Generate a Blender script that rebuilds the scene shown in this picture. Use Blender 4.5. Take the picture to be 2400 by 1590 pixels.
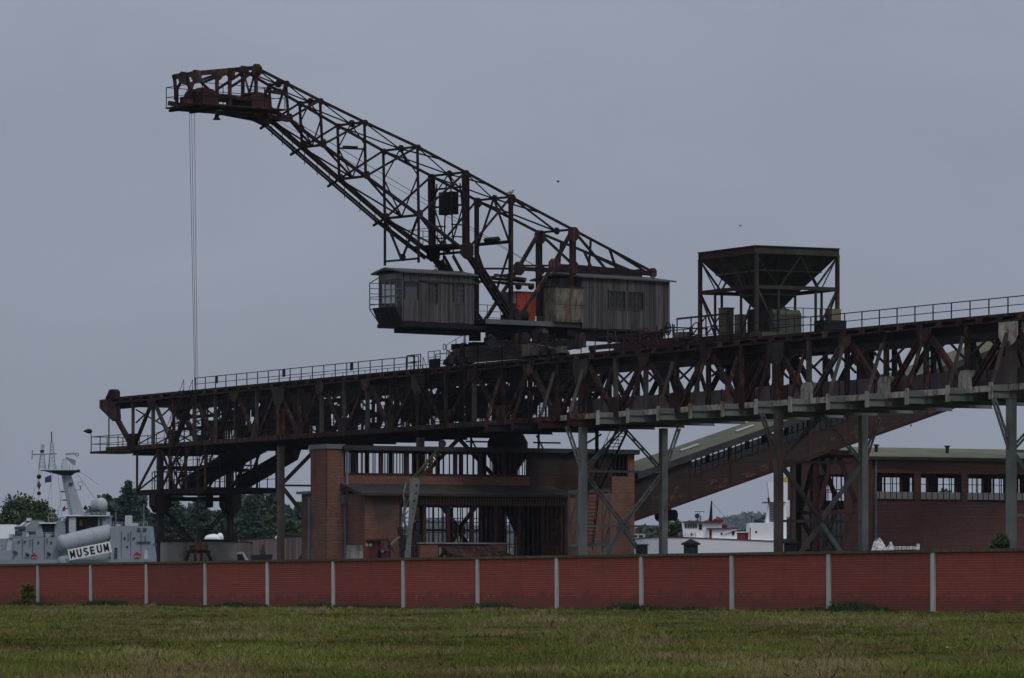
import bpy, math, random
import numpy as np
from mathutils import Vector, Matrix

for o in list(bpy.data.objects):
    bpy.data.objects.remove(o)
SC = bpy.context.scene
COL = SC.collection
R = random.Random(7)

# ------------------------------------------------------------------ camera
F, CX, HY, EYE = 11000.0, 1200.0, 1382.0, 1.6     # long lens, level camera with a risen front
cam = bpy.data.cameras.new('camera')
cam.sensor_width = 36.0
cam.lens = F / 2400.0 * 36.0
cam.shift_y = (HY - 795.0) / 2400.0
cam.clip_start, cam.clip_end = 1.0, 20000.0
camo = bpy.data.objects.new('camera', cam)
camo.location = (0, 0, EYE)
camo.rotation_euler = (math.radians(90), 0, 0)
COL.objects.link(camo)
SC.camera = camo
SC.render.resolution_x, SC.render.resolution_y = 1024, 678

# ------------------------------------------------------------------ sky: overcast
SUN_EL, SUN_AZ = math.radians(52), math.radians(152)      # azimuth clockwise from +Y
W = bpy.data.worlds.new('World')
SC.world = W
W.use_nodes = True
nt = W.node_tree
nt.nodes.clear()
wo = nt.nodes.new('ShaderNodeOutputWorld')
bg = nt.nodes.new('ShaderNodeBackground')
sky = nt.nodes.new('ShaderNodeTexSky')
sky.sky_type = 'NISHITA'
sky.sun_disc = False
sky.sun_elevation = SUN_EL
sky.sun_rotation = SUN_AZ
sky.dust_density = 3.0
tc = nt.nodes.new('ShaderNodeTexCoord')
sep = nt.nodes.new('ShaderNodeSeparateXYZ')
nt.links.new(tc.outputs['Generated'], sep.inputs[0])
def wmath(op, a, b=None, c=None):
    n = nt.nodes.new('ShaderNodeMath'); n.operation = op
    for i, v in enumerate((a, b, c)):
        if v is None: continue
        if isinstance(v, (int, float)): n.inputs[i].default_value = v
        else: nt.links.new(v, n.inputs[i])
    return n.outputs[0]
up = wmath('MAXIMUM', sep.outputs['Z'], 0.0)
lum = wmath('MULTIPLY_ADD', up, 2.0, 1.0)          # standard overcast sky: zenith three times the horizon
nz = nt.nodes.new('ShaderNodeTexNoise')
nz.inputs['Scale'].default_value = 11.0
nz.inputs['Detail'].default_value = 4.0
mp = nt.nodes.new('ShaderNodeMapping')
mp.inputs['Scale'].default_value = (1.0, 1.0, 2.2)
nt.links.new(tc.outputs['Generated'], mp.inputs[0])
nt.links.new(mp.outputs[0], nz.inputs['Vector'])
cl = wmath('MULTIPLY_ADD', nz.outputs['Fac'], 0.32, 0.85)   # faint cloud mottling all round
lum = wmath('MULTIPLY', lum, cl)
vm = nt.nodes.new('ShaderNodeVectorMath'); vm.operation = 'SCALE'
vm.inputs[0].default_value = (2.36, 2.61, 3.27)
nt.links.new(lum, vm.inputs['Scale'])
mx = nt.nodes.new('ShaderNodeMixRGB')
mx.inputs[0].default_value = 0.93                  # cloud deck hides nearly all of the clear sky
nt.links.new(sky.outputs[0], mx.inputs[1])
nt.links.new(vm.outputs[0], mx.inputs[2])
nt.links.new(mx.outputs[0], bg.inputs['Color'])
bg.inputs['Strength'].default_value = 0.1
nt.links.new(bg.outputs[0], wo.inputs['Surface'])

sl = bpy.data.lights.new('sun', 'SUN')
sl.energy = 1.0
sl.angle = math.radians(18)
sl.color = (1.0, 0.96, 0.9)
so = bpy.data.objects.new('sun', sl)
sd = Vector((math.sin(SUN_AZ) * math.cos(SUN_EL), math.cos(SUN_AZ) * math.cos(SUN_EL), math.sin(SUN_EL)))
so.rotation_euler = sd.to_track_quat('Z', 'Y').to_euler()
so.location = (0, -50, 100)
COL.objects.link(so)

SC.view_settings.view_transform = 'Standard'
SC.view_settings.look = 'None'
SC.view_settings.exposure = 0.0
SC.view_settings.gamma = 1.0
SC.view_settings.use_curve_mapping = False

# ------------------------------------------------------------------ pixels of the photograph to places
def V2(v): return Vector((v[0], v[1]))
def cross2(a, b): return a[0] * b[1] - a[1] * b[0]
def onplane(px, py, Q, d):
    """point where the sight line meets the upright plane through Q (plan) along d (plan)"""
    r = ((px - CX) / F, 1.0)
    t = cross2(Q, d) / cross2(r, d)
    return Vector((r[0] * t, t, EYE + (HY - py) / F * t))
def atY(px, py, Y):
    return Vector(((px - CX) / F * Y, Y, EYE + (HY - py) / F * Y))

# ------------------------------------------------------------------ materials (all procedural)
MAT = {}
class NT:
    def __init__(s, name):
        m = bpy.data.materials.new(name); m.use_nodes = True
        s.m = m; s.t = m.node_tree; s.b = s.t.nodes['Principled BSDF']
        s.b.inputs['Specular IOR Level'].default_value = 0.1
        MAT[name] = m
    def n(s, typ, **kw):
        x = s.t.nodes.new(typ)
        for k, v in kw.items(): setattr(x, k, v)
        return x
    def l(s, a, b): s.t.links.new(a, b)
    def noise(s, scale, detail=4, rough=0.6, vec=None, stretch=None):
        x = s.n('ShaderNodeTexNoise')
        x.inputs['Scale'].default_value = scale; x.inputs['Detail'].default_value = detail
        x.inputs['Roughness'].default_value = rough
        if vec is None: vec = s.pos()
        if stretch:
            mpn = s.n('ShaderNodeMapping'); mpn.inputs['Scale'].default_value = stretch
            s.l(vec, mpn.inputs[0]); vec = mpn.outputs[0]
        s.l(vec, x.inputs['Vector'])
        return x.outputs['Fac']
    def pos(s):
        if not hasattr(s, '_p'): s._p = s.n('ShaderNodeNewGeometry').outputs['Position']
        return s._p
    def ramp(s, fac, stops):
        r = s.n('ShaderNodeValToRGB')
        e = r.color_ramp.elements
        while len(e) < len(stops): e.new(0.5)
        for i, (p, c) in enumerate(stops):
            e[i].position = p
            e[i].color = (c[0], c[1], c[2], 1) if not isinstance(c, (int, float)) else (c, c, c, 1)
        s.l(fac, r.inputs[0])
        return r.outputs[0]
    def mix(s, f, a, b, typ='MIX'):
        m = s.n('ShaderNodeMixRGB', blend_type=typ)
        for i, v in enumerate((f, a, b)):
            if isinstance(v, (int, float)): m.inputs[i].default_value = v if i == 0 else (v, v, v, 1)
            elif isinstance(v, tuple): m.inputs[i].default_value = (v[0], v[1], v[2], 1)
            else: s.l(v, m.inputs[i])
        return m.outputs[0]
    def math(s, op, a, b=None):
        m = s.n('ShaderNodeMath', operation=op)
        for i, v in enumerate((a, b)):
            if v is None: continue
            if isinstance(v, (int, float)): m.inputs[i].default_value = v
            else: s.l(v, m.inputs[i])
        return m.outputs[0]
    def rnd(s): return s.n('ShaderNodeObjectInfo').outputs['Random']
    def color(s, c): s.l(c, s.b.inputs['Base Color'])
    def bump(s, h, strength=0.4, dist=0.05):
        b = s.n('ShaderNodeBump'); b.inputs['Strength'].default_value = strength; b.inputs['Distance'].default_value = dist
        s.l(h, b.inputs['Height']); s.l(b.outputs[0], s.b.inputs['Normal'])
    def rough(s, v): s.b.inputs['Roughness'].default_value = v

def weathered(name, a, b, c=None, scale=0.6, rough=0.85, cut=(0.35, 0.6, 0.72), rv=0.35, streak=True):
    """paint or metal with patches a/b, spots of c (rust, bare metal), streaks down and a little change from piece to piece"""
    k = NT(name); k.rough(rough)
    f = k.noise(scale, 6, 0.65)
    col = k.ramp(f, [(cut[0], a), (cut[1], b)])
    if c:
        g = k.noise(scale * 2.7, 6, 0.7, stretch=(1, 1, 0.35) if streak else None)
        col = k.mix(k.ramp(g, [(cut[2] - 0.1, 0.0), (cut[2] + 0.04, 1.0)]), col, c)
    v = k.math('MULTIPLY_ADD', k.rnd(), rv); v.node.inputs[2].default_value = 1 - rv / 2
    col = k.mix(1.0, col, v, 'MULTIPLY')
    k.color(col)
    k.bump(k.noise(scale * 9, 3), 0.25, 0.03)
    return k.m
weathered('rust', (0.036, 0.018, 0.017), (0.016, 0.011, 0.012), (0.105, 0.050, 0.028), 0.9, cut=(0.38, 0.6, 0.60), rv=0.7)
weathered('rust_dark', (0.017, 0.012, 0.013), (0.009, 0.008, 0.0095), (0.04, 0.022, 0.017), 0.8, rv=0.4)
weathered('rust_red', (0.060, 0.021, 0.019), (0.030, 0.015, 0.015), (0.12, 0.05, 0.03), 0.6, rv=0.4)
weathered('boom_steel', (0.026, 0.013, 0.014), (0.013, 0.010, 0.011), (0.066, 0.058, 0.046), 0.7, cut=(0.38, 0.6, 0.68), rv=0.4)
weathered('grey_steel', (0.185, 0.200, 0.190), (0.120, 0.130, 0.124), (0.10, 0.050, 0.030), 0.4, cut=(0.35, 0.62, 0.70), rv=0.3)
weathered('grey_brown_steel', (0.105, 0.095, 0.085), (0.055, 0.045, 0.042), (0.10, 0.045, 0.028), 0.4, cut=(0.35, 0.6, 0.62), rv=0.3)
weathered('dark_steel', (0.030, 0.029, 0.032), (0.017, 0.016, 0.019), (0.06, 0.03, 0.022), 0.5, rv=0.3)
weathered('flaking_white', (0.40, 0.40, 0.355), (0.26, 0.25, 0.215), (0.17, 0.075, 0.035), 0.8, cut=(0.35, 0.6, 0.58), rv=0.35)
weathered('side_panel_paint', (0.105, 0.082, 0.080), (0.062, 0.052, 0.052), (0.10, 0.05, 0.035), 0.8, rv=0.5)
weathered('olive_steel', (0.052, 0.050, 0.036), (0.025, 0.024, 0.022), (0.09, 0.065, 0.045), 0.5, cut=(0.35, 0.62, 0.68))
weathered('green_paint', (0.085, 0.100, 0.070), (0.06, 0.068, 0.05), (0.10, 0.06, 0.04), 0.6)
weathered('cream_paint', (0.16, 0.135, 0.085), (0.11, 0.085, 0.06), (0.09, 0.05, 0.03), 1.2)
weathered('orange_paint', (0.36, 0.060, 0.030), (0.25, 0.045, 0.028), (0.12, 0.035, 0.025), 0.7, cut=(0.35, 0.65, 0.75))
weathered('peeling_paint', (0.165, 0.160, 0.125), (0.115, 0.110, 0.088), (0.085, 0.048, 0.030), 0.9, cut=(0.35, 0.6, 0.56))
weathered('loader_red', (0.105, 0.030, 0.030), (0.06, 0.022, 0.024), (0.07, 0.03, 0.022), 0.8)
weathered('pale_grey_steel', (0.185, 0.190, 0.190), (0.10, 0.105, 0.105), (0.09, 0.06, 0.045), 1.1)
weathered('moss_steel', (0.105, 0.110, 0.050), (0.050, 0.052, 0.034), (0.035, 0.032, 0.03), 1.5)
weathered('old_roof', (0.046, 0.044, 0.041), (0.030, 0.029, 0.028), (0.06, 0.058, 0.05), 0.6, rv=0.1)
weathered('ship_grey', (0.250, 0.288, 0.315), (0.212, 0.248, 0.276), (0.165, 0.175, 0.18), 0.3, rough=0.6, rv=0.12)
weathered('ship_grey_light', (0.40, 0.425, 0.445), (0.35, 0.375, 0.40), None, 0.5, rough=0.6, rv=0.12)
weathered('ship_mast', (0.32, 0.36, 0.385), (0.28, 0.315, 0.34), (0.24, 0.235, 0.22), 0.5, rough=0.6, cut=(0.3, 0.7, 0.72), rv=0.1)
weathered('ship_dark', (0.050, 0.058, 0.072), (0.035, 0.040, 0.05), None, 0.5)
weathered('ship_white', (0.78, 0.79, 0.80), (0.70, 0.71, 0.72), (0.50, 0.45, 0.36), 0.25, rough=0.55, cut=(0.3, 0.7, 0.78), rv=0.08)
weathered('ship_red', (0.19, 0.035, 0.040), (0.13, 0.03, 0.035), None, 0.8)
weathered('black_paint', (0.020, 0.021, 0.025), (0.014, 0.014, 0.017), None, 0.8)
weathered('concrete', (0.56, 0.56, 0.53), (0.46, 0.465, 0.44), (0.20, 0.20, 0.17), 0.9, cut=(0.3, 0.65, 0.72), rv=0.15)
weathered('old_concrete', (0.26, 0.25, 0.225), (0.18, 0.17, 0.155), (0.07, 0.065, 0.06), 0.35, cut=(0.3, 0.65, 0.62), rv=0.1)
weathered('coping_moss', (0.105, 0.095, 0.058), (0.065, 0.058, 0.040), (0.125, 0.115, 0.045), 1.4, cut=(0.3, 0.6, 0.55), rv=0.3, streak=False)
weathered('zinc', (0.155, 0.170, 0.185), (0.11, 0.12, 0.132), None, 0.6, rough=0.6)
weathered('slate', (0.050, 0.051, 0.053), (0.033, 0.034, 0.036), None, 0.5, rv=0.15)
weathered('moss_roof', (0.130, 0.125, 0.072), (0.085, 0.087, 0.060), (0.125, 0.128, 0.12), 0.35, streak=False)
weathered('gallery_roof', (0.108, 0.105, 0.064), (0.074, 0.079, 0.076), (0.15, 0.155, 0.15), 0.28, cut=(0.4, 0.6, 0.74), streak=False)
weathered('roof_felt', (0.100, 0.108, 0.108), (0.065, 0.070, 0.072), None, 0.6)
weathered('tarp', (0.60, 0.60, 0.59), (0.44, 0.44, 0.43), (0.06, 0.06, 0.065), 2.6, cut=(0.3, 0.7, 0.60), streak=False)
weathered('bark', (0.045, 0.035, 0.028), (0.03, 0.024, 0.02), None, 2.0)
weathered('fence_wood', (0.17, 0.125, 0.115), (0.12, 0.095, 0.09), None, 0.8, rv=0.4)
weathered('lamp_white', (0.30, 0.30, 0.29), (0.2, 0.2, 0.19), None, 2.0)
weathered('blue_paint', (0.05, 0.10, 0.28), (0.04, 0.08, 0.22), None, 2.0)
weathered('car_paint', (0.30, 0.34, 0.40), (0.28, 0.32, 0.38), None, 2.0, rough=0.3)
weathered('buoy_orange', (0.48, 0.05, 0.055), (0.40, 0.045, 0.05), None, 2.0)
weathered('flag_blue', (0.035, 0.045, 0.20), (0.03, 0.04, 0.17), None, 2.0)
weathered('flag_red', (0.45, 0.03, 0.04), (0.38, 0.03, 0.04), None, 2.0)
weathered('yellow_paint', (0.55, 0.33, 0.08), (0.5, 0.3, 0.08), None, 2.0)
weathered('banner_cloth', (0.72, 0.72, 0.72), (0.66, 0.66, 0.67), None, 1.0)
weathered('feather', (0.35, 0.35, 0.36), (0.16, 0.16, 0.17), None, 9.0)
weathered('rubber', (0.02, 0.02, 0.02), (0.03, 0.03, 0.03), None, 2.0)

def wood(name, a, b):
    k = NT(name); k.rough(0.9)
    f = k.noise(1.1, 5, 0.6, stretch=(3, 3, 0.25))
    col = k.ramp(f, [(0.3, a), (0.7, b)])
    v = k.math('MULTIPLY_ADD', k.rnd(), 0.7); v.node.inputs[2].default_value = 0.65
    k.color(k.mix(1.0, col, v, 'MULTIPLY'))
    k.bump(k.noise(6, 3, stretch=(3, 3, 0.2)), 0.3, 0.02)
wood('grey_boards', (0.092, 0.084, 0.083), (0.052, 0.048, 0.049))
wood('fence_boards', (0.15, 0.11, 0.105), (0.10, 0.08, 0.08))

def glass(name, tint, rough=0.08, alpha=0.35):
    k = NT(name)
    k.b.inputs['Base Color'].default_value = (*tint, 1)
    k.rough(rough); k.b.inputs['Alpha'].default_value = alpha
    k.b.inputs['Specular IOR Level'].default_value = 0.5
glass('window_glass', (0.02, 0.022, 0.025), alpha=0.75)
glass('clear_glass', (0.06, 0.065, 0.07), alpha=0.45)
glass('dark_glass', (0.012, 0.014, 0.018), alpha=1.0)
k = NT('frosted_pane'); k.rough(0.5)
k.color(k.ramp(k.noise(0.7, 3), [(0.35, (0.30, 0.28, 0.26)), (0.65, (0.36, 0.34, 0.31))]))

def brick(name, a, b, mortar, scale_u=1.0, patch=None, patch_amt=0.6, stain=None, stain_cut=0.55, bumpy=0.5, course=(0.30, 0.125), mort=0.018, aged=False):
    k = NT(name); k.rough(0.92)
    tcn = k.n('ShaderNodeTexCoord')
    sp = k.n('ShaderNodeSeparateXYZ'); k.l(tcn.outputs['Object'], sp.inputs[0])
    xy = k.math('ADD', sp.outputs['X'], sp.outputs['Y'])
    cb = k.n('ShaderNodeCombineXYZ'); k.l(xy, cb.inputs[0]); k.l(sp.outputs['Z'], cb.inputs[1])
    br = k.n('ShaderNodeTexBrick')
    br.inputs['Scale'].default_value = 1.0
    br.inputs['Brick Width'].default_value = course[0]
    br.inputs['Row Height'].default_value = course[1]
    br.inputs['Mortar Size'].default_value = mort
    br.inputs['Mortar Smooth'].default_value = 0.3
    br.inputs['Bias'].default_value = 0.0
    br.inputs['Color1'].default_value = (*a, 1); br.inputs['Color2'].default_value = (*b, 1)
    br.inputs['Mortar'].default_value = (*mortar, 1)
    k.l(cb.outputs[0], br.inputs['Vector'])
    col = br.outputs['Color']
    # rows laid from different batches, and hand-made unevenness
    rowv = k.noise(1.0, 3, 0.7, vec=cb.outputs[0], stretch=(0.14, 7.0, 1))
    rr = k.ramp(rowv, [(0.3, 0.86), (0.56, 1.0), (0.74, 1.5)])
    col = k.mix(0.8, col, rr, 'MULTIPLY')
    if patch:
        pn = k.noise(0.22, 5, 0.6)
        col = k.mix(k.ramp(pn, [(0.45, 0.0), (0.62, patch_amt)]), col, patch)
    if stain:
        sn = k.noise(0.16, 5, 0.6, stretch=(1, 1, 0.55))
        col = k.mix(k.ramp(sn, [(stain_cut, 0.0), (stain_cut + 0.1, 0.75)]), col, stain)
    if aged:      # a free-standing wall: faded bays, runs below the coping, green and soil splash at the foot
        v = k.math('MULTIPLY_ADD', k.rnd(), 0.30); v.node.inputs[2].default_value = 0.86
        col = k.mix(1.0, col, v, 'MULTIPLY')
        fd = k.noise(0.35, 5, 0.6)
        col = k.mix(k.ramp(fd, [(0.42, 0.0), (0.68, 0.45)]), col, (0.21, 0.085, 0.062))
        run = k.noise(1.0, 4, 0.6, vec=cb.outputs[0], stretch=(1.6, 0.10, 1))
        hi = k.math('MULTIPLY_ADD', sp.outputs['Z'], 0.55); hi.node.inputs[2].default_value = -0.9
        wet = k.math('MULTIPLY', k.ramp(run, [(0.52, 0.0), (0.66, 1.0)]), k.ramp(hi, [(0.0, 0.0), (0.8, 0.3)]))
        col = k.mix(wet, col, (0.085, 0.040, 0.032))
        lowz = k.math('ADD', sp.outputs['Z'], k.math('MULTIPLY', k.noise(1.3, 4, 0.7), -2.1))
        col = k.mix(k.ramp(lowz, [(-0.0, 0.4), (0.12, 0.0)]), col, (0.075, 0.052, 0.034))
    k.color(col)
    k.bump(k.math('SUBTRACT', 1.0, br.outputs['Fac']), bumpy, 0.012)
brick('wall_brick', (0.315, 0.054, 0.033), (0.245, 0.044, 0.029), (0.280, 0.125, 0.098), mort=0.016, aged=True)
brick('house_brick', (0.200, 0.070, 0.044), (0.090, 0.039, 0.029), (0.160, 0.128, 0.105), patch=(0.17, 0.055, 0.038), patch_amt=0.5, stain=(0.045, 0.036, 0.033), stain_cut=0.56, mort=0.022)
brick('hall_brick', (0.150, 0.052, 0.042), (0.095, 0.038, 0.033), (0.150, 0.112, 0.098), patch=(0.095, 0.036, 0.034), patch_amt=0.4, stain=(0.040, 0.042, 0.040), stain_cut=0.53)
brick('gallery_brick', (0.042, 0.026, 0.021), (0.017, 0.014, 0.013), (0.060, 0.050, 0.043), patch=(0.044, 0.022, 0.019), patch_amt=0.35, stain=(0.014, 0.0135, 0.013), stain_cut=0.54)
brick('red_brick_patch', (0.13, 0.045, 0.034), (0.10, 0.036, 0.029), (0.08, 0.06, 0.052))

def leafmat(name, a, b, c):
    k = NT(name); k.rough(0.75)
    at = k.n('ShaderNodeAttribute', attribute_name='tone')
    col = k.ramp(at.outputs['Fac'], [(0.0, a), (0.5, b), (1.0, c)])
    k.color(col)
    k.b.inputs['Specular IOR Level'].default_value = 0.15
leafmat('spruce_needles', (0.016, 0.032, 0.025), (0.032, 0.056, 0.040), (0.058, 0.088, 0.058))
leafmat('broad_leaves', (0.020, 0.036, 0.015), (0.042, 0.066, 0.027), (0.072, 0.10, 0.038))
leafmat('bush_leaves', (0.040, 0.060, 0.010), (0.085, 0.105, 0.014), (0.14, 0.14, 0.022))
leafmat('weed_leaves', (0.016, 0.036, 0.013), (0.030, 0.055, 0.020), (0.055, 0.075, 0.03))
leafmat('wood_leaves', (0.022, 0.036, 0.030), (0.032, 0.048, 0.038), (0.044, 0.060, 0.046))
k = NT('grass_blades'); k.rough(1.0); k.b.inputs['Specular IOR Level'].default_value = 0.0
at = k.n('ShaderNodeAttribute', attribute_name='tone')
pn = k.noise(0.26, 6, 0.68, stretch=(1.0, 0.16, 1.0))
green = k.ramp(at.outputs['Fac'], [(0.0, (0.034, 0.046, 0.010)), (0.5, (0.108, 0.130, 0.026)), (1.0, (0.21, 0.225, 0.06))])
straw = k.ramp(at.outputs['Fac'], [(0.0, (0.044, 0.036, 0.014)), (0.5, (0.142, 0.108, 0.048)), (1.0, (0.29, 0.225, 0.125))])
k.color(k.mix(k.ramp(pn, [(0.45, 0.0), (0.57, 0.9)]), green, straw))
k = NT('meadow'); k.rough(1.0); k.b.inputs['Specular IOR Level'].default_value = 0.0
k.color(k.mix(k.ramp(k.noise(0.3, 6, 0.7), [(0.4, 0.0), (0.62, 1.0)]), k.ramp(k.noise(3.0, 5), [(0.3, (0.040, 0.048, 0.012)), (0.7, (0.075, 0.082, 0.022))]), (0.085, 0.068, 0.028)))
k.bump(k.noise(4.0, 4), 0.6, 0.1)
k = NT('harbour_water'); k.rough(0.12)
k.b.inputs['Base Color'].default_value = (0.02, 0.028, 0.03, 1)
k.bump(k.noise(0.8, 4), 0.3, 0.1)
k = NT('far_hill'); k.rough(1.0)
k.color(k.ramp(k.noise(0.02, 5), [(0.3, (0.035, 0.05, 0.045)), (0.7, (0.06, 0.075, 0.06))]))
k = NT('print_black'); k.rough(0.7); k.b.inputs['Base Color'].default_value = (0.012, 0.012, 0.016, 1)
k = NT('print_faded'); k.rough(0.7); k.b.inputs['Base Color'].default_value = (0.33, 0.34, 0.36, 1)

# ------------------------------------------------------------------ objects
WM = {}
def thing(name, label, cat, loc, group=None):
    o = bpy.data.objects.new(name, None)
    o.empty_display_size = 0.5
    o.location = loc
    COL.objects.link(o)
    WM[o] = Matrix.Translation(Vector(loc))
    o['label'] = label; o['category'] = cat
    if group: o['group'] = group
    return o
def put(name, me, parent=None, M=None):
    o = bpy.data.objects.new(name, me)
    COL.objects.link(o)
    M = M or Matrix.Identity(4)
    if parent is not None:
        o.parent = parent
        o.matrix_parent_inverse = WM[parent].inverted()
    o.matrix_basis = M
    WM[o] = M
    return o
def tag(o, label=None, cat=None, group=None, kind=None):
    if label: o['label'] = label
    if cat: o['category'] = cat
    if group: o['group'] = group
    if kind: o['kind'] = kind
    return o

class MB:
    """collects boxes, prisms and tubes into one mesh"""
    def __init__(s): s.v = []; s.f = []
    def poly(s, pts, faces):
        b = len(s.v); s.v += [tuple(p) for p in pts]; s.f += [tuple(i + b for i in f) for f in faces]; return s
    def box(s, x0, x1, y0, y1, z0, z1):
        return s.poly([(x0,y0,z0),(x1,y0,z0),(x1,y1,z0),(x0,y1,z0),(x0,y0,z1),(x1,y0,z1),(x1,y1,z1),(x0,y1,z1)],
                      [(3,2,1,0),(4,5,6,7),(0,1,5,4),(1,2,6,5),(2,3,7,6),(3,0,4,7)])
    def hexa(s, p):
        return s.poly(p, [(3,2,1,0),(4,5,6,7),(0,1,5,4),(1,2,6,5),(2,3,7,6),(3,0,4,7)])
    def prism(s, pts, vec):
        """flat outline pts swept by vec"""
        n = len(pts); vec = Vector(vec)
        a = [Vector(p) for p in pts]; b = [p + vec for p in a]
        fs = [tuple(range(n - 1, -1, -1)), tuple(range(n, 2 * n))]
        fs += [(i, (i + 1) % n, n + (i + 1) % n, n + i) for i in range(n)]
        return s.poly(a + b, fs)
    def tube(s, p0, p1, r0, r1=None, n=10, cap=True):
        r1 = r0 if r1 is None else r1
        p0, p1 = Vector(p0), Vector(p1); d = (p1 - p0).normalized()
        a = d.orthogonal().normalized(); b = d.cross(a)
        pts = []
        for p, r in ((p0, r0), (p1, r1)):
            for i in range(n):
                t = 2 * math.pi * i / n
                pts.append(p + a * (r * math.cos(t)) + b * (r * math.sin(t)))
        fs = [(i, (i + 1) % n, n + (i + 1) % n, n + i) for i in range(n)]
        if cap: fs += [tuple(range(n - 1, -1, -1)), tuple(range(n, 2 * n))]
        return s.poly(pts, fs)
    def lathe(s, c, prof, n=16, axis=(0, 0, 1)):
        c = Vector(c); d = Vector(axis).normalized(); a = d.orthogonal().normalized(); b = d.cross(a)
        pts = []
        for r, h in prof:
            for i in range(n):
                t = 2 * math.pi * i / n
                pts.append(c + d * h + a * (max(r, 1e-4) * math.cos(t)) + b * (max(r, 1e-4) * math.sin(t)))
        fs = []
        for k_ in range(len(prof) - 1):
            for i in range(n):
                j = (i + 1) % n
                fs.append((k_*n+i, k_*n+j, (k_+1)*n+j, (k_+1)*n+i))
        fs += [tuple(range(n - 1, -1, -1)), tuple(range((len(prof)-1)*n, len(prof)*n))]
        return s.poly(pts, fs)
    def torus(s, c, axis, Rr, r, n=20, m=8):
        c = Vector(c); d = Vector(axis).normalized(); a = d.orthogonal().normalized(); b = d.cross(a)
        pts = []
        for i in range(n):
            t = 2*math.pi*i/n; e = a*math.cos(t) + b*math.sin(t)
            for j in range(m):
                q = 2*math.pi*j/m
                pts.append(c + e*(Rr + r*math.cos(q)) + d*(r*math.sin(q)))
        fs = [(i*m+j, ((i+1)%n)*m+j, ((i+1)%n)*m+(j+1)%m, i*m+(j+1)%m) for i in range(n) for j in range(m)]
        return s.poly(pts, fs)
    def bar(s, p0, p1, a, b=None, ref=None):
        b = a if b is None else b
        p0, p1 = Vector(p0), Vector(p1); x = (p1 - p0).normalized()
        r = Vector(ref) if ref is not None else (Vector((0, 0, 1)) if abs(x.z) < 0.9 else Vector((0, 1, 0)))
        y = (r - x * r.dot(x)).normalized(); z = x.cross(y)
        P = []
        for p in (p0, p1):
            for (i, j) in ((-1,-1),(1,-1),(1,1),(-1,1)):
                P.append(p + y*(i*a/2) + z*(j*b/2))
        return s.poly(P, [(3,2,1,0),(4,5,6,7),(0,1,5,4),(1,2,6,5),(2,3,7,6),(3,0,4,7)])
    def mesh(s, name, mat, smooth=False):
        me = bpy.data.meshes.new(name)
        me.from_pydata(s.v, [], s.f)
        me.materials.append(MAT[mat])
        if smooth:
            me.polygons.foreach_set('use_smooth', [True] * len(me.polygons))
            try: me.set_sharp_from_angle(angle=math.radians(40))
            except Exception: pass
        me.update()
        return me
    def build(s, name, mat, parent=None, M=None, smooth=False):
        return put(name, s.mesh(name, mat, smooth), parent, M)

# steel sections: unit length along x, unit size across; shared by every bar of the same section and paint
def _sec(prof):
    m = MB()
    if prof == 'box': m.box(0, 1, -.5, .5, -.5, .5)
    elif prof == 'beam':         # rolled H section, flanges up and down (z)
        m.box(0, 1, -.5, .5, .40, .5); m.box(0, 1, -.5, .5, -.5, -.40); m.box(0, 1, -.07, .07, -.40, .40)
    elif prof == 'twin':         # two channels with tie plates, open between
        m.box(0, 1, -.5, .5, .22, .5); m.box(0, 1, -.5, .5, -.5, -.22)
        for i in range(5):
            x = 0.03 + i * 0.225
            m.box(x, x + .05, -.52, -.42, -.22, .22); m.box(x, x + .05, .42, .52, -.22, .22)
    elif prof == 'angle':
        m.box(0, 1, -.5, .5, -.5, -.38); m.box(0, 1, -.5, -.38, -.38, .5)
    elif prof == 'tube': m.tube((0, 0, 0), (1, 0, 0), .5, n=8)
    elif prof == 'plate': m.box(0, 1, -.5, .5, -.5, .5)
    return m
SEC = {}
def secmesh(prof, mat):
    if (prof, mat) not in SEC: SEC[(prof, mat)] = _sec(prof).mesh(prof + '_' + mat, mat)
    return SEC[(prof, mat)]
def bar(parent, name, p0, p1, a, b, mat, prof='box', ref=None, ext=0.0):
    """one straight member from p0 to p1; a = size along ref, b = size across"""
    p0, p1 = Vector(p0), Vector(p1); d = p1 - p0; L = d.length; x = d / L
    if ext: p0 = p0 - x * ext; L += 2 * ext
    r = Vector(ref) if ref is not None else (Vector((0, 0, 1)) if abs(x.z) < 0.9 else Vector((0, 1, 0)))
    y = (r - x * r.dot(x))
    if y.length < 1e-4: y = x.orthogonal()
    y.normalize(); z = x.cross(y)
    M = Matrix(((x.x*L, y.x*a, z.x*b, p0.x), (x.y*L, y.y*a, z.y*b, p0.y), (x.z*L, y.z*a, z.z*b, p0.z), (0, 0, 0, 1)))
    return put(name, secmesh(prof, mat), parent, M)
def frame(org, xdir):
    """matrix of an upright local frame: x along xdir (plan), y to its left, z up"""
    x = Vector((xdir[0], xdir[1], 0)).normalized(); y = Vector((-x.y, x.x, 0))
    return Matrix(((x.x, y.x, 0, org[0]), (x.y, y.y, 0, org[1]), (0, 0, 1, org[2] if len(org) > 2 else 0), (0, 0, 0, 1)))
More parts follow.
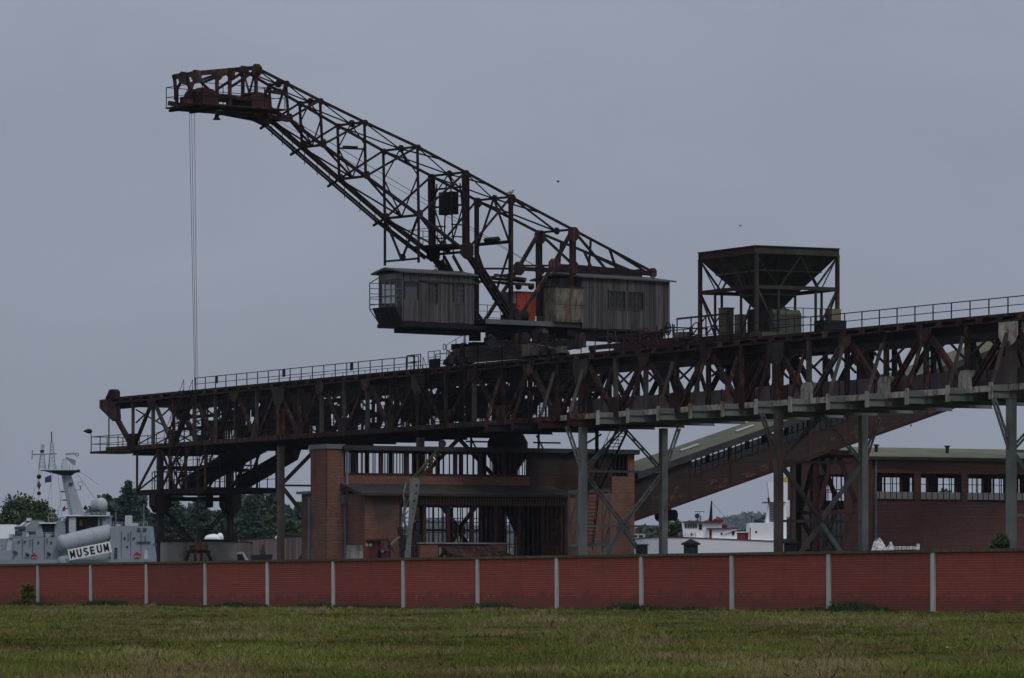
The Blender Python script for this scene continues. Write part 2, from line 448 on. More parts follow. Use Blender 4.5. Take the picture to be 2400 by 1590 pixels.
# ------------------------------------------------------------------ ground and water
def sheet(name, x0, x1, y0, y1, z, mat, nx=1, ny=1, hf=None):
    xs = np.linspace(x0, x1, nx + 1); ys = np.linspace(y0, y1, ny + 1)
    v = [(x, y, z + (hf(x, y) if hf else 0)) for y in ys for x in xs]
    f = [(j*(nx+1)+i, j*(nx+1)+i+1, (j+1)*(nx+1)+i+1, (j+1)*(nx+1)+i) for j in range(ny) for i in range(nx)]
    m = MB(); m.v = v; m.f = f
    return m.build(name, mat, smooth=True)
def fbm(x, y, s_, seed, n=7, k_y=.45):
    r2 = np.random.default_rng(seed); o_ = np.zeros_like(x)
    for k_ in range(n):
        th = r2.uniform(0, 6.28); f = s_*(1.0 + .55*k_); o_ += np.sin((x*np.cos(th) + y*k_y*np.sin(th))*f + r2.uniform(0, 6.28))/(1 + .4*k_)
    return o_
WA = Vector(((90.2 - CX) / F * 332.0, 332.0)); WB = Vector(((2189 - CX) / F * 229.0, 229.0))
wd = (WB - WA).normalized()
def relief(x, y):
    """gentle hummocks of the meadow, dying out towards the wall and out of sight"""
    x = np.asarray(x, float); y = np.asarray(y, float)
    side = (x - WA.x)*wd.y*-1 + (y - WA.y)*wd.x; side = -side      # metres before the wall
    f = np.clip(side/6., 0, 1)*np.clip((46 - np.abs(x))/6., 0, 1)*np.clip((y - 80)/25., 0, 1)
    q = np.where(side > 0, np.clip(1 - side/75., 0, 1), np.clip(1 + (side + 2)/9., 0, 1))
    rise = .40*q*q*(3 - 2*q)*np.clip((95 - np.abs(x))/30., 0, 1)     # the field climbs a little to the wall
    return rise + f*np.clip(.045*fbm(x, y, .75, 31, k_y=.8) + .03*fbm(x, y, .22, 32, k_y=.8) + .04, -.05, .3)
gxs = [-7000, -400, -95, -70] + list(np.linspace(-56, 56, 130)) + [70, 95, 400, 7000]
gys = [-300, 0, 40, 58] + list(np.linspace(62, 380, 212)) + [395, 500, 1500, 12000]
gX, gY = np.meshgrid(gxs, gys); gZ = relief(gX, gY)
m = MB(); m.v = list(zip(gX.ravel(), gY.ravel(), gZ.ravel())); nx_ = len(gxs)
m.f = [(j*nx_+i, j*nx_+i+1, (j+1)*nx_+i+1, (j+1)*nx_+i) for j in range(len(gys)-1) for i in range(nx_-1)]
tag(m.build('ground', 'meadow', smooth=True), kind='structure')
tag(sheet('harbour_water', -900, 900, 462, 1500, 0.004, 'harbour_water'), kind='structure')

# ------------------------------------------------------------------ boundary wall of brick bays between concrete posts
WALL_N = 12
bay = (WB - WA).length / WALL_N
WALLM = frame((WA.x, WA.y, 0.07), wd)       # local x along the wall, y behind it; the coping rises gently
WALLM[2][0] = 0.117/(WB - WA).length
wall = thing('boundary_wall', 'long red brick boundary wall with pale concrete posts behind the grass', 'wall', (WA.x, WA.y, 0))
# bay widths follow the photograph's posts, which are evenly spaced
panel_mesh = MB().box(0.0, 1.0, 0.0, 0.24, 0.0, 3.22)
post_mesh = MB().box(-0.16, 0.16, -0.10, 0.30, -0.05, 3.24).mesh('concrete_post', 'concrete')
i0, i1 = -1, WALL_N + 2
pm = MB().box(0.165, bay - 0.165, 0.0, 0.24, -0.05, 3.22).mesh('brick_panel', 'wall_brick')
cm = MB().box(0.002, bay - 0.002, -0.14, 0.36, 3.225, 3.37).mesh('coping', 'coping_moss')
kb = MB().box(0.165, bay - 0.165, -0.10, 0.0, -0.05, 0.14).mesh('plinth', 'concrete')
for i in range(i0, i1):
    M = WALLM @ Matrix.Translation((i * bay, 0, 0))
    put('brick_panel', pm, wall, M)
    put('coping', cm, wall, M)
    put('plinth', kb, wall, M)
    put('concrete_post', post_mesh, wall, M)

# ------------------------------------------------------------------ the gantry bridge
BO = Vector((-28.7547, 443.0)); U = Vector((0.46109, -0.88736)); N = Vector((0.88736, 0.46109))
U3 = Vector((U.x, U.y, 0)); N3 = Vector((N.x, N.y, 0)); Z3 = Vector((0, 0, 1))
BW = 7.4; TZ, BZ = 20.5, 15.25
def BR(s, w, z): return Vector((BO.x + U.x*s + N.x*w, BO.y + U.y*s + N.y*w, z))
def br_px(px, py, w=0.0):
    """bridge coordinates (s, z) of a pixel on the lengthwise plane at w"""
    Q = BO + N * w
    p = onplane(px, py, Q, U)
    return (p.x - Q.x) * U.x + (p.y - Q.y) * U.y, p.z
def brp(px, py, w=0.0): return onplane(px, py, BO + N * w, U)
BRM = frame((BO.x, BO.y, 0), U)            # local x = s, y = towards the far side is +N
bridge = thing('gantry_bridge', 'long rusty steel truss bridge on tall braced legs carrying the crane', 'bridge', BR(60, BW/2, 0))
bot = [-18, -8, 1.9, 11.3, 20.7, 30.1, 39.6, 50.2, 60.8, 70.4, 80.2, 90.0, 99.9, 109.8, 120.5, 131.1, 142.0, 153.0]
top = [(bot[i] + bot[i+1]) / 2 for i in range(len(bot) - 1)]
S0, S1 = -24.5, 154.0
posts = sorted(bot + top)
def paint(s): return 'rust'
for w, near in ((0.0, True), (BW, False)):
    sg = -1 if near else 1
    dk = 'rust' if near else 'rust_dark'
    # top chord: two flange strips tied by batten plates over a set-back web
    segs = [S0, 16.2, 44.9, 70.4, 104.9, 136.6, S1]
    for a, b in zip(segs[:-1], segs[1:]):
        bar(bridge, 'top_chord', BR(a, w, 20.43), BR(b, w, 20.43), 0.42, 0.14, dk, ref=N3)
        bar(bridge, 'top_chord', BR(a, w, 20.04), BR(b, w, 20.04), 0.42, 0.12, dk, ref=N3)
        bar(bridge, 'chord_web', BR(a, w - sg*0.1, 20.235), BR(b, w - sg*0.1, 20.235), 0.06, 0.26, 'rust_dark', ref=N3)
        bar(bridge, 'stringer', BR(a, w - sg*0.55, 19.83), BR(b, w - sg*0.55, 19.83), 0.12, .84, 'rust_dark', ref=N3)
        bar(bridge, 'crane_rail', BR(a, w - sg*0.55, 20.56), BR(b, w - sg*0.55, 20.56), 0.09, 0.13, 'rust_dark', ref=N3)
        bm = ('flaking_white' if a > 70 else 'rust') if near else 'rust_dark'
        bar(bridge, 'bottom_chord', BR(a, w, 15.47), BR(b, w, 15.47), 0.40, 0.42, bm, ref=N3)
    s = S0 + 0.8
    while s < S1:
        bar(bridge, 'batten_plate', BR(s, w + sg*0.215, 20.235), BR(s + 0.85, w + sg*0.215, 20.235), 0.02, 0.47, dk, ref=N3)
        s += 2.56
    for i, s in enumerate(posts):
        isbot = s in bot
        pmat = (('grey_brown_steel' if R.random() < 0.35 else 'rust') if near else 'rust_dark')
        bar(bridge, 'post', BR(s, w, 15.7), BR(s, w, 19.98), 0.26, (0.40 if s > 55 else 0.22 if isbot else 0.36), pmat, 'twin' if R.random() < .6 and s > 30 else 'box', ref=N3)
        # gusset plates at the panel points
        if isbot:
            gm = ('flaking_white' if s > 105 else 'rust_red' if s > 66 or R.random() < .4 else 'rust') if near else 'rust_dark'
            g = MB()
            for q in (-0.18, 0.18):
                g.prism([(-0.85, q, 15.26), (0.85, q, 15.26), (0.85, q, 16.45), (0.55, q, 16.85), (-0.55, q, 16.85), (-0.85, q, 16.45)], (0, 0.03 * (1 if q > 0 else -1), 0))
            g.build('gusset_plate', gm, bridge, frame(BR(s, w + 0.0, 0), U))
        else:
            g = MB()
            for q in (-0.19, 0.19):
                g.prism([(-1.0, q, 19.97), (1.0, q, 19.97), (0.8, q, 19.45), (0.35, q, 19.05), (-0.35, q, 19.05), (-0.8, q, 19.45)], (0, 0.03 * (1 if q > 0 else -1), 0))
            g.build('gusset_plate', 'rust' if near else 'rust_dark', bridge, frame(BR(s, w, 0), U))
    for i, s in enumerate(top):
        for e in (bot[i], bot[i + 1]):
            sgn = 1 if e > s else -1
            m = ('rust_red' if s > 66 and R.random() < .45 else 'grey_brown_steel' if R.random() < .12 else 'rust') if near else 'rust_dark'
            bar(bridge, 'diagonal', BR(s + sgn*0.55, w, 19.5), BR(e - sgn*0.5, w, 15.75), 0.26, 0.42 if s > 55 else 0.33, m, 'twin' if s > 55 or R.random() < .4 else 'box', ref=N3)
for i, s in enumerate(posts[2:-6]):
    if s < 60:
        for w in (0.0, BW):
            bar(bridge, 'thin_rod', BR(s + 2.3, w + .1, 15.75), BR(s + 2.3, w + .1, 19.6), .09, .09, 'rust_dark', ref=N3)
        bar(bridge, 'thin_rod', BR(s, 3.7, 15.6), BR(s + 4.6, 3.7, 19.2), .08, .1, 'rust_dark', ref=N3)
# nose of the bridge at its far end
for w in (0.0, BW):
    q = 0.0
    m = MB()
    m.prism([(-26.0, -0.25, 19.6), (-22.6, -0.25, 18.2), (-21.6, -0.25, 18.4), (-21.9, -0.25, 20.0), (-24.5, -0.25, 20.2), (-24.8, -0.25, 20.45), (-26.0, -0.25, 20.4)], (0, 0.5, 0))
    m.build('end_gusset', 'rust', bridge, frame(BR(0, w, 0), U))
    bar(bridge, 'diagonal', BR(-22.3, w, 18.6), BR(-18.5, w, 15.8), 0.34, 0.5, 'rust', ref=N3)
    m = MB(); m.prism([(-24.4, -0.3, 20.5), (-22.0, -0.3, 20.5), (-22.0, -0.3, 21.1), (-22.5, -0.3, 21.35), (-23.3, -0.3, 21.35)], (0, 0.6, 0))
    m.build('end_buffer', 'rust_dark', bridge, frame(BR(0, w, 0), U))
# floor beams, cantilevered past the near truss on the right-hand spans, and the struts that hold their ends
for s in posts:
    out = s > 57
    a, b = (-1.6, BW + 1.6) if out else (0.0, BW)
    bmat = ('grey_steel' if s > 76 else 'rust_red' if s > 66 else 'dark_steel') if out else 'rust_dark'
    bar(bridge, 'floor_beam', BR(s, a, 14.98), BR(s, b, 14.98), 0.28, 0.56, bmat, 'beam', ref=U3)
    if out:
        em = 'flaking_white' if s > 76 else 'rust_red'
        bar(bridge, 'end_plate', BR(s, a - 0.03, 14.62), BR(s, a - 0.03, 15.78), 0.05, 0.5, em, ref=N3)
        bar(bridge, 'end_bracket', BR(s, a, 15.45), BR(s, -0.25, 15.45), 0.34, 0.12, 'grey_steel' if s > 76 else 'rust', ref=Z3)
        bar(bridge, 'strut', BR(s - 0.1, -1.45, 15.75), BR(s - 0.1, -0.28, 19.2), 0.18, 0.24, 'rust' if R.random() < .8 else 'grey_brown_steel', 'twin', ref=N3)
        bar(bridge, 'strut', BR(s - 0.1, BW + 1.45, 15.75), BR(s - 0.1, BW + 0.28, 19.2), 0.20, 0.30, 'rust_dark', ref=N3)
    # cross frame between the trusses
    bar(bridge, 'cross_beam', BR(s, 0.3, 19.68), BR(s, BW - 0.3, 19.68), 0.3, 0.5, 'rust_dark', 'beam', ref=U3)
    for (w0, w1) in ((0.3, 1.9), (BW - 0.3, BW - 1.9)):
        bar(bridge, 'knee_brace', BR(s, w0, 17.9), BR(s, w1, 19.3), 0.12, 0.2, 'rust_dark')
    if s < 62 and R.random() < 0.75:
        bar(bridge, 'sway_brace', BR(s, 0.3, 15.7), BR(s, BW - 0.3, 19.2), 0.1, 0.2, 'rust_dark')
        if R.random() < .6: bar(bridge, 'sway_brace', BR(s, BW - 0.3, 15.7), BR(s, 0.3, 19.2), 0.1, 0.2, 'rust_dark')
# deck plates and lengthwise bearers between the floor beams
for a, b in zip(posts[:-1], posts[1:]):
    bar(bridge, 'deck_plate', BR(a + 0.16, BW/2, 15.32), BR(b - 0.16, BW/2, 15.32), BW - 0.9, 0.06, 'rust_dark', ref=N3)
    for w in (1.9, 5.5):
        bar(bridge, 'bearer', BR(a + 0.15, w, 15.10), BR(b - 0.15, w, 15.10), 0.16, 0.34, 'rust_dark', 'beam', ref=N3)
# weathered side plates along the belt gangway on the right-hand spans
s = 71.5
while s < 152:
    L = 2.45
    if s > 73 or R.random() < .5:
        bar(bridge, 'side_plate', BR(s, 0.62, 16.28), BR(s + L - 0.12, 0.62, 16.28), 0.05, 1.12 + R.uniform(-.03, .05), 'side_panel_paint', ref=N3)
        bar(bridge, 'side_post', BR(s + L - 0.06, 0.60, 15.7), BR(s + L - 0.06, 0.60, 16.9), 0.1, 0.1, 'rust', ref=N3)
    s += L
# railing along the near edge of the top
def railing(parent, pts, h=1.15, step=2.37, mat='dark_steel', r=0.075, mids=1):
    for a, b in zip(pts[:-1], pts[1:]):
        a, b = Vector(a), Vector(b)
        bar(parent, 'handrail', a + Z3*h, b + Z3*h, r, r, mat, 'tube')
        for k_ in range(mids):
            z = h * (k_ + 1) / (mids + 1)
            bar(parent, 'mid_rail', a + Z3*z, b + Z3*z, r*.8, r*.8, mat, 'tube')
        n = max(1, round((b - a).length / step))
        for i in range(n + 1):
            p = a.lerp(b, i / n)
            bar(parent, 'rail_post', p, p + Z3*h, r*1.15, r*1.15, mat)
railing(bridge, [BR(-2.6, -0.12, 20.5), BR(45.2, -0.12, 20.5)])
railing(bridge, [BR(48.5, -0.12, 20.5), BR(153.0, -0.12, 20.5)])
railing(bridge, [BR(-2.6, BW + .12, 20.5), BR(40, BW + .12, 20.5)], r=0.05)
for px in (512, 670, 829):
    s, z = br_px(px, 900)
    bar(bridge, 'notice_plate', BR(s, -0.2, 20.95), BR(s, -0.2, 21.65), 0.03, 0.62, 'rust_red', ref=N3)
# ladder stair from the near walkway down into the truss
def stair(parent, p0, p1, width, wdir, mat='rust_dark', n=14, rail=True, name='stair'):
    p0, p1 = Vector(p0), Vector(p1); wv = Vector(wdir).normalized() * (width / 2)
    for q in (-1, 1):
        bar(parent, name + '_stringer', p0 + wv*q, p1 + wv*q, 0.22, 0.07, mat)
        if rail:
            bar(parent, name + '_rail', p0 + wv*q + Z3*1.0, p1 + wv*q + Z3*1.0, 0.05, 0.05, mat, 'tube')
            for t in (0, .33, .66, 1):
                p = p0.lerp(p1, t) + wv*q
                bar(parent, name + '_rail_post', p, p + Z3*1.0, 0.05, 0.05, mat)
    for i in range(1, n):
        p = p0.lerp(p1, i / n)
        bar(parent, 'tread', p - wv, p + wv, 0.05, 0.24, mat)
stair(bridge, BR(-2.8, -0.75, 20.5), BR(-7.5, -0.75, 15.4), 0.9, N3)
stair(bridge, BR(46.3, -0.7, 20.5), BR(50.4, -0.7, 15.5), 0.9, N3)
railing(bridge, [BR(45.2, -0.5, 20.5), BR(45.2, -1.2, 20.5), BR(47.8, -1.2, 20.5)], step=1.3)
# end platform with lamp
bar(bridge, 'end_platform', BR(-27.6, 1.2, 15.22), BR(-17.0, 1.2, 15.22), 3.6, 0.22, 'rust', ref=N3)
railing(bridge, [BR(-18.3, -0.5, 15.33), BR(-27.5, -0.5, 15.33), BR(-27.5, 2.9, 15.33), BR(-19, 2.9, 15.33)], h=1.45, step=2.2)
bar(bridge, 'lamp_arm', BR(-27.5, -0.5, 16.7), BR(-27.6, -0.5, 17.3), 0.07, 0.07, 'dark_steel')
m = MB(); m.lathe(BR(-27.6, -0.5, 17.35), [(0.1, -.12), (0.24, 0.02), (0.24, 0.3), (0.06, 0.72)], 10, axis=(-0.95, -0.2, 0.02))
m.build('floodlight', 'dark_steel', bridge, smooth=True)
bar(bridge, 'hanger', BR(-23.9, -0.1, 15.3), BR(-23.9, -0.1, 19.4), 0.1, 0.12, 'rust_dark')
# legs and their braced frames
LEGS = [-11.3, 16.6, 45.3, 74.7, 105.4, 136.6]
for k_, s in enumerate(LEGS):
    lm = ['dark_steel', 'grey_brown_steel', 'grey_brown_steel', 'grey_steel', 'grey_brown_steel', 'grey_steel'][k_]
    lf = ['dark_steel', 'dark_steel', 'dark_steel', 'grey_steel', 'grey_steel', 'grey_steel'][k_]
    zt = 10.9 if k_ == 0 else 14.65
    mid = BW / 2
    for w, mm in ((0.0, lm), (BW, lf)):
        bar(bridge, 'leg', BR(s, w, 0), BR(s, w, 14.65), 0.54, 0.54, mm, 'box', ref=U3)
        bar(bridge, 'base_plate', BR(s, w, 0.0), BR(s, w, 0.12), 1.2, 1.2, 'old_concrete', ref=U3)
    if k_ == 0: continue
    for z in (11.1, 6.7):
        bar(bridge, 'tie_beam', BR(s, 0, z), BR(s, BW, z), 0.18, 0.2, lm, ref=Z3)
    for q, mm in ((0.2, lm), (BW - 0.2, lf)):
        bar(bridge, 'brace', BR(s, mid, 14.6), BR(s, q, 11.3), 0.2, 0.32, mm, 'twin' if k_ > 2 else 'box', ref=U3)
        bar(bridge, 'brace', BR(s, q, 10.9), BR(s, mid, 6.85), 0.2, 0.32, mm, 'twin' if k_ == 3 else 'box', ref=U3)
        bar(bridge, 'brace', BR(s, mid, 6.55), BR(s, q, 2.2), 0.2, 0.32, mm, ref=U3)
    bar(bridge, 'brace_plate', BR(s, mid - 0.6, 6.7), BR(s, mid + 0.6, 6.7), 0.06, 0.75, lm, ref=U3)
    for q, o_ in ((0.0, -1.45), (BW, BW + 1.45)):
        if k_ >= 3: bar(bridge, 'outer_brace', BR(s, o_, 14.7), BR(s, q + (-.1 if q == 0 else .1), 11.2), 0.2, 0.34, lm, 'twin', ref=U3)
    if k_ in (1, 2):
        bar(bridge, 'outer_brace', BR(s, BW + 2.6, 6.7), BR(s, BW, 11), 0.2, 0.3, lf, ref=U3)
    # big gusset where the leg meets the truss
    for w in (0.0, BW):
        g = MB()
        for q in (-0.24, 0.24):
            g.prism([(-1.2, q, 19.95), (1.2, q, 19.95), (1.2, q, 19.0), (0.8, q, 18.5), (0, q, 18.2), (-0.8, q, 18.5), (-1.2, q, 19.0)], (0, 0.03 if q > 0 else -0.03, 0))
        g.build('head_gusset', 'olive_steel' if k_ < 5 else 'flaking_white', bridge, frame(BR(s, w, 0), U))
        bar(bridge, 'leg_head', BR(s, w, 15.7), BR(s, w, 18.6), 0.5, 0.62, 'rust' if k_ < 5 else 'grey_brown_steel', ref=U3)
# underslung platform, its hangers and the two inclined belts at the far end
Sa, Sb, Zp = -17.0, -0.5, 11.0
for w in (0.0, BW):
    bar(bridge, 'platform_edge', BR(Sa, w, Zp), BR(Sb, w, Zp), 0.25, 0.42, 'rust', 'beam', ref=N3)
for i in range(8):
    s = Sa + (Sb - Sa) * i / 7
    bar(bridge, 'platform_beam', BR(s, 0.13, Zp), BR(s, BW - 0.13, Zp), 0.2, 0.4, 'rust_dark', ref=U3)
bar(bridge, 'platform_deck', BR(Sa, BW/2, Zp + 0.25), BR(Sb, BW/2, Zp + 0.25), BW, 0.06, 'rust_dark', ref=N3)
railing(bridge, [BR(-13.5, BW - .1, Zp + .28), BR(-13.5, .1, Zp + .28), BR(Sb - 4, .1, Zp + .28)], h=1.7, step=2.0)
railing(bridge, [BR(-13.5, BW - .1, Zp + .28), BR(Sb, BW - .1, Zp + .28)], h=1.7, step=2.0)
for s, w in ((Sa, 0), (Sa, BW), (Sb, BW), (Sb, 0), (-9, BW), (-9, 0), (-5, 0), (-5, BW)):
    bar(bridge, 'hanger', BR(s, w, Zp), BR(s, w, 15.2), 0.16, 0.22, 'rust' if w == 0 else 'rust_dark')
for w, mm in ((0.0, 'rust'), (BW, 'rust_dark')):
    for a, za, b, zb in ((Sa, 11.2, -11.6, 15.1), (-11, 15.1, -7.6, 11.3), (-7.6, 11.3, -4, 15.1), (-11.0, 11.3, -6.3, 15.1)):
        bar(bridge, 'platform_brace', BR(a, w, za), BR(b, w, zb), 0.14, 0.26, mm, ref=N3)
bar(bridge, 'platform_brace', BR(Sa, 0, 11.2), BR(Sa + .3, 5.2, 15.1), 0.14, 0.2, 'rust_dark')
bar(bridge, 'middle_beam', BR(-12, 0, 13.4), BR(-12, BW, 13.4), 0.3, 0.5, 'rust_dark')
bar(bridge, 'middle_beam', BR(-7, 0, 13.1), BR(-7, BW, 13.1), 0.3, 0.4, 'rust_dark')
bar(bridge, 'belt_trough', BR(-9.0, 1.9, 11.6), BR(3.0, 6.2, 16.4), 1.9, 1.15, 'rust_dark', ref=Vector((-N.y, N.x, 0)))
bar(bridge, 'belt_frame', BR(-9.2, 1.2, 12.0), BR(2.8, 5.2, 17.0), 0.2, 0.25, 'grey_brown_steel')
bar(bridge, 'belt_trough', BR(-4.5, 5.4, 11.7), BR(5.0, 7.0, 14.6), 1.5, 0.75, 'rust_dark', ref=Vector((-N.y, N.x, 0)))
for i in range(7):
    t = i / 6
    p = BR(-4.5, 5.4, 12.2).lerp(BR(5.0, 7.0, 15.1), t)
    bar(bridge, 'belt_roller', p - U3*.7, p + U3*.7, 0.28, 0.28, 'rust_dark', 'tube')
stair(bridge, BR(-14.2, 2.2, 15.2), BR(-10.2, 2.2, 11.3), 0.8, N3)
stair(bridge, BR(-9.5, 3.0, 11.3), BR(-6.0, 3.0, 15.2), 0.8, N3)
for w in (0.0, BW):
    m = MB(); m.prism([(-0.85, -0.75, 11.0), (0.85, -0.75, 11.0), (0.85, -0.75, 9.7), (0.4, -0.75, 9.0), (-0.4, -0.75, 9.0), (-0.85, -0.75, 9.7)], (0, 1.5, 0))
    m.build('leg_head', 'rust_dark', bridge, frame(BR(-11.3, w, 0), N))
bar(bridge, 'tie_beam', BR(-11.3, .9, 10.35), BR(-11.3, BW - .9, 10.35), 0.4, 0.55, 'rust_dark')
bar(bridge, 'hanging_block', BR(-11.3, 5.2, 9.6), BR(-11.3, 5.2, 10.8), 0.6, 0.7, 'rust_dark')
for q in (0.5, BW - 0.5):
    bar(bridge, 'brace', BR(-11.3, q, 9.2), BR(-11.3, BW/2 + (-.5 if q < 2 else .5), 6.5), 0.2, 0.34, 'dark_steel', 'twin' if q > 2 else 'box', ref=U3)
for i in range(46):
    s, w = R.uniform(-15, -1.5), R.uniform(.3, BW - .3)
    if R.random() < .5: bar(bridge, 'thin_rod', BR(s, w, 11.3), BR(s + R.uniform(-.2, .2), w, R.uniform(12.6, 15.2)), .08, .1, 'rust_dark')
    else:
        z = R.uniform(11.8, 15); bar(bridge, 'gangway_rail', BR(s, w, z), BR(s + R.uniform(1.5, 4), w, z + R.choice((0, 0, 1.2))), .06, .06, 'rust_dark')
for w in (2.4, 5.0):
    railing(bridge, [BR(-12, w, 13.5), BR(-1, w, 13.5)], h=1.2, step=1.5, mat='rust_dark', r=.06)
    bar(bridge, 'gangway_deck', BR(-12, w, 13.42), BR(-1, w, 13.42), .7, .1, 'rust_dark', ref=N3)
# bunker outlet and conveyor drive under the middle spans
m = MB(); m.lathe(BR(50.0, 6.0, 0), [(1.3, 15.0), (1.75, 14.2), (1.75, 13.0), (0.9, 11.8), (0.9, 9.0)], 10)
m.build('coal_bunker', 'rust_dark', bridge)
bar(bridge, 'chute', BR(50.0, 6.0, 9.3), BR(50.0, 8.0, 5.5), 1.0, 1.0, 'rust_dark')
for w in (2.0, 8.5):
    bar(bridge, 'pipe', BR(50.0, w, 14.2), BR(50.0, w + 2.6, 14.2), 0.14, 0.14, 'rust_dark')
    bar(bridge, 'pipe', BR(50.0, w + .5, 13.2), BR(50.0, w + .5, 14.9), 0.12, 0.2, 'rust_dark')
    bar(bridge, 'pipe', BR(50.0, w + 1.1, 13.4), BR(50.0, w + .3, 14.8), 0.1, 0.14, 'rust_dark')
bar(bridge, 'hanger', BR(66.0, 6.0, 11.6), BR(66.0, 6.0, 14.9), 0.25, 0.3, 'rust_dark')
bar(bridge, 'pipe', BR(60, 6.0, 12.6), BR(66, 6.4, 14.4), 0.12, 0.12, 'rust_dark')
# what fills the inside of the truss: gangway rails, pipes, belt drives, cable trays
for w in (1.2, 2.6, 5.0, 6.3):
    for z in (16.3, 16.9):
        bar(bridge, 'gangway_rail', BR(-16, w, z), BR(72, w, z), 0.05, 0.05, 'rust_dark', 'tube')
for i in range(95):
    s = R.uniform(-14, 69); w = R.uniform(1.0, BW - 0.8)
    z0 = R.choice((15.5, 15.5, 16.5, 17.2)); z1 = min(19.3, z0 + R.uniform(1.2, 3.6))
    bar(bridge, 'pipe', BR(s, w, z0), BR(s + R.uniform(-.1, .1), w, z1), R.uniform(.08, .2), R.uniform(.08, .24), R.choice(('rust_dark', 'rust_dark', 'dark_steel')))
for i in range(46):
    s = R.uniform(-12, 66); w = R.uniform(1.2, BW - 1.0); z = R.uniform(15.8, 19)
    a, b, c = R.uniform(.5, 2.6), R.uniform(.5, 1.6), R.uniform(.4, 1.5)
    m = MB(); m.box(-a/2, a/2, -b/2, b/2, 0, c); m.box(-a/2 - .1, a/2 + .1, -b/2 - .08, b/2 + .08, c, c + .08)
    for q in (-.4, .4): m.box(a*q - .06, a*q + .06, -.06, .06, -min(z - 15.3, 1.6), 0)
    m.build('drive_housing', 'rust_dark', bridge, frame(BR(s, w, z), U))
for i in range(26):
    s = R.uniform(-10, 68); w = R.choice((1.2, 2.6, 5.0, 6.3)); z = R.uniform(17, 19.2); L = R.uniform(4, 12)
    bar(bridge, 'cable_tray', BR(s, w, z), BR(min(s + L, 72), w, z), 0.3, 0.14, 'rust_dark')
for i in range(18):
    s = R.uniform(-10, 60); w = R.uniform(1, 6)
    bar(bridge, 'hanging_panel', BR(s, w, 16.0 + R.random()), BR(s, w, 18.2 + R.random()), 0.08, R.uniform(.7, 1.9), 'rust_dark', ref=R.choice((U3, N3)))
# catenary wires and small hoppers under the deck of the right-hand spans
for s in top[9:]:
    m = MB(); m.prism([(-1.1, -1.0, 19.2), (1.1, -1.0, 19.2), (1.1, -1.0, 17.9), (0.4, -1.0, 17.0), (-0.4, -1.0, 17.0), (-1.1, -1.0, 17.9)], (0, 2.0, 0))
    if R.random() < .3: m.build('feed_hopper', 'rust', bridge, frame(BR(s + R.uniform(-1, 1), 4.4, 0), U))
for s in top[9:]:
    bar(bridge, 'idler_post', BR(s, 3.0, 15.4), BR(s, 3.0, 17.3), .12, .2, 'rust_dark')
# steel stair and scaffold tower beside the grey leg
p = brp(1458, 1008, 2.4); q = brp(1392, 1150, 2.4)
stair(bridge, p, q, 1.0, N3, 'dark_steel', n=18)
p2 = Vector((q.x, q.y, q.z)); q2 = brp(1376, 1290, 2.4)
stair(bridge, p2, q2, 1.0, N3, 'dark_steel', n=16)
for wpx in ((1334, 1352), (1412, 1428)):
    for px in wpx:
        p = brp(px, 1160, 2.6)
        bar(bridge, 'scaffold_post', Vector((p.x, p.y, 0)), Vector((p.x, p.y, 9.6)), 0.14, 0.14, 'grey_steel')
    a, b = brp(wpx[0], 1160, 2.6), brp(wpx[1], 1160, 2.6)
    for z0 in (0.5, 2.6, 4.7, 6.8):
        bar(bridge, 'scaffold_brace', Vector((a.x, a.y, z0)), Vector((b.x, b.y, z0 + 2.1)), 0.07, 0.07, 'grey_steel')
        bar(bridge, 'scaffold_tie', Vector((a.x, a.y, z0)), Vector((b.x, b.y, z0)), 0.08, 0.08, 'grey_steel')
a, b = brp(1334, 1160, 2.6), brp(1428, 1160, 2.6)
for z in (5.2, 9.6):
    bar(bridge, 'scaffold_beam', Vector((a.x, a.y, z)), Vector((b.x, b.y, z)), 0.25, 0.2, 'grey_steel')
# concrete wall between the far legs
cw = thing('concrete_wall', 'stained pale concrete wall standing between the two dark bridge legs', 'wall', BR(-10.6, BW/2, 0))
bar(cw, 'slab', BR(-10.55, -0.2, 3.1), BR(-10.55, BW + .3, 3.1), 0.5, 6.2, 'old_concrete', ref=U3)
bar(cw, 'cap_beam', BR(-10.55, -0.3, 6.33), BR(-10.55, BW + .4, 6.33), 0.7, 0.24, 'dark_steel', ref=U3)
# ------------------------------------------------------------------ the slewing crane
CC = Vector((-0.36, 396.7))
B2 = Vector((-0.777, -0.629)).normalized()          # the way the boom points (plan)
C2 = Vector((-B2.y * -1, B2.x * -1)) if False else Vector((B2.y, -B2.x))
C2 = Vector((-0.629, 0.777)).normalized()           # across the boom, away from the camera
X3 = Vector((-B2.x, -B2.y, 0)); Y3 = Vector((C2.x, C2.y, 0))
CM = frame((CC.x, CC.y, 0), (-B2.x, -B2.y))         # local x towards the counterweight end, y away, z up
CMi = CM.inverted()
def CL(x, y, z): return CM @ Vector((x, y, z))
def cpx(px, py, y):
    """point on the lengthwise upright plane of the crane at cross position y"""
    return onplane(px, py, CC + C2 * y, B2)
def cloc(px, py, y): return CMi @ cpx(px, py, y)
crane = thing('slewing_crane', 'rusty slewing crane with long lattice boom and board-clad cabins on the bridge', 'crane', (CC.x, CC.y, 20.6))
def pair(n, f):
    mx_, my_ = (n[0] + f[0]) / 2, (n[1] + f[1]) / 2
    Mp = cpx(mx_, my_, 0.0)
    hw = (n[0] - f[0]) / 2 / (F / Mp.y * (0.629 + 0.777 * Mp.x / Mp.y))
    return Mp - Y3 * hw, Mp + Y3 * hw
T = [pair((600,158),(569,165)), pair((670,196),(630,199)), pair((750,236),(702,242)), pair((854,286),(791,295)), pair((978,344),(898,354)),
     pair((1091,404),(1011,413)), pair((1197,462),(1117,470)), pair((1342,538),(1263,546)), pair((1533,640),(1497,642))]
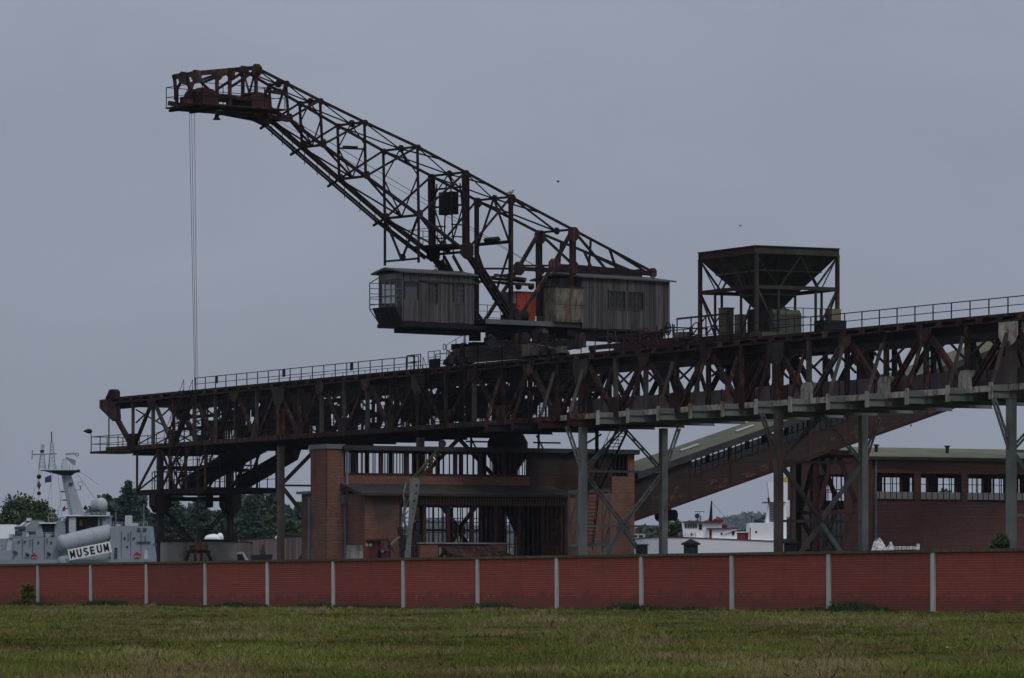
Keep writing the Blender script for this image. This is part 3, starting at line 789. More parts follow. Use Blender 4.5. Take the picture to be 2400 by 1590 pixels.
Bt = [pair((648,265),(605,270)), pair((676,278),(637,285)), pair((755,339),(708,347)), pair((857,413),(795,421)), pair((981,504),(902,513)), pair((1092,591),(1013,597))]
Hd = [pair((458,171),(428,177)), pair((538.5,164),(508.5,170))]
Hb = [pair((470,240),(434,245)), pair((540,246),(510,251)), pair((600,253),(570,258))]
FOOT = pair((1198,752),(1119,757))
E6 = pair((1296,616),(1214,637)); E7 = pair((1342,620),(1263,638)); E8 = pair((1528,641),(1494,645))
BS = 'boom_steel'
def mb(name, p, q, a=0.22, b=0.22, mat=BS, prof='box', ref=None, ext=0.0): return bar(crane, name, p, q, a, b, mat, prof, ref if ref is not None else Y3, ext)
def mid(p, q, t=0.5): return p.lerp(q, t)
def gus(p, r=0.5, mat=BS, ref=None, name='gusset_plate'):
    m = MB(); rr = r
    pts = [(-rr, 0, .5*rr), (-.5*rr, 0, rr), (.5*rr, 0, rr), (rr, 0, .5*rr), (rr, 0, -.5*rr), (.4*rr, 0, -rr), (-.4*rr, 0, -rr), (-rr, 0, -.5*rr)]
    m.prism(pts, (0, .06, 0))
    m.build(name, mat, crane, CM.copy() @ Matrix.Translation(CMi @ (p - Y3*0.16)))
for k_ in (0, 1):
    tops = [t[k_] for t in T]; bots = [b[k_] for b in Bt]
    for i in range(len(tops) - 1):
        mb('top_chord', tops[i], tops[i+1], 0.19, 0.19, ext=0.08)
    for i in range(len(bots) - 1):
        mb('bottom_chord', bots[i], bots[i+1], 0.24, 0.23 if k_ == 0 else 0.36, ext=0.08)
    for i in range(6):
        thick = 0.46 if i == 5 else 0.17
        bt_ = Bt[0][k_] if i == 0 else bots[i]
        if i == 0: continue
        mb('boom_post', tops[i], bots[i], thick, thick, prof='beam' if i == 5 else 'box')
        gus(tops[i] - Z3*.1, 0.27); gus(bots[i] + Z3*.1, 0.34 if i < 5 else 0.7)
    for i in range(1, 7):
        a = tops[i]; b = bots[i-1]
        mb('boom_diagonal', a, b, 0.13, 0.16, prof='angle')
    # rear part: posts and struts down to the turntable
    base6 = Vector((tops[6].x, tops[6].y, FOOT[0].z)); mb('rear_post', tops[6], base6, 0.3, 0.3)
    gus(tops[6] - Z3*.2, 0.42)
    mb('leg_strut', bots[5], FOOT[k_], 0.40, 0.42, prof='twin'); mb('leg_strut', bots[5] + X3*1.0 - Z3*.4, FOOT[k_] + X3*.7, 0.2, 0.2)
    mb('rear_post', tops[7], Vector((tops[7].x, tops[7].y, 25.0)), 0.42, 0.42, 'rust_red', 'beam')
    gus(tops[7] - Z3*.4, 0.6, 'rust'); gus(E7[k_], 0.5, 'rust'); gus(E6[k_], 0.58, 'rust')
    mb('rear_diagonal', tops[7], E6[k_], 0.26, 0.28); mb('rear_diagonal', E6[k_], FOOT[k_] + X3*.6, 0.22, 0.26, 'rust', 'twin')
    mb('tail_chord', E6[k_], E7[k_], 0.3, 0.34); mb('tail_chord', E7[k_], E8[k_], 0.3, 0.4)
    mid78 = mid(tops[7], tops[8], .45); eb = mid(E7[k_], E8[k_], .55)
    mb('tail_strut', mid78, eb, 0.16, 0.18); mb('tail_strut', tops[7], mid(E7[k_], E8[k_], .42), 0.16, 0.2)
    mb('tail_strut', mid78, mid(E7[k_], E8[k_], .95), 0.14, 0.16)
    mb('tail_strut', mid(tops[7], tops[8], .22), mid(E7[k_], E8[k_], .2), 0.14, 0.16)
    gus(E8[k_] + Z3*.05, 0.42, 'rust')
    # tie from rear post foot to mid
    mb('tie_rod', Vector((tops[6].x, tops[6].y, E6[k_].z - .2)), E6[k_], 0.14, 0.16)
    mb('tie_rod', mid(bots[5], FOOT[k_], .38), Vector((tops[6].x, tops[6].y, E6[k_].z - .9)), 0.12, 0.14)
# frames across the boom and the bracing in the top and bottom planes
for i in range(9):
    n_, f_ = T[i]
    if i: mb('cross_member', n_, f_, 0.18, 0.18, ref=Z3)
    m_ = mid(n_, f_)
    if 0 < i < 8:
        for q in (0, 1):
            if i < 7: mb('top_brace', T[i-1][q] if i > 1 else T[0][q], m_, 0.12, 0.15, prof='angle', ref=Z3)
            else: mb('top_brace', T[i-1][q], m_, 0.12, 0.15, ref=Z3)
            if i >= 4 and i < 7:
                mm_ = mid(T[i][q], T[i+1][q], .5)
                mb('top_brace', m_, mm_, 0.12, 0.16, ref=Z3)
        gus(m_, 0.3, BS)
for i in range(1, 6):
    n_, f_ = Bt[i]; m_ = mid(n_, f_)
    mb('cross_member', n_, f_, 0.2, 0.2, ref=Z3)
    for q in (0, 1): mb('bottom_brace', Bt[i-1][q], m_, 0.12, 0.16, ref=Z3)
    if i >= 2:
        tm = mid(*T[i])
        lo = 0.55
        for q in (0, 1):
            pm_ = T[i][q].lerp(Bt[i][q], 0.42 if i != 5 else .3)
            mb('frame_brace', tm, pm_, 0.07, 0.09); mb('frame_brace', pm_, m_, 0.08, 0.10)
        if i == 3: mb('frame_strut', T[i][0].lerp(Bt[i][0], .5), T[i][1].lerp(Bt[i][1], .42), 0.14, 0.16)
tm = mid(*T[6])
for q in (0, 1):
    pq = T[6][q] - Z3 * (T[6][q].z - FOOT[0].z) * 0.4
    mb('frame_brace', tm, pq, 0.12, 0.15); mb('frame_brace', pq, tm - Z3*(tm.z - FOOT[0].z)*.82, 0.12, 0.15)
pa = T[6][0] - Z3*3.75; pb = T[6][1] - Z3*3.75
mb('frame_strut', pa, pb, 0.2, 0.22)
mb('lamp_box', mid(pa, pb, .35) + Z3*.3, mid(pa, pb, .75) + Z3*.3, 0.3, 0.35, 'olive_steel')
pa = T[3][0].lerp(Bt[3][0], .5); pb = T[3][1].lerp(Bt[3][1], .42)
mb('lamp_box', mid(pa, pb, .3) + Z3*.15, mid(pa, pb, .8) + Z3*.15, 0.16, 0.2, 'olive_steel')
# cabin hangers
for q in (0, 1):
    mb('cabin_hanger', Bt[4][q], Vector((Bt[4][q].x, Bt[4][q].y, 28.6)), 0.16, 0.16)
h0, h1 = [Vector((Bt[4][q].x, Bt[4][q].y, 28.95)) for q in (0, 1)]
mb('hanger_tie', h0, h1, 0.16, 0.16, ref=Z3)
for q in (0, 1): mb('hanger_brace', Bt[4][q], mid(h0, h1), 0.13, 0.18)
gus(mid(h0, h1) + Z3*.2, .3)
# head of the boom
for k_ in (0, 1):
    mb('head_chord', Hd[0][k_] - X3*0.9 - Z3*.25, Hd[0][k_], 0.34, 0.42, 'rust'); mb('head_chord', Hd[0][k_], Hd[1][k_], 0.28, 0.34, 'rust'); mb('head_chord', Hd[1][k_], T[0][k_], 0.28, 0.34, 'rust', ext=.1)
    Hmid = mid(Hd[0][k_], Hd[1][k_], .02)
    mb('head_post', Hd[0][k_] - X3*0.8 - Z3*.3, Vector((0, 0, 0)) + (Hb[0][k_] - X3*0.8), 0.2, 0.22, 'rust')
    for q_, (a, b) in enumerate(((Hd[1][k_], Hb[1][k_]), (T[0][k_], Hb[2][k_]))):
        mb('head_post', a, Vector((a.x, a.y, b.z)), 0.22, 0.24, 'rust'); gus(a - Z3*.25, .42, 'rust')
    gus(Hd[0][k_] - Z3*.25, .5, 'rust')
    gus(T[0][k_] - Z3*.2, .5, 'rust')
    mb('head_diagonal', Hd[1][k_] - Z3*.2, Hb[0][k_] + X3*.2 + Z3*1.6, 0.14, 0.2, 'rust', 'angle')
    mb('head_diagonal', T[0][k_] - Z3*.2, Hb[1][k_] - X3*.2 + Z3*1.3, 0.14, 0.2, BS, 'angle')
    for dx in (-.9, .9): mb('head_strut', Hd[0][k_] - Z3*.3, Hb[0][k_] + X3*dx + Z3*1.0, 0.14, 0.2, 'rust')
    mb('head_bearer', Hb[0][k_] - X3*1.6, Bt[1][k_] - Z3*.1 + X3*.0, 0.3, 0.34, 'rust')
    mb('bottom_chord', Bt[0][k_], Hb[2][k_], 0.3, 0.36, 'rust')
mb('frame_strut', T[0][0] - Z3*2.1, T[0][1] - Z3*2.1, 0.24, 0.3, 'rust')
for q in (0, 1): mb('frame_brace', T[0][q], mid(T[0][0], T[0][1]) - Z3*2.0, 0.1, 0.14, 'rust')
hc = CMi @ mid(mid(*Hb[0]), mid(*Hb[2]))
zP = hc.z - 0.15
pl = MB()
pl.box(hc.x - 3.7, hc.x + 4.6, -2.55, -1.55, zP - .12, zP); pl.box(hc.x - 3.7, hc.x + 3.9, 1.55, 2.55, zP - .12, zP)
pl.box(hc.x - 3.7, hc.x - 2.7, -1.55, 1.55, zP - .12, zP); pl.box(hc.x + 2.6, hc.x + 4.6, -1.55, 1.55, zP - .12, zP)
pl.build('head_platform', 'rust', crane, CM)
for x in (-3.3, -1.3, 1.3, 3.6):
    bar(crane, 'platform_beam', CL(hc.x + x, -2.4, zP - .25), CL(hc.x + x, 2.5, zP - .25), 0.2, 0.22, 'rust_dark')
for y in (-1.5, 1.5):
    bar(crane, 'platform_bearer', CL(hc.x - 3.6, y, zP - .24), CL(hc.x + 4.5, y, zP - .24), 0.2, 0.16, 'rust_dark')
m = MB(); m.lathe(CL(hc.x + .4, 1.2, zP - .42), [(.16, 0), (.18, -.2), (.34, -.42)], 10); m.build('signal_horn', 'rust_dark', crane)
def winch(x, name, w=2.6, l=2.6):
    m = MB()
    m.box(x - l/2, x + l/2, -w/2, w/2, zP, zP + .75)
    m.prism([(x - l/2, -w/2 - .05, zP + .75), (x + l/2, -w/2 - .05, zP + .75), (x + l*.28, -w/2 - .05, zP + 1.3), (x - l*.2, -w/2 - .05, zP + 1.4)], (0, w*.4, 0))
    m.tube((x, -w/2 + 1.2, zP + .7), (x, w/2, zP + .7), .72, n=18)
    return m.build(name, 'rust_red', crane, CM)
winch(hc.x - 2.2, 'winch_housing', w=2.2, l=2.2); winch(hc.x + 3.2, 'winch_housing', w=2.2, l=1.9)
bar(crane, 'drive_cover', CL(hc.x - 3.6, -1.0, zP + .55), CL(hc.x - 3.0, -1.0, zP + .55), .9, 1.0, 'rust_dark')
bar(crane, 'drive_shaft', CL(hc.x - 1.2, -.9, zP + .85), CL(hc.x + 2.3, -.9, zP + .75), 0.3, 0.36, 'rust')
bar(crane, 'drive_shaft', CL(hc.x - 1.2, 1.0, zP + .8), CL(hc.x + 2.3, 1.0, zP + .8), 0.3, 0.3, 'rust_dark')
bar(crane, 'gearbox', CL(hc.x + .6, -.2, zP + .2), CL(hc.x + 2.0, -.2, zP + .2), 1.6, .8, 'rust_dark')
rail_pts = [CL(hc.x + 4.5, 2.5, zP), CL(hc.x - 3.65, 2.5, zP), CL(hc.x - 3.65, -2.5, zP), CL(hc.x + 4.5, -2.5, zP)]
railing(crane, rail_pts, h=1.6, step=2.0, mat='rust_dark', r=0.06)
bar(crane, 'head_pole', CL(hc.x - 3.75, 1.2, zP + .5), CL(hc.x - 3.75, 1.2, zP + 2.6), 0.1, 0.1, 'rust_dark')
railing(crane, [CL(hc.x + 4.5, -2.5, zP), CL(hc.x + 4.5, 2.5, zP)], h=1.9, step=2.5, mat='rust_dark', r=0.06)
bar(crane, 'head_strut', Vector((T[1][0].x, T[1][0].y, zP + 1.4)), CL(hc.x + 3.4, -1.4, zP + 1.5), 0.25, 0.3, 'rust')
# catwalk hung below the far bottom chord
for q in (.3, .75):
    off = Y3 * (0.25 + q) - Z3 * 0.3
    pp = [Bt[0][1] + off - X3*.8 + Z3*.3] + [b[1] + off for b in Bt[1:]]
    for a, b in zip(pp[:-1], pp[1:]): mb('catwalk_stringer', a, b, 0.10, 0.16, 'rust_dark')
for i in range(1, 5):
    a, b = Bt[i][1] + Y3*.97 - Z3*.42, Bt[i+1][1] + Y3*.97 - Z3*.42
    mb('catwalk_rail', a + Z3*1.05 + Y3*.4, b + Z3*1.05 + Y3*.4, 0.05, 0.05, 'rust_dark', 'tube')
    for t in (0, .33, .67):
        p = a.lerp(b, t) + Y3*.4
        mb('catwalk_post', p, p + Z3*1.05, 0.05, 0.05, 'rust_dark')
    mb('catwalk_bracket', Bt[i][1], Bt[i][1] + Y3*1.6 - Z3*.5, 0.18, 0.14, 'rust_dark')
# ropes: along the boom and down to the grab
for dy, dz in ((-.5, 0), (0, .25), (.55, -.45)):
    a = CL(hc.x + 3.0, dy, zP + 1.0 + dz); b = cpx(1272, 634, dy)
    bar(crane, 'boom_rope', a, b, 0.035, 0.035, 'dark_steel', 'tube')
GR = cpx(465, 1272, 0.0)
for k_, px in enumerate((443.5, 449, 455.5)):
    a = cpx(px, 256, (-.35, 0.1, .5)[k_])
    bar(crane, 'hoist_rope', a, Vector((GR.x + (k_-1)*.05, GR.y + (k_-1)*.03, GR.z)), 0.035, 0.035, 'dark_steel', 'tube')
# counterweight block and its guide tower between the main posts
m = MB(); t5 = CMi @ mid(*T[5])
for i in range(5):
    m.box(t5.x - .4, t5.x + .4, -.85 + i*.34, -.85 + i*.34 + .29, t5.z - 3.4 + .1*(i % 2), t5.z - 1.5 - .12*(i % 2))
m.box(t5.x - .3, t5.x + .3, -.8, .8, t5.z - 3.2, t5.z - 1.7)
m.build('counterweight', 'rust_dark', crane, CM)
for sy in (-1.05, 1.05):
    for sx in (-.5, .5):
        bar(crane, 'guide_post', CL(t5.x + sx, sy*.9, t5.z - .8), CL(t5.x + sx*1.4, sy*1.5, t5.z - 7.2), 0.12, 0.12, BS)
    for z in (-1.9, -4.3, -5.3, -6.3): bar(crane, 'guide_rung', CL(t5.x - .6, sy*1.1, t5.z + z), CL(t5.x + .6, sy*1.1, t5.z + z), 0.1, 0.1, BS)
for z in (-1.2, -2.7):
    bar(crane, 'guide_beam', T[5][0] + Z3*z - X3*.15, T[5][1] + Z3*z - X3*.15, 0.14, 0.2, BS)
bar(crane, 'platform_beam', T[5][0] - Z3*6.2 + X3*.1, T[5][1] - Z3*6.2, 0.3, 0.34, BS)
m = MB(); m.box(t5.x - 2.4, t5.x + .9, -2.3, 2.6, t5.z - 6.15, t5.z - 6.05); m.build('service_platform', BS, crane, CM)
railing(crane, [CL(t5.x + .8, 2.5, t5.z - 6.05), CL(t5.x - 2.3, 2.5, t5.z - 6.05), CL(t5.x - 2.3, -2.0, t5.z - 6.05)], h=1.4, step=1.4, mat=BS, r=.055)
# ladder to the cabin roof
for q in (-.3, .3): bar(crane, 'ladder_rail', cpx(1015, 560, q + 1.4), cpx(1022, 632, q + 1.4), 0.08, 0.08, BS)
for i in range(10): 
    p = cpx(1015, 560, 1.4).lerp(cpx(1022, 632, 1.4), i/9); bar(crane, 'ladder_rung', p - Y3*.3, p + Y3*.3, .05, .05, BS)
for px in (1040, 1062): bar(crane, 'boom_strut', cpx(px, 600, 1.2), cpx(px + 22, 640, 1.2), 0.18, 0.22, BS)
# operator's cabin, clad in boards
def boarded(parent, x0, x1, y0, y1, z0, z1, side, mat='grey_boards', holes=(), bw=0.26, th=0.05):
    """upright boards over one wall; side 'n' runs along x at y0, side 'e' runs along y at x0; holes = (a, b, z0, z1)"""
    a, b = (x0, x1) if side == 'n' else (y0, y1)
    n = max(1, round((b - a) / bw)); st = (b - a) / n
    for i in range(n):
        p, q = a + i*st + .012, a + (i+1)*st - .012
        pr = R.uniform(-.015, .02)
        spans = [(z0 - R.uniform(0, .06), z1)]
        for (h0_, h1_, hz0, hz1) in holes:
            if q > h0_ and p < h1_:
                spans = [(z0, hz0), (hz1, z1)]
        for (c, d) in spans:
            if side == 'n': m = MB().box(p, q, y0 - th - pr, y0 - .004, c, d)
            else: m = MB().box(x0 - th - pr, x0 - .004, p, q, c, d)
            m.build('board', mat, parent, CM)
yN = -2.15
cA = cloc(946, 633, yN); cB = cloc(1111, 641, yN)
zt, zb = cA.z - .12, cloc(946, 752, yN).z
x0, x1, y0, y1 = cA.x, cB.x, yN, yN + 3.4
cab = MB()
th = .1
ch = [(x0 + .15, x0 + 1.5, zb + 1.75, zb + 3.25), (x0 + 2.75, x0 + 3.5, zb + 1.6, zb + 3.2), (x0 + 5.35, x0 + 6.35, zb + 1.7, zb + 3.3)]
def holed(m, a, b, holes, z0, z1, put_):
    xs = sorted(holes); cur = a
    for (h0_, h1_, hz0, hz1) in xs:
        put_(m, cur, h0_, z0, z1); put_(m, h0_, h1_, z0, hz0); put_(m, h0_, h1_, hz1, z1); cur = h1_
    put_(m, cur, b, z0, z1)
holed(cab, x0, x1, ch, zb, zt, lambda m, a, b, c, d: m.box(a, b, y0, y0 + th, c, d))
ch2 = [(x0 + .3, x0 + 1.7, zb + 1.6, zb + 3.2), (x0 + 2.4, x0 + 4.3, zb + 1.6, zb + 3.1)]
holed(cab, x0, x1, ch2, zb, zt, lambda m, a, b, c, d: m.box(a, b, y1 - th, y1, c, d))
cab.box(x1 - th, x1, y0 + th, y1 - th, zb, zt)
cab.box(x0, x1, y0, y1, zb - .14, zb - .004); cab.box(x0, x1 - th, y0 + th, y1 - th, zt - .1, zt - .004)
cabin = cab.build('operator_cabin', 'dark_steel', crane, CM)
boarded(cabin, x0, x1, y0, y1, zb, zt, 'n', holes=ch)
rf = MB(); ym = (y0 + y1) / 2 + .2
rf.prism([(x0 - .55, y0 - .3, zt + .02), (x0 - .55, ym, zt + .42), (x0 - .55, y1 + .35, zt + .0), (x0 - .55, y1 + .35, zt - .14), (x0 - .55, ym, zt + .24), (x0 - .55, y0 - .3, zt - .1)], (x1 - x0 + .8, 0, 0))
rf.build('cabin_roof', 'roof_felt', cabin, CM)
for (a, b, c, d) in ch[1:]:
    fr = MB()
    fr.box(a - .08, b + .08, y0 - .1, y0 - .055, c - .1, c); fr.box(a - .08, b + .08, y0 - .1, y0 - .055, d, d + .08)
    fr.box(a - .08, a, y0 - .1, y0 - .055, c, d); fr.box(b, b + .08, y0 - .1, y0 - .055, c, d)
    fr.box((a+b)/2 - .05, (a+b)/2 + .05, y0 + .02, y0 + .07, c, d)
    for t in (.25, .5, .75): fr.box(a, b, y0 + .03, y0 + .06, c + (d-c)*t - .025, c + (d-c)*t + .025)
    wn = fr.build('window_frame', 'grey_boards', cabin, CM)
    MB().box(a, b, y0 + .04, y0 + .048, c, d).build('pane', 'clear_glass', wn, CM)
a, b, c, d = ch[0]
MB().box(a, b, y0 + .05, y0 + .058, c, d).build('pane', 'window_glass', cabin, CM)
# glazed front bay
fz0, fz1 = zb + 1.15, zt - .55
fr = MB()
for t in (0, .25, .5, .75, 1): y = y0 + .1 + (y1 - y0 - .2)*t; fr.box(x0 - .05, x0 + .03, y - .04, y + .04, zb, zt - .1)
for z in (fz0, fz0 + .9, fz0 + 1.5, fz1): fr.box(x0 - .04, x0 + .02, y0 + .1, y1 - .1, z - .03, z + .03)
fr.box(x0 - .03, x0 + .05, y0 + .1, y1 - .1, fz1, zt - .1)
ff = fr.build('front_frame', 'grey_steel', cabin, CM)
MB().box(x0 - .005, x0 + .003, y0 + .12, y1 - .12, fz0, fz1).build('pane', 'clear_glass', ff, CM)
MB().prism([(x0 - .02, y0 + .1, fz0), (x0 - .75, y0 + .2, fz0), (x0 - .1, y0 + .2, zb - .1), (x0 - .02, y0 + .1, zb - .1)], (0, y1 - y0 - .3, 0)).build('front_apron', 'dark_steel', cabin, CM)
for t in (.2, .45, .7):
    y = y0 + .2 + (y1-y0-.3)*t
    MB().bar((x0 - .76, y, fz0), (x0 - .12, y, zb - .08), .06, .06).build('apron_bar', 'rust_dark', cabin, CM)
guard = [(x0 - .05, y1 - .1, zt - .35), (x0 - 1.0, y1 - .1, zt - .85), (x0 - 1.0, y1 - .1, fz0 - .1), (x0 - .1, y1 - .1, zb)]
for a, b in zip(guard[:-1], guard[1:]): MB().bar(a, b, .06, .06).build('guard_bar', 'rust_dark', cabin, CM)
for i in range(6):
    z = fz0 - .1 + (zt - .85 - fz0 + .1)*i/5
    MB().bar((x0 - 1.0, y1 - .1, z), (x0, y1 - .1, z), .05, .05).build('guard_bar', 'rust_dark', cabin, CM)
for z in (fz0 + .9, fz0 + .25): MB().bar((x0 - 1.0, y1 - .1, z), (x0 - .75, y0 + .2, z), .05, .05).build('guard_bar', 'rust_dark', cabin, CM)
MB().box(x0 - .15, x1 + 1.5, y0 - .05, y1, zb - .48, zb - .15).build('floor_frame', 'rust_dark', cabin, CM)
MB().box(x0 + 1.3, x1 + 1.0, y0 + .5, y1 - .4, zb - .85, zb - .48).build('floor_frame', 'rust_dark', cabin, CM)
MB().box(x0 + 1.6, x1 + .5, y0 - .16, y0 - .06, zt - .75, zt - .64).build('gutter', 'olive_steel', cabin, CM)
# machine house at the back
yH = -2.9
hA = cloc(1363, 644, yH); hB = cloc(1569, 657, yH)
zt, zb = hA.z - .15, cloc(1363, 768, yH).z
x0, x1, y0, y1 = hA.x, hB.x, yH, yH + 6.0
w0, w1 = cloc(1426, 700, yH).x, cloc(1508, 700, yH).x
wz0, wz1 = cloc(1465, 727, yH).z, cloc(1465, 682, yH).z
ms = MB()
holed(ms, x0, x1, [(w0, w1, wz0, wz1)], zb, zt, lambda m, a, b, c, d: m.box(a, b, y0, y0 + .12, c, d))
ms.box(x0, x1, y1 - .12, y1, zb, zt); ms.box(x0, x0 + .12, y0 + .12, y1 - .12, zb, zt); ms.box(x1 - .12, x1, y0 + .12, y1 - .12, zb, zt)
ms.box(x0, x1, y0, y1, zb - .15, zb - .004); ms.box(x0 + .12, x1 - .12, y0 + .12, y1 - .12, zt - .1, zt - .01)
house = ms.build('machine_house', 'dark_steel', crane, CM)
boarded(house, x0, x1, y0, y1, zb, zt, 'n', holes=[(w0, w1, wz0, wz1)])
boarded(house, x0, x1, y0, y1, zb, zt, 'e', mat='grey_boards')
rf = MB(); ym = (y0 + y1) / 2
rf.prism([(x0 - .5, y0 - .35, zt + .02), (x0 - .5, ym, zt + .5), (x0 - .5, y1 + .35, zt + .02), (x0 - .5, y1 + .35, zt - .12), (x0 - .5, ym, zt + .32), (x0 - .5, y0 - .35, zt - .1)], (x1 - x0 + 1.0, 0, 0))
rf.build('house_roof', 'roof_felt', house, CM)
MB().prism([(x0 - .06, y0 + .02, zt - .02), (x0 - .06, ym, zt + .32), (x0 - .06, y1 - .02, zt - .02)], (.1, 0, 0)).build('gable', 'dark_steel', house, CM)
for (a, b) in ((w0, (w0+w1)/2 - .08), ((w0+w1)/2 + .08, w1)):
    fr = MB()
    fr.box(a, b, y0 - .1, y0 + .03, wz0, wz0 + .1); fr.box(a, b, y0 - .1, y0 + .03, wz1 - .1, wz1); fr.box(a, a + .1, y0 - .1, y0 + .03, wz0 + .1, wz1 - .1); fr.box(b - .1, b, y0 - .1, y0 + .03, wz0 + .1, wz1 - .1)
    for t in (.25, .5, .75): fr.box(a + (b-a)*t - .02, a + (b-a)*t + .02, y0 - .02, y0 + .02, wz0 + .1, wz1 - .1)
    for t in (.33, .66): fr.box(a + .1, b - .1, y0 - .025, y0 + .015, wz0 + (wz1-wz0)*t - .02, wz0 + (wz1-wz0)*t + .02)
    wn = fr.build('window_frame', 'grey_boards', house, CM)
    MB().box(a + .1, b - .1, y0 + .025, y0 + .033, wz0 + .1, wz1 - .1).build('pane', 'window_glass', wn, CM)
MB().box((w0+w1)/2 - .08, (w0+w1)/2 + .08, y0 - .1, y0 + .05, wz0, wz1).build('mullion', 'grey_boards', house, CM)
d0 = y0 + 1.6
dr = MB().box(x0 - .1, x0 - .055, d0, d0 + 1.1, zb, zb + 2.6).build('house_door', 'loader_red', house, CM)
MB().box(x0 - .13, x0 - .105, d0 + .2, d0 + .9, zb + 1.5, zb + 2.3).build('pane', 'dark_glass', dr, CM)
MB().box(x0 - 1.3, x1 - .4, y0 + .3, y1 - .3, zb - .75, zb - .16).build('floor_frame', 'rust_dark', house, CM)
# switch cabinet in peeling paint, orange cabinet, motor
a = cloc(1300, 673, -3.0); b = cloc(1367, 758, -3.0)
sc = MB(); sc.box(a.x, b.x - .1, -3.15, -1.6, b.z + .05, a.z)
cabn = sc.build('switch_cabinet', 'peeling_paint', crane, CM)
MB().box(a.x + .05, (a.x+b.x)/2 - .03, -3.19, -3.155, b.z + .2, (a.z+b.z)/2 - .1).build('cabinet_door', 'peeling_paint', cabn, CM)
MB().box((a.x+b.x)/2 + .03, b.x - .15, -3.19, -3.155, b.z + .2, (a.z+b.z)/2 - .1).build('cabinet_door', 'peeling_paint', cabn, CM)
MB().box(a.x + .05, b.x - .15, -3.19, -3.155, (a.z+b.z)/2 + .02, a.z - .1).build('cabinet_door', 'peeling_paint', cabn, CM)
MB().box(a.x - .06, b.x - .04, -3.22, -1.55, a.z, a.z + .08).build('cabinet_top', 'rust', cabn, CM)
a = cloc(1212, 686, -.6); b = cloc(1255, 752, -.6)
oc = MB().box(a.x, b.x, -.6, .9, b.z, a.z).build('relay_cabinet', 'orange_paint', crane, CM)
MB().box(a.x - .03, b.x + .03, -.64, .94, a.z, a.z + .12).build('cabinet_top', 'grey_brown_steel', oc, CM)
MB().box((a.x+b.x)/2 - .02, (a.x+b.x)/2 + .02, -.63, -.605, b.z + .1, a.z - .1).build('door_joint', 'rust', oc, CM)
MB().box(a.x + .1, a.x + .25, -.65, -.605, b.z + 1.1, b.z + 1.25).build('door_handle', 'dark_steel', oc, CM)
MB().box(a.x - .75, a.x - .04, -.5, .9, b.z + .9, a.z + .05).build('grey_cabinet', 'pale_grey_steel', crane, CM)
zf = FOOT[0].z
m = MB(); m.lathe(CL(-.7, -1.3, zf), [(.9, 0), (.9, .5), (.7, .6), (.7, 1.0), (.45, 1.1), (.45, 1.5)], 14); m.build('slew_motor', 'dark_steel', crane)
m = MB(); m.tube(CL(-.5, -1.6, zf + .5), CL(.7, -1.6, zf + .5), .45, n=14); m.box(0, .01, 0, .01, 0, .01); m.v = m.v[:-8]; m.f = m.f[:-6]
m.build('winch_motor', 'dark_steel', crane)
# deck of the turntable, its ring and the carriage on the bridge rails
dk = MB(); dk.box(-4.6, 7.2, -2.7, 2.9, zf - .3, zf - .02); dk.build('turntable_deck', 'dark_steel', crane, CM)
MB().box(-4.6, 7.2, -2.78, -2.71, zf - .38, zf + .02).build('deck_edge', 'roof_felt', crane, CM)
MB().box(-2.6, 7.0, -2.0, 2.2, zf - .8, zf - .31).build('deck_girder', 'rust_dark', crane, CM)
m = MB(); m.lathe(CL(0, 0, 0), [(1.4, zf - 1.75), (1.9, zf - 1.4), (1.9, zf - .86)], 24); m.build('slewing_ring', 'rust_dark', crane)
for x, y in ((-2.4, -1.4), (-2.6, 1.2), (3.2, -1.8), (3.0, 1.6)):
    bar(crane, 'ring_roller', CL(x, y, zf - 1.6), CL(x, y, zf - .86), .9, 1.0, 'rust_dark')
railing(crane, [CL(-4.4, 2.8, zf), CL(-4.4, -.6, zf)], h=1.2, step=1.1, mat='dark_steel', r=.05)
railing(crane, [CL(-4.4, 2.8, zf), CL(1.5, 2.8, zf)], h=1.6, step=1.6, mat='dark_steel', r=.05, mids=2)
bar(crane, 'drag_pole', brp(1088, 772, -.4), Vector((brp(1088, 772, -.4).x, brp(1088, 772, -.4).y, 15.4)), .1, .1, 'dark_steel')
bar(crane, 'drag_pole', brp(1088, 772, -.4), brp(1100, 770, -.2), .1, .1, 'dark_steel')
# pulley beams over the turntable
for (p, q, y) in (((1143, 652), (1230, 660), -1.0), ((1160, 645), (1232, 655), -1.4), ((1178, 664), (1250, 668), -.4), ((1120, 660), (1200, 664), 1.2)):
    bar(crane, 'pulley_beam', cpx(*p, y), cpx(*q, y), .22, .28, 'rust')
for px in (1215, 1245):
    m = MB(); c = cpx(px, 672, -.4); m.tube(c - Y3*.1, c + Y3*.1, .28, n=12); m.build('pulley', 'rust_dark', crane)
for k_, w in enumerate((.42, BW - .42)):
    g = MB(); pts = []
    for px, py in ((1042, 856), (1044, 847), (1068, 819), (1112, 811), (1250, 806), (1290, 814), (1330, 824), (1330, 832)):
        s, z = br_px(px, py, w); pts.append((s, -.2, max(z, 20.75)))
    g.prism(pts, (0, .4, 0))
    gd = g.build('carriage_girder', 'grey_brown_steel' if k_ == 0 else 'rust_dark', crane, frame(BR(0, w, 0), U))
    sa, sb = pts[0][0], pts[-1][0]
    if k_ == 0: sa0, sb0 = sa, sb
    for t in (.12, .3, .5, .68, .86):
        s = sa + (sb - sa)*t; i_ = 21.0 + (1.2 if .2 < t < .8 else .4)
        bar(crane, 'girder_rib', BR(s, w - .24, 20.85), BR(s, w - .24, i_), .06, .12, 'rust_dark', ref=N3)
    for t in (.04, .12, .2, .8, .88, .96):
        s = sa + (sb - sa)*t; c = BR(s, w, 20.9)
        m = MB(); m.tube(c - N3*.34, c + N3*.34, .3, n=14); m.build('wheel', 'rust_dark', crane)
sa, sb = sa0, sb0
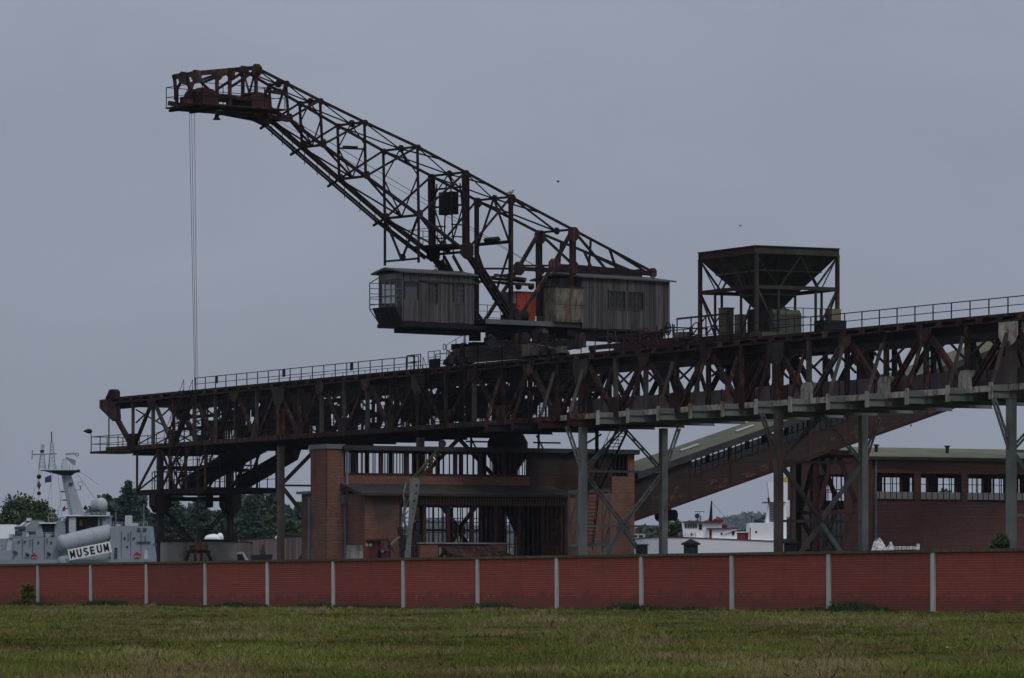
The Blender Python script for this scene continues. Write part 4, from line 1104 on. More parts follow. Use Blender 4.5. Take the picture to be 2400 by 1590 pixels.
for i in range(26):
    s = R.uniform(sa + 1.5, sb - .5); w = R.uniform(.0, 3.0); h = R.uniform(.3, 1.1); a, b = R.uniform(.3, 1.2), R.uniform(.3, .8)
    m = MB(); m.box(-a/2, a/2, -b/2, b/2, 0, h); m.box(-a*.3, a*.3, -b*.3, b*.3, h, h + .15)
    m.build('carriage_fitting', R.choice(('rust_dark', 'rust', 'dark_steel', 'grey_brown_steel')), crane, frame(BR(s, w, 20.75 + (1.2 if abs(s - (sa + sb)/2) < 6 else .5)), U))
for i in range(14):
    s = R.uniform(sa + 1, sb - 1); L = R.uniform(1, 4)
    bar(crane, 'carriage_pipe', BR(s, -.1, 21 + R.random()), BR(s + L, -.1, 21 + R.random()), .07, .09, R.choice(('rust_dark', 'rust')))
s_c = ((CC - BO).dot(U))
for ds in (-3.2, 0, 3.2):
    bar(crane, 'carriage_cross_beam', BR(s_c + ds, .3, zf - 2.0), BR(s_c + ds, BW - .3, zf - 2.0), .5, .8, 'rust_dark', 'beam')
bar(crane, 'carriage_step', BR(sa - 1.6, -.2, 20.9), BR(sa + .3, -.2, 20.9), .7, .15, 'rust_dark')
railing(crane, [BR(sa - 1.7, -.3, 20.9), BR(sa + .6, -.3, 20.9)], h=1.0, step=1.2, mat='dark_steel', r=.06)
railing(crane, [BR(sa + .4, .4, 21.2), BR(sa + 4.0, .4, 22.0)], h=1.2, step=1.6, mat='dark_steel', r=.05)
m = MB(); m.torus(BR(sa + 1.0, -.1, 22.2), N3, .25, .035, 14, 6); m.build('hand_wheel', 'dark_steel', crane)
for (px, py, wpx, h, mt) in ((1238, 842, 30, 46, 'cream_paint'), (1318, 826, 22, 26, 'peeling_paint'), (1255, 825, 20, 26, 'grey_brown_steel')):
    p = brp(px, py, -.05); sc_ = p.y / F
    m = MB(); m.box(-wpx*sc_/2, wpx*sc_/2, -.3, .25, 0, h*sc_*.6); m.box(-wpx*sc_*.3, wpx*sc_*.3, -.34, -.3, h*sc_*.1, h*sc_*.45)
    m.build('drive_box', mt, crane, frame((p.x, p.y, 20.75), U))

# ------------------------------------------------------------------ cable-reel frames trailing behind the crane
s = 77.0
reel = thing('cable_trolley', 'low dull red trolley frame with cable loops on the bridge behind the crane', 'trolley', BR(84, 2.2, 20.6))
for w in (.7, 3.0):
    bar(reel, 'side_beam', BR(74.5, w, 20.98), BR(92.5, w, 20.98), .16, .34, 'rust_red', ref=N3)
for i in range(14):
    s = 75.0 + i*1.32
    w = R.choice((.7, 3.0)); h = R.uniform(.5, 1.5)
    bar(reel, 'loop_post', BR(s, w, 21.15), BR(s + R.uniform(-.2, .2), w, 21.15 + h), .08, .1, 'rust_red')
    if R.random() < .7:
        m = MB(); m.torus(BR(s + .5, R.uniform(.6, 2.6), 21.65 + R.uniform(-.1, .3)), U3*R.uniform(-.5, .5) + N3, R.uniform(.3, .5), .05, 14, 5)
        m.build('cable_loop', R.choice(('rust_red', 'rust_dark')), reel)
for i in range(5):
    s = 75.5 + i*3.6; bar(reel, 'cross_tie', BR(s, .7, 21.0), BR(s, 3.0, 21.0), .12, .14, 'rust_red')
for (a, b, z0, z1) in ((76, 81, 21.9, 21.4), (80, 86, 21.3, 22.1), (85, 92, 22.2, 21.7)):
    bar(reel, 'cable_arm', BR(a, 1.6, z0), BR(b, 1.6, z1), .1, .12, 'rust_red')
for s in (75, 83.5, 92):
    m = MB(); m.tube(BR(s, .55, 20.72), BR(s, .85, 20.72), .2, n=10); m.build('wheel', 'rust_dark', reel)
mb_ = bar(reel, 'control_box', BR(89.5, .5, 21.25), BR(90.8, .5, 21.25), .5, 1.0, 'peeling_paint')
bar(reel, 'top_frame', BR(89, .6, 22.6), BR(97, .6, 22.6), .14, .14, 'rust')
for s in (89, 91.2, 93.5, 95.6): bar(reel, 'loop_post', BR(s, .6, 21.1), BR(s, .6, 22.6), .1, .1, 'rust')
for s in (91.2, 93.5): bar(reel, 'frame_brace', BR(s, .6, 21.1), BR(s + 2.2, .6, 22.5), .07, .09, 'rust')
# ------------------------------------------------------------------ hopper on the bridge
hop = thing('coal_hopper', 'dark olive steel coal hopper in a square braced frame on the bridge', 'hopper', BR(98, BW/2, 20.6))
sN = br_px(1773, 757, 0.1)[0]; sL = br_px(1641, 772, 0.1)[0]
h0w, h1w = .1, BW - .2
zb = br_px(1773, 757, .1)[1]; zb = 20.62; zt = br_px(1773, 576, .1)[1]
zm = br_px(1773, 672, .1)[1]
cor = {'a': (sL, h0w), 'b': (sN, h0w), 'c': (sN, h1w), 'd': (sL, h1w)}
for (s, w) in cor.values():
    bar(hop, 'corner_post', BR(s, w, zb + .35), BR(s, w, zt - .6), .26, .26, 'olive_steel' if w < 1 and s > sL else 'rust', ref=U3)
    bar(hop, 'post_foot', BR(s, w, zb), BR(s, w, zb + .35), .5, .5, 'olive_steel', ref=U3)
ring = ['a', 'b', 'c', 'd', 'a']
for i in range(4):
    p, q = cor[ring[i]], cor[ring[i+1]]
    mt = 'rust_red' if i == 0 else 'olive_steel'
    d_ = (BR(q[0], q[1], 0) - BR(p[0], p[1], 0)).normalized()
    side = d_.cross(Z3)
    e_ = .16 if i % 2 else -.16
    bar(hop, 'rim_beam', BR(*p, zt - .28) - d_*e_, BR(*q, zt - .28) + d_*e_, .3, .62, mt, 'beam', ref=side)
    bar(hop, 'middle_beam', BR(*p, zm), BR(*q, zm), .22, .28, mt, ref=side)
    bar(hop, 'base_beam', BR(*p, zb + .15), BR(*q, zb + .15), .3, .4, 'rust' if i == 0 else 'green_paint', ref=side)
    for t0, t1 in ((0, .28), (1, .72)):
        bar(hop, 'brace', BR(*p, zt - .65).lerp(BR(*q, zt - .65), t0), BR(*p, zm).lerp(BR(*q, zm), t1), .1, .14, 'olive_steel', 'angle', ref=side)
    for t0, t1 in ((.55, .28), (.55, .75)):
        bar(hop, 'brace', BR(*p, zt - .65).lerp(BR(*q, zt - .65), t0), BR(*p, zm).lerp(BR(*q, zm), t1), .1, .13, 'olive_steel', 'angle', ref=side)
    for t0, t1 in ((0, .26), (1, .74)):
        bar(hop, 'lower_brace', BR(*p, zm).lerp(BR(*q, zm), t0), BR(*p, zb + .4).lerp(BR(*q, zb + .4), t1), .1, .14, 'rust' if i == 0 else 'olive_steel', ref=side)
    for t in (.27, .73):
        bar(hop, 'lower_post', BR(*p, zm).lerp(BR(*q, zm), t), BR(*p, zb + .35).lerp(BR(*q, zb + .35), t), .14, .16, 'rust' if i == 0 else 'olive_steel', ref=side)
# funnel: four sloping plates in two tiers with stiffener ribs
sm, wm = (sL + sN)/2, (h0w + h1w)/2
hs, hw = (sN - sL)/2, (h1w - h0w)/2
lev = [(1.0, zt - .6), (.76, zt - 1.75), (.40, zm - .35), (.18, zm - 1.5)]
def cn(f, k_, z): 
    sx, wx = ((-1,-1),(1,-1),(1,1),(-1,1))[k_ % 4]
    return BR(sm + sx*hs*f, wm + wx*hw*f, z)
for li in range(3):
    f0, z0 = lev[li]; f1, z1 = lev[li+1]
    for k_ in range(4):
        a, b, c, d = cn(f0, k_, z0), cn(f0, k_+1, z0), cn(f1, k_+1, z1), cn(f1, k_, z1)
        nrm = (b - a).cross(d - a).normalized() * .05
        m = MB(); m.hexa([a, b, c, d, a + nrm, b + nrm, c + nrm, d + nrm])
        pl = m.build('funnel_plate', 'olive_steel', hop)
        bar(hop, 'funnel_rib', d, c, .12, .16, 'grey_brown_steel')
        if li < 2:
            for t in (.12, .25, .38, .5, .62, .75, .88): bar(hop, 'funnel_rib', a.lerp(b, t), d.lerp(c, t), .09, .1, 'olive_steel')
m = MB(); m.box(-1.3, 1.3, -1.1, 1.1, zb + .2, zm - 1.4); m.build('hopper_outlet', 'rust_dark', hop, frame(BR(sm, wm, 0), U))
m = MB(); m.box(-.9, .9, -1.2, 1.2, zb + .25, zb + 1.75); m.prism([(-.9, -1.2, zb + 1.75), (.9, -1.2, zb + 1.75), (.6, -1.2, zb + 2.1), (-.6, -1.2, zb + 2.1)], (0, 2.4, 0))
gb = m.build('dust_housing', 'green_paint', hop, frame(BR(sN - 1.0, 2.9, 0), U))
for y in (-.7, 0.1, .9): MB().box(.905, .96, y - .05, y + .05, zb + .3, zb + 1.75).build('housing_rib', 'green_paint', gb, frame(BR(sN - 1.0, 2.9, 0), U))
for (s, w, a, b, h, mt) in ((sL + 2.6, .9, 1.1, .7, 2.2, 'cream_paint'), (sL + 4.4, 1.1, .8, .6, 1.6, 'grey_brown_steel'), (sN - 1.6, 1.6, 1.4, 1.2, 1.9, 'rust_dark'), (sL + 5.6, 4.0, 1.6, 1.0, 1.8, 'rust_dark')):
    m = MB(); m.box(-a/2, a/2, -b/2, b/2, zb + .2, zb + .2 + h); m.box(-a/2 - .05, a/2 + .05, -b/2 - .05, b/2 + .05, zb + .2 + h, zb + .27 + h)
    m.build('machine_box', mt, hop, frame(BR(s, w, 0), U))
m = MB(); m.box(-.7, .7, -1.0, 1.0, zb + .2, zb + 1.3); m.build('waste_bin', 'black_paint', hop, frame(BR(sN + .6, 6.2, 0), U))
m = MB(); m.box(-.5, .5, -.4, .4, zb + 1.3, zb + 2.2); m.build('machine_box', 'cream_paint', hop, frame(BR(sN + .2, 6.7, 0), U))
railing(hop, [BR(sN + .3, 1.0, zb + .3), BR(sN + .3, BW - .4, zb + .3)], h=1.9, step=1.6, mat='dark_steel', r=.06, mids=2)

# ------------------------------------------------------------------ clamshell grab hanging on the hoist ropes
grab = thing('clamshell_grab', 'rusty clamshell grab hanging on ropes from the boom head before the concrete wall', 'grab', (GR.x, GR.y, GR.z - 3.2))
GM = frame((GR.x, GR.y, 0), (1, 0.15)); gz = GR.z
m = MB(); m.box(-.75, .75, -.5, .5, gz - .62, gz - .2); m.box(-.95, .95, -.35, .35, gz - .85, gz - .62); m.build('head_block', 'rust', grab, GM)
m = MB(); m.box(-.22, .22, -.3, .3, gz - .2, gz + .25); m.build('rope_socket', 'rust', grab, GM)
for q in (-1, 1):
    for y in (-.5, .5):
        MB().bar((q*.7, y, gz - .7), (q*1.35, y, gz - 2.2), .16, .2).build('arm', 'rust_dark', grab, GM)
        MB().bar((q*.25, y, gz - .8), (q*.2, y, gz - 2.6), .12, .14).build('pull_rod', 'rust', grab, GM)
    m = MB()
    m.prism([(q*.1, -.7, gz - 2.5), (q*1.5, -.7, gz - 1.9), (q*1.6, -.7, gz - 2.4), (q*1.1, -.7, gz - 3.1), (q*.1, -.7, gz - 3.4)], (0, 1.4, 0))
    m.build('shell', 'rust', grab, GM)
# ------------------------------------------------------------------ brick screen house under the bridge
P1 = Vector(((985 - CX)/F*390.0, 390.0))               # a point on its front plane; the front runs along N
cor_ = onplane(855, 1200, P1, N)
AM = frame((cor_.x, cor_.y, 0), N); AMi = AM.inverted()  # local x along the front, y into the building
AO = Vector((cor_.x, cor_.y))
def ax(px, y=0.0):
    Q = AO - U * y
    return (AMi @ onplane(px, 1300, Q, N)).x
def az(px, py, y=0.0):
    return onplane(px, py, AO - U * y, N).z
house_b = thing('screen_house', 'derelict brick screen house with open window bays beneath the truss bridge', 'building', (cor_.x, cor_.y, 0))
D2 = 3.7; DB = 9.8
def ab(name, mat, parent, *boxes):
    m = MB()
    for b in boxes: m.box(*b)
    return m.build(name, mat, parent, AM)
xE = ax(1332); xR = ax(1487, D2); xL2 = ax(806, D2)
zE = az(900, 1156); zTop = az(1100, 1051, D2); zS0 = az(1100, 1112, D2); zO1 = az(1100, 1062, D2); zR0 = az(1100, 1137, D2)
xw0 = ax(936); zw1 = az(1000, 1185); zw0 = 2.4
# lower storey
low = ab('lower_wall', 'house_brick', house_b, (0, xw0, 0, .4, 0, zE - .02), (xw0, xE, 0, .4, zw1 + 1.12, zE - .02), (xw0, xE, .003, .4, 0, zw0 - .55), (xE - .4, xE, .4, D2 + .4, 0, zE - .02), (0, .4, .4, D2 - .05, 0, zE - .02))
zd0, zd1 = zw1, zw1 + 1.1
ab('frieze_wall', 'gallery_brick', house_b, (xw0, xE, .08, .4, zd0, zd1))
n = 60
dm = MB().box(-.055, .055, 0, .085, zd0 + .08, zd1 - .1).mesh('dentil', 'house_brick')
for i in range(n):
    x = xw0 + .15 + (xE - xw0 - .3)*i/(n - 1)
    put('dentil', dm, house_b, AM @ Matrix.Translation((x, -.01, 0)))
dm2 = MB().box(-.055, .055, 0, .06, zd0 + .45, zd0 + .62).mesh('dentil', 'gallery_brick')
ab('window_sill', 'old_concrete', house_b, (xw0, xE, -.06, .45, zw0 - .54, zw0 - .42))
# steel-framed windows of the lower storey, front and back
def window_wall(parent, x0, x1, y, z0, z1, major, minor, hz, mat='rust_red', glassp=.0, mat2='rust', parts=True, M=None, seed=1):
    rr = random.Random(seed); M = M or AM
    n = max(1, round((x1 - x0)/major)); st = (x1 - x0)/n
    for i in range(n + 1):
        x = x0 + st*i
        MB().box(x - .15, x + .15, y - .02, y + .26, z0, z1).build('window_post', mat, parent, M)
    for i in range(n):
        k_ = max(1, round(st/minor))
        for j in range(1, k_):
            x = x0 + st*i + st*j/k_
            MB().box(x - .035, x + .035, y + .04, y + .11, z0, z1).build('mullion', mat2, parent, M)
        for t in hz:
            z = z0 + (z1 - z0)*t
            MB().box(x0 + st*i + .155, x0 + st*(i+1) - .155, y + .05, y + .10, z - .035, z + .035).build('transom', mat2, parent, M)
        if rr.random() < glassp:
            c = rr.uniform(.2, .7)
            MB().box(x0 + st*i + .16, x0 + st*(i+1) - .16, y + .07, y + .078, z0, z0 + (z1 - z0)*c).build('pane', 'window_glass', parent, M)
window_wall(house_b, xw0 + .16, xE - .16, .1, zw0 - .4, zw1, 2.25, .45, (.12, .3, .48, .66, .84), glassp=.55)
window_wall(house_b, xw0 - 1, xR - .5, DB - .3, 2.4, zw1, 3.6, .8, (.3, .5, .68, .8), mat='rust_dark', mat2='rust_dark')
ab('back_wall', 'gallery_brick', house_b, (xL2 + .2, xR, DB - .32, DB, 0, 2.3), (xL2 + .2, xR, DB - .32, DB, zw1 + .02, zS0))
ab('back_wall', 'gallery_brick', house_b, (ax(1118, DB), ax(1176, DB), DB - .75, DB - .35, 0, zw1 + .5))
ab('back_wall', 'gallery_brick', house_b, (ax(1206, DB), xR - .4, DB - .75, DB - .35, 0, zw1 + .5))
# grey sloping roof strip of the lower storey
m = MB()
e0 = -.45
m.prism([(-.5, e0, zE), (-.5, D2, zR0), (-.5, D2, zR0 - .3), (-.5, e0, zE - .25)], (xE + .9, 0, 0))
m.build('lean_to_roof', 'old_roof', house_b, AM)
ab('gutter', 'old_roof', house_b, (-.55, xE + .45, e0 - .16, e0 - .01, zE - .22, zE - .05))
# upper storey: brick band, open glazed gallery, flat roof
ab('upper_band', 'house_brick', house_b, (xL2, ax(1242, D2), D2, D2 + .38, zR0 - .6, zS0 - .16))
ab('upper_sill', 'rust_red', house_b, (xL2, ax(1242, D2), D2 - .05, D2 + .4, zS0 - .155, zS0))
window_wall(house_b, xL2 + 1.2, ax(1240, D2), D2 + .05, zS0, zO1 + .05, 2.22, .56, (), mat='rust_red')
window_wall(house_b, xL2 + .5, xR - .3, DB - .3, zS0, zO1 + .05, 2.22, .56, (), mat='rust_dark', mat2='rust_dark')
xu = ax(1242, D2); xo0, xo1 = ax(1434, D2), ax(1472, D2)
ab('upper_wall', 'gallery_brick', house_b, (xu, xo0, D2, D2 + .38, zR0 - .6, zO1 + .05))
ab('end_wall', 'house_brick', house_b, (xE + .02, xR, D2, D2 + .38, 0, zS0 - .02), (xo1, xR, D2, D2 + .38, zS0 - .02, zO1 + .05), (xR - .38, xR, D2 + .38, DB - .35, 0, zO1 + .05))
window_wall(house_b, xo0, xo1, D2 + .05, zS0 - .02, zO1 + .05, 2.0, .38, (), mat='rust_dark')
ab('roof_slab', 'dark_steel', house_b, (xL2 - .2, xR + .25, D2 - .35, DB + .3, zO1 + .055, zTop))
ab('roof_edge', 'slate', house_b, (xL2 - .2, xR + .3, D2 - .45, D2 - .355, zO1 + .1, zTop + .08))
m = MB(); x_ = ax(1350, D2)
# stair tower at the corner: front plane at D2
xt = ax(766, D2)
zt_ = az(780, 1052, D2)
twr = ab('stair_tower', 'house_brick', house_b, (xt, xL2 - .01, D2, D2 + 3.2, 0, zt_))
m = MB(); m.prism([(xt - .12, D2 - .12, zt_ + .004), (xL2 + .1, D2 - .12, zt_ + .004), (xL2 + .1, D2 + 3.35, zt_ + .004), (xt - .12, D2 + 3.35, zt_ + .004)], (0, 0, .38))
m.build('tower_cap', 'zinc', twr, AM)
ab('tower_joint', 'gallery_brick', twr, (xt - .02, xt + .03, D2 - .015, D2 + .05, zt_ - 5.2, zt_ - .02))
# the lower wing behind the tower
ab('rear_wing', 'house_brick', house_b, (xt + .15, xt + 3.0, D2 + 3.25, D2 + 5.3, 0, az(715, 1158, D2 + 4)))
ab('wing_roof', 'zinc', house_b, (xt - .1, xt + 3.1, D2 + 3.3, D2 + 5.9, az(715, 1158, D2 + 4) + .004, az(715, 1158, D2 + 4) + .22))
def pipe(parent, px, y, z0, z1, mat='zinc', r=.12, M=AM):
    x = ax(px, y); m = MB(); m.tube((x, y - .18, z0), (x, y - .18, z1), r, n=10)
    dp = m.build('downpipe', mat, parent, M)
    MB().prism([(x - .3, y - .4, z1 - .002), (x + .3, y - .4, z1 - .002), (x + .3, y - .4, z1 + .7), (x - .3, y - .4, z1 + .7)], (0, .38, 0)).build('rainwater_head', mat, dp, M)
    return dp
pipe(house_b, 807, D2, 0, az(807, 1172, D2) - .3)
x = ax(811, D2); MB().tube((x, D2 - .2, zE - .1), (x, D2 - .2, zTop), .12, n=10).build('downpipe', 'zinc', house_b, AM)
x = ax(723, D2 + 3.2); MB().tube((xt + .1, D2 + 3.6, 0), (xt + .1, D2 + 3.6, az(723, 1165, D2 + 3)), .13, n=10).build('downpipe', 'zinc', house_b, AM)
# low brick parapet with canopy at the doorway
for pa_, pb_ in ((985, 1027), (1150, 1185)): ab('entrance_parapet', 'house_brick', house_b, (ax(pa_, -2.5), ax(pb_, -2.5), -2.5, -2.1, 0, az(1000, 1275, -2.5)))
ab('parapet_cap', 'old_concrete', house_b, (ax(984, -2.5) - .05, ax(1188, -2.5), -2.6, -2.0, az(1000, 1275, -2.5) + .003, az(1000, 1275, -2.5) + .12))
m = MB(); zc = az(1100, 1276, -2.5)
m.prism([(ax(1030, -2.5), -2.3, zc), (ax(1145, -2.5), -2.3, zc), (ax(1190, -2.5), -3.6, zc - .9), (ax(1050, -2.5), -3.6, zc - .9)], (0, 0, -.12)); m.build('canopy', 'rust', house_b, AM)
for px in (1062, 1180): MB().box(ax(px, -2.5) - .06, ax(px, -2.5) + .06, -3.5, -3.38, 0, zc - .95).build('canopy_post', 'rust', house_b, AM)

# ------------------------------------------------------------------ inclined brick conveyor gallery
QC = AO - U * (D2 + .6)
gA = onplane(1489, 1222, QC, N); gB = onplane(2222, 963, QC, N)
GMx = frame((gA.x, gA.y, 0), N); GMi = GMx.inverted()
gl = (GMi @ gB).x; slope = (gB.z - gA.z)/gl; gz0 = gA.z; GW = 4.2; GH = 3.65; GL = 62.0
gal = thing('conveyor_gallery', 'inclined brick-clad conveyor gallery climbing from the screen house', 'gallery', (gA.x, gA.y, 0))
def gx(px): return (GMi @ onplane(px, 1000, QC, N)).x
def sloped(m, x0, x1, y0, y1, h0, h1):
    za, zb_ = gz0 + slope*x0, gz0 + slope*x1
    m.hexa([(x0, y0, za + h0), (x1, y0, zb_ + h0), (x1, y1, zb_ + h0), (x0, y1, za + h0), (x0, y0, za + h1), (x1, y0, zb_ + h1), (x1, y1, zb_ + h1), (x0, y1, za + h1)])
    return m
def gp(name, mat, x0, x1, y0, y1, h0, h1, parent=None): return sloped(MB(), x0, x1, y0, y1, h0, h1).build(name, mat, parent or gal, GMx)
wa, wb = gx(1618), gx(1990)
bays = [0.0] + [wa + (wb - wa)*i/4 for i in range(5)] + [wb + (GL - wb)*i/5 for i in range(1, 6)]
for i in range(len(bays) - 1):
    a, b = bays[i], bays[i+1]
    win = 1 <= i <= 4
    hi = GH - 1.45 if win else GH
    for y in (0.0, GW - .3):
        gp('brick_panel', 'gallery_brick', a + .12, b - .12, y, y + .3, .25, hi)
        gp('frame_post', 'rust_red' if y == 0 else 'rust_dark', a - .12, a + .118, y - .04, y + .34, 0, GH)
        if win:
            gp('window_sill', 'rust_red', a + .12, b - .12, y - .05, y + .32, hi, hi + .1)
            n = 7
            for j in range(1, n):
                x = a + (b - a)*j/n
                gp('mullion', 'rust_dark', x - .035, x + .035, y + .1, y + .18, hi + .1, GH)
            gp('pane', 'window_glass', a + .13, b - .13, y + .13, y + .14, hi + .1, hi + (.62 if i != 4 else 1.4))
    if i % 2 == 1: gp('inner_brace', 'rust_dark', a + .3, a + 1.2, 1.9, 2.1, GH - 1.4, GH)
gp('bottom_beam', 'rust_red', 0, GL, -.08, .32, 0, .24)
gp('bottom_beam', 'rust_dark', 0, GL, GW - .3, GW + .05, 0, .24)
gp('floor_slab', 'rust_dark', 0, GL, .33, GW - .31, .02, .22)
for i in range(34):
    x = R.uniform(1, 34); h = R.uniform(.3, 1.7)
    for q in range(R.randint(1, 4)):
        L = R.uniform(.2, .6); x_ = x + R.uniform(-.4, .4); h_ = h + R.uniform(-.25, .25)
        gp('brick_patch', 'red_brick_patch', x_, x_ + L, -.012 - q*.002, .02, h_, h_ + R.choice((.08, .16, .24)))
m = MB()
for (y, hgt) in ((-.45, GH - .02), (-.36, GH + .62)): pass
sec_ = [(-.45, GH - .05), (-.45, GH + .5), (GW/2, GH + 1.18), (GW + .45, GH + .5), (GW + .45, GH - .05), (GW + .3, GH + .38), (GW/2, GH + 1.02), (-.3, GH + .38)]
m.prism([(-.0, y, gz0 + h) for (y, h) in sec_], (GL, 0, slope*GL)); 
m.build('roof_deck', 'slate', gal, GMx)
m = MB()
for (ya, ha, yb, hb) in ((-.47, GH + .515, GW/2, GH + 1.2),):
    m.hexa([(0, ya, gz0 + ha), (GL, ya, gz0 + ha + slope*GL), (GL, yb, gz0 + hb + slope*GL), (0, yb, gz0 + hb), (0, ya, gz0 + ha + .05), (GL, ya, gz0 + ha + .05 + slope*GL), (GL, yb, gz0 + hb + .05 + slope*GL), (0, yb, gz0 + hb + .05)])
m.build('roof_covering', 'gallery_roof', gal, GMx)
for x in (gx(1605), gx(1735)):
    m = MB(); za = gz0 + slope*x; y_, h_ = .6, GH + 1.12
    m.hexa([(x, .6, za + GH + .92), (x + 1.8, .6, za + 1.8*slope + GH + .92), (x + 1.8, .95, za + 1.8*slope + GH + 1.01), (x, .95, za + GH + 1.01), (x, .6, za + GH + .97), (x + 1.8, .6, za + 1.8*slope + GH + .97), (x + 1.8, .95, za + 1.8*slope + GH + 1.06), (x, .95, za + GH + 1.06)])
    m.build('roof_light', 'frosted_pane', gal, GMx)
# trestle under the gallery
xt_ = gx(1921); zt_ = gz0 + slope*xt_
for y, mm in ((.6, 'rust_red'), (3.6, 'rust_dark')):
    bar(gal, 'trestle_leg', GMx @ Vector((xt_, y, 0)), GMx @ Vector((xt_, y, zt_)), .5, .5, mm, 'beam')
    xa, xb = gx(1962), gx(2013)
    zc_ = gz0 + slope*gx(1962)
    bar(gal, 'trestle_brace', GMx @ Vector((xa, y, zc_ - .2)), GMx @ Vector((xt_ + .2, y, 8.6)), .4, .42, mm)
    bar(gal, 'trestle_brace', GMx @ Vector((xa + .4, y, zc_ - .2)), GMx @ Vector((xb, y, 9.3)), .4, .42, 'rust_red' if y < 1 else mm)
    bar(gal, 'trestle_brace', GMx @ Vector((xb, y, 9.3)), GMx @ Vector((gx(1975), y, 4.6)), .34, .36, mm, 'twin')
    bar(gal, 'trestle_leg', GMx @ Vector((gx(1975), y, 4.6)), GMx @ Vector((gx(1990), y, 0)), .4, .4, mm)
    bar(gal, 'trestle_brace', GMx @ Vector((xt_, y, 8.4)), GMx @ Vector((gx(1980), y, 4.2)), .3, .32, mm)
    bar(gal, 'trestle_beam', GMx @ Vector((xt_, y, 8.4)), GMx @ Vector((xb, y, 8.4)), .3, .22, mm)
    bar(gal, 'trestle_beam', GMx @ Vector((xt_, y, 5.0)), GMx @ Vector((gx(2010), y, 5.0)), .3, .22, mm)
bar(gal, 'trestle_head', GMx @ Vector((gx(1945), 1.9, zc_ - .25)), GMx @ Vector((gx(1990), 1.9, zc_ - .25)), .45, 4.0, 'rust_dark', ref=Z3)
m = MB(); c = GMx @ Vector((gx(1588), 2.0, gz0 + slope*gx(1588) - .75)); m.tube(c - N3*.9, c + N3*.9, .5, n=12); m.build('belt_drum', 'black_paint', gal)
for y in (-.4, .4):
    bar(gal, 'drum_hanger', c - U3*y*.0 + N3*y, c + N3*y + Z3*1.3, .12, .2, 'black_paint')
# far support of the gallery
for y in (.6, 3.6): bar(gal, 'trestle_leg', GMx @ Vector((56, y, 0)), GMx @ Vector((56, y, gz0 + slope*56)), .6, .6, 'rust_dark', 'beam')

# ------------------------------------------------------------------ brick hall on the right
RQ = Vector(((2043 - CX)/F*430.0, 430.0)); RM = frame((RQ.x, RQ.y, 0), N); RMi = RM.inverted()
def rx(px, y=0.0): return (RMi @ onplane(px, 1200, RQ - U*y, N)).x
def ry(px): return (RMi @ onplane(px, 1200, RQ, U)).y
def rz(px, py): return onplane(px, py, RQ, N).z
hall = thing('brick_hall', 'dark red brick hall with broken steel windows and mossy roof behind the gallery', 'building', (RQ.x, RQ.y, 0))
def rb(name, mat, parent, *boxes):
    m = MB()
    for b in boxes: m.box(*b)
    return m.build(name, mat, parent, RM)
zEv = rz(2100, 1071); z1 = rz(2100, 1109); z0 = rz(2100, 1171); zmid = rz(2100, 1153)
XR = 26.0; YD = 14.6
wins = [(2049.5, 2143), (2159, 2254), (2268, 2357), (2372, 2462), (2478, 2570)]
wins = [(rx(a), rx(b)) for a, b in wins]
fw = MB(); fw.box(0, XR, 0, .45, 0, z0); fw.box(0, XR, 0, .45, z1, zEv)
cur = 0.0
for a, b in wins: fw.box(cur, a, 0, .45, z0, z1); cur = b
fw.box(cur, XR, 0, .45, z0, z1)
fw.build('front_wall', 'hall_brick', hall, RM)
for k_, (a, b) in enumerate(wins):
    fr = MB(); fr.box(a, b, .1, .2, z1 - .06, z1); fr.box(a, b, .1, .2, z0, z0 + .06); fr.box(a, a + .06, .1, .2, z0, z1); fr.box(b - .06, b, .1, .2, z0, z1)
    wn = fr.build('window_frame', 'rust', hall, RM)
    for j in range(1, 7):
        x = a + (b - a)*j/7; MB().box(x - .035, x + .035, .12, .18, z0, z1).build('glazing_bar', 'rust', wn, RM)
    for t in (.5,): 
        z = zmid + (z1 - zmid)*.42; MB().box(a, b, .11, .19, z - .03, z + .03).build('glazing_bar', 'rust', wn, RM)
    for j in range(7):
        xa, xb = a + (b - a)*j/7, a + (b - a)*(j + 1)/7
        MB().box(xa + .04, xb - .04, .145, .155, z0 + .06, zmid).build('pane', 'frosted_pane', wn, RM)
    MB().box(a - .1, b + .1, -.06, .1, z0 - .14, z0 - .01).build('window_sill', 'rust', hall, RM)
# side wall with its tall window, rear wall with open lights
ya, yb = ry(1978), ry(1897); sz0, sz1 = 3.6, rz(2043, 1108)
rb('side_wall', 'hall_brick', hall, (0, .45, .45, ya, 0, zEv), (0, .45, yb, YD, 0, zEv), (0, .45, ya, yb, 0, sz0), (0, .45, ya, yb, sz1, zEv))
fr = MB(); fr.box(.1, .2, ya, ya + .1, sz0, sz1); fr.box(.1, .2, yb - .1, yb, sz0, sz1)
wn = fr.build('window_frame', 'rust_red', hall, RM)
for j in range(1, 8): y = ya + (yb - ya)*j/8; MB().box(.12, .18, y - .04, y + .04, sz0, sz1).build('glazing_bar', 'rust', wn, RM)
for j in range(1, 6): z = sz0 + (sz1 - sz0)*j/6; MB().box(.11, .19, ya, yb, z - .05, z + .05).build('glazing_bar', 'rust_red', wn, RM)
MB().box(.145, .155, ya, yb, sz0, sz0 + (sz1 - sz0)*.62).build('pane', 'window_glass', wn, RM)
rb('rear_wall', 'hall_brick', hall, (.0, XR, YD - .4, YD, 0, z0 + .15), (.0, XR, YD - .4, YD, z1 - .02, zEv))
for i in range(9): x = .2 + i*3.1; rb('rear_pier', 'hall_brick', hall, (x - .45, x + .45, YD - .5, YD - .02, z0 + .15, z1 - .02))
for i in range(26): x = .8 + i*.95; rb('rear_bar', 'rust_dark', hall, (x - .03, x + .03, YD - .3, YD - .2, z0 + .15, z1 - .02))
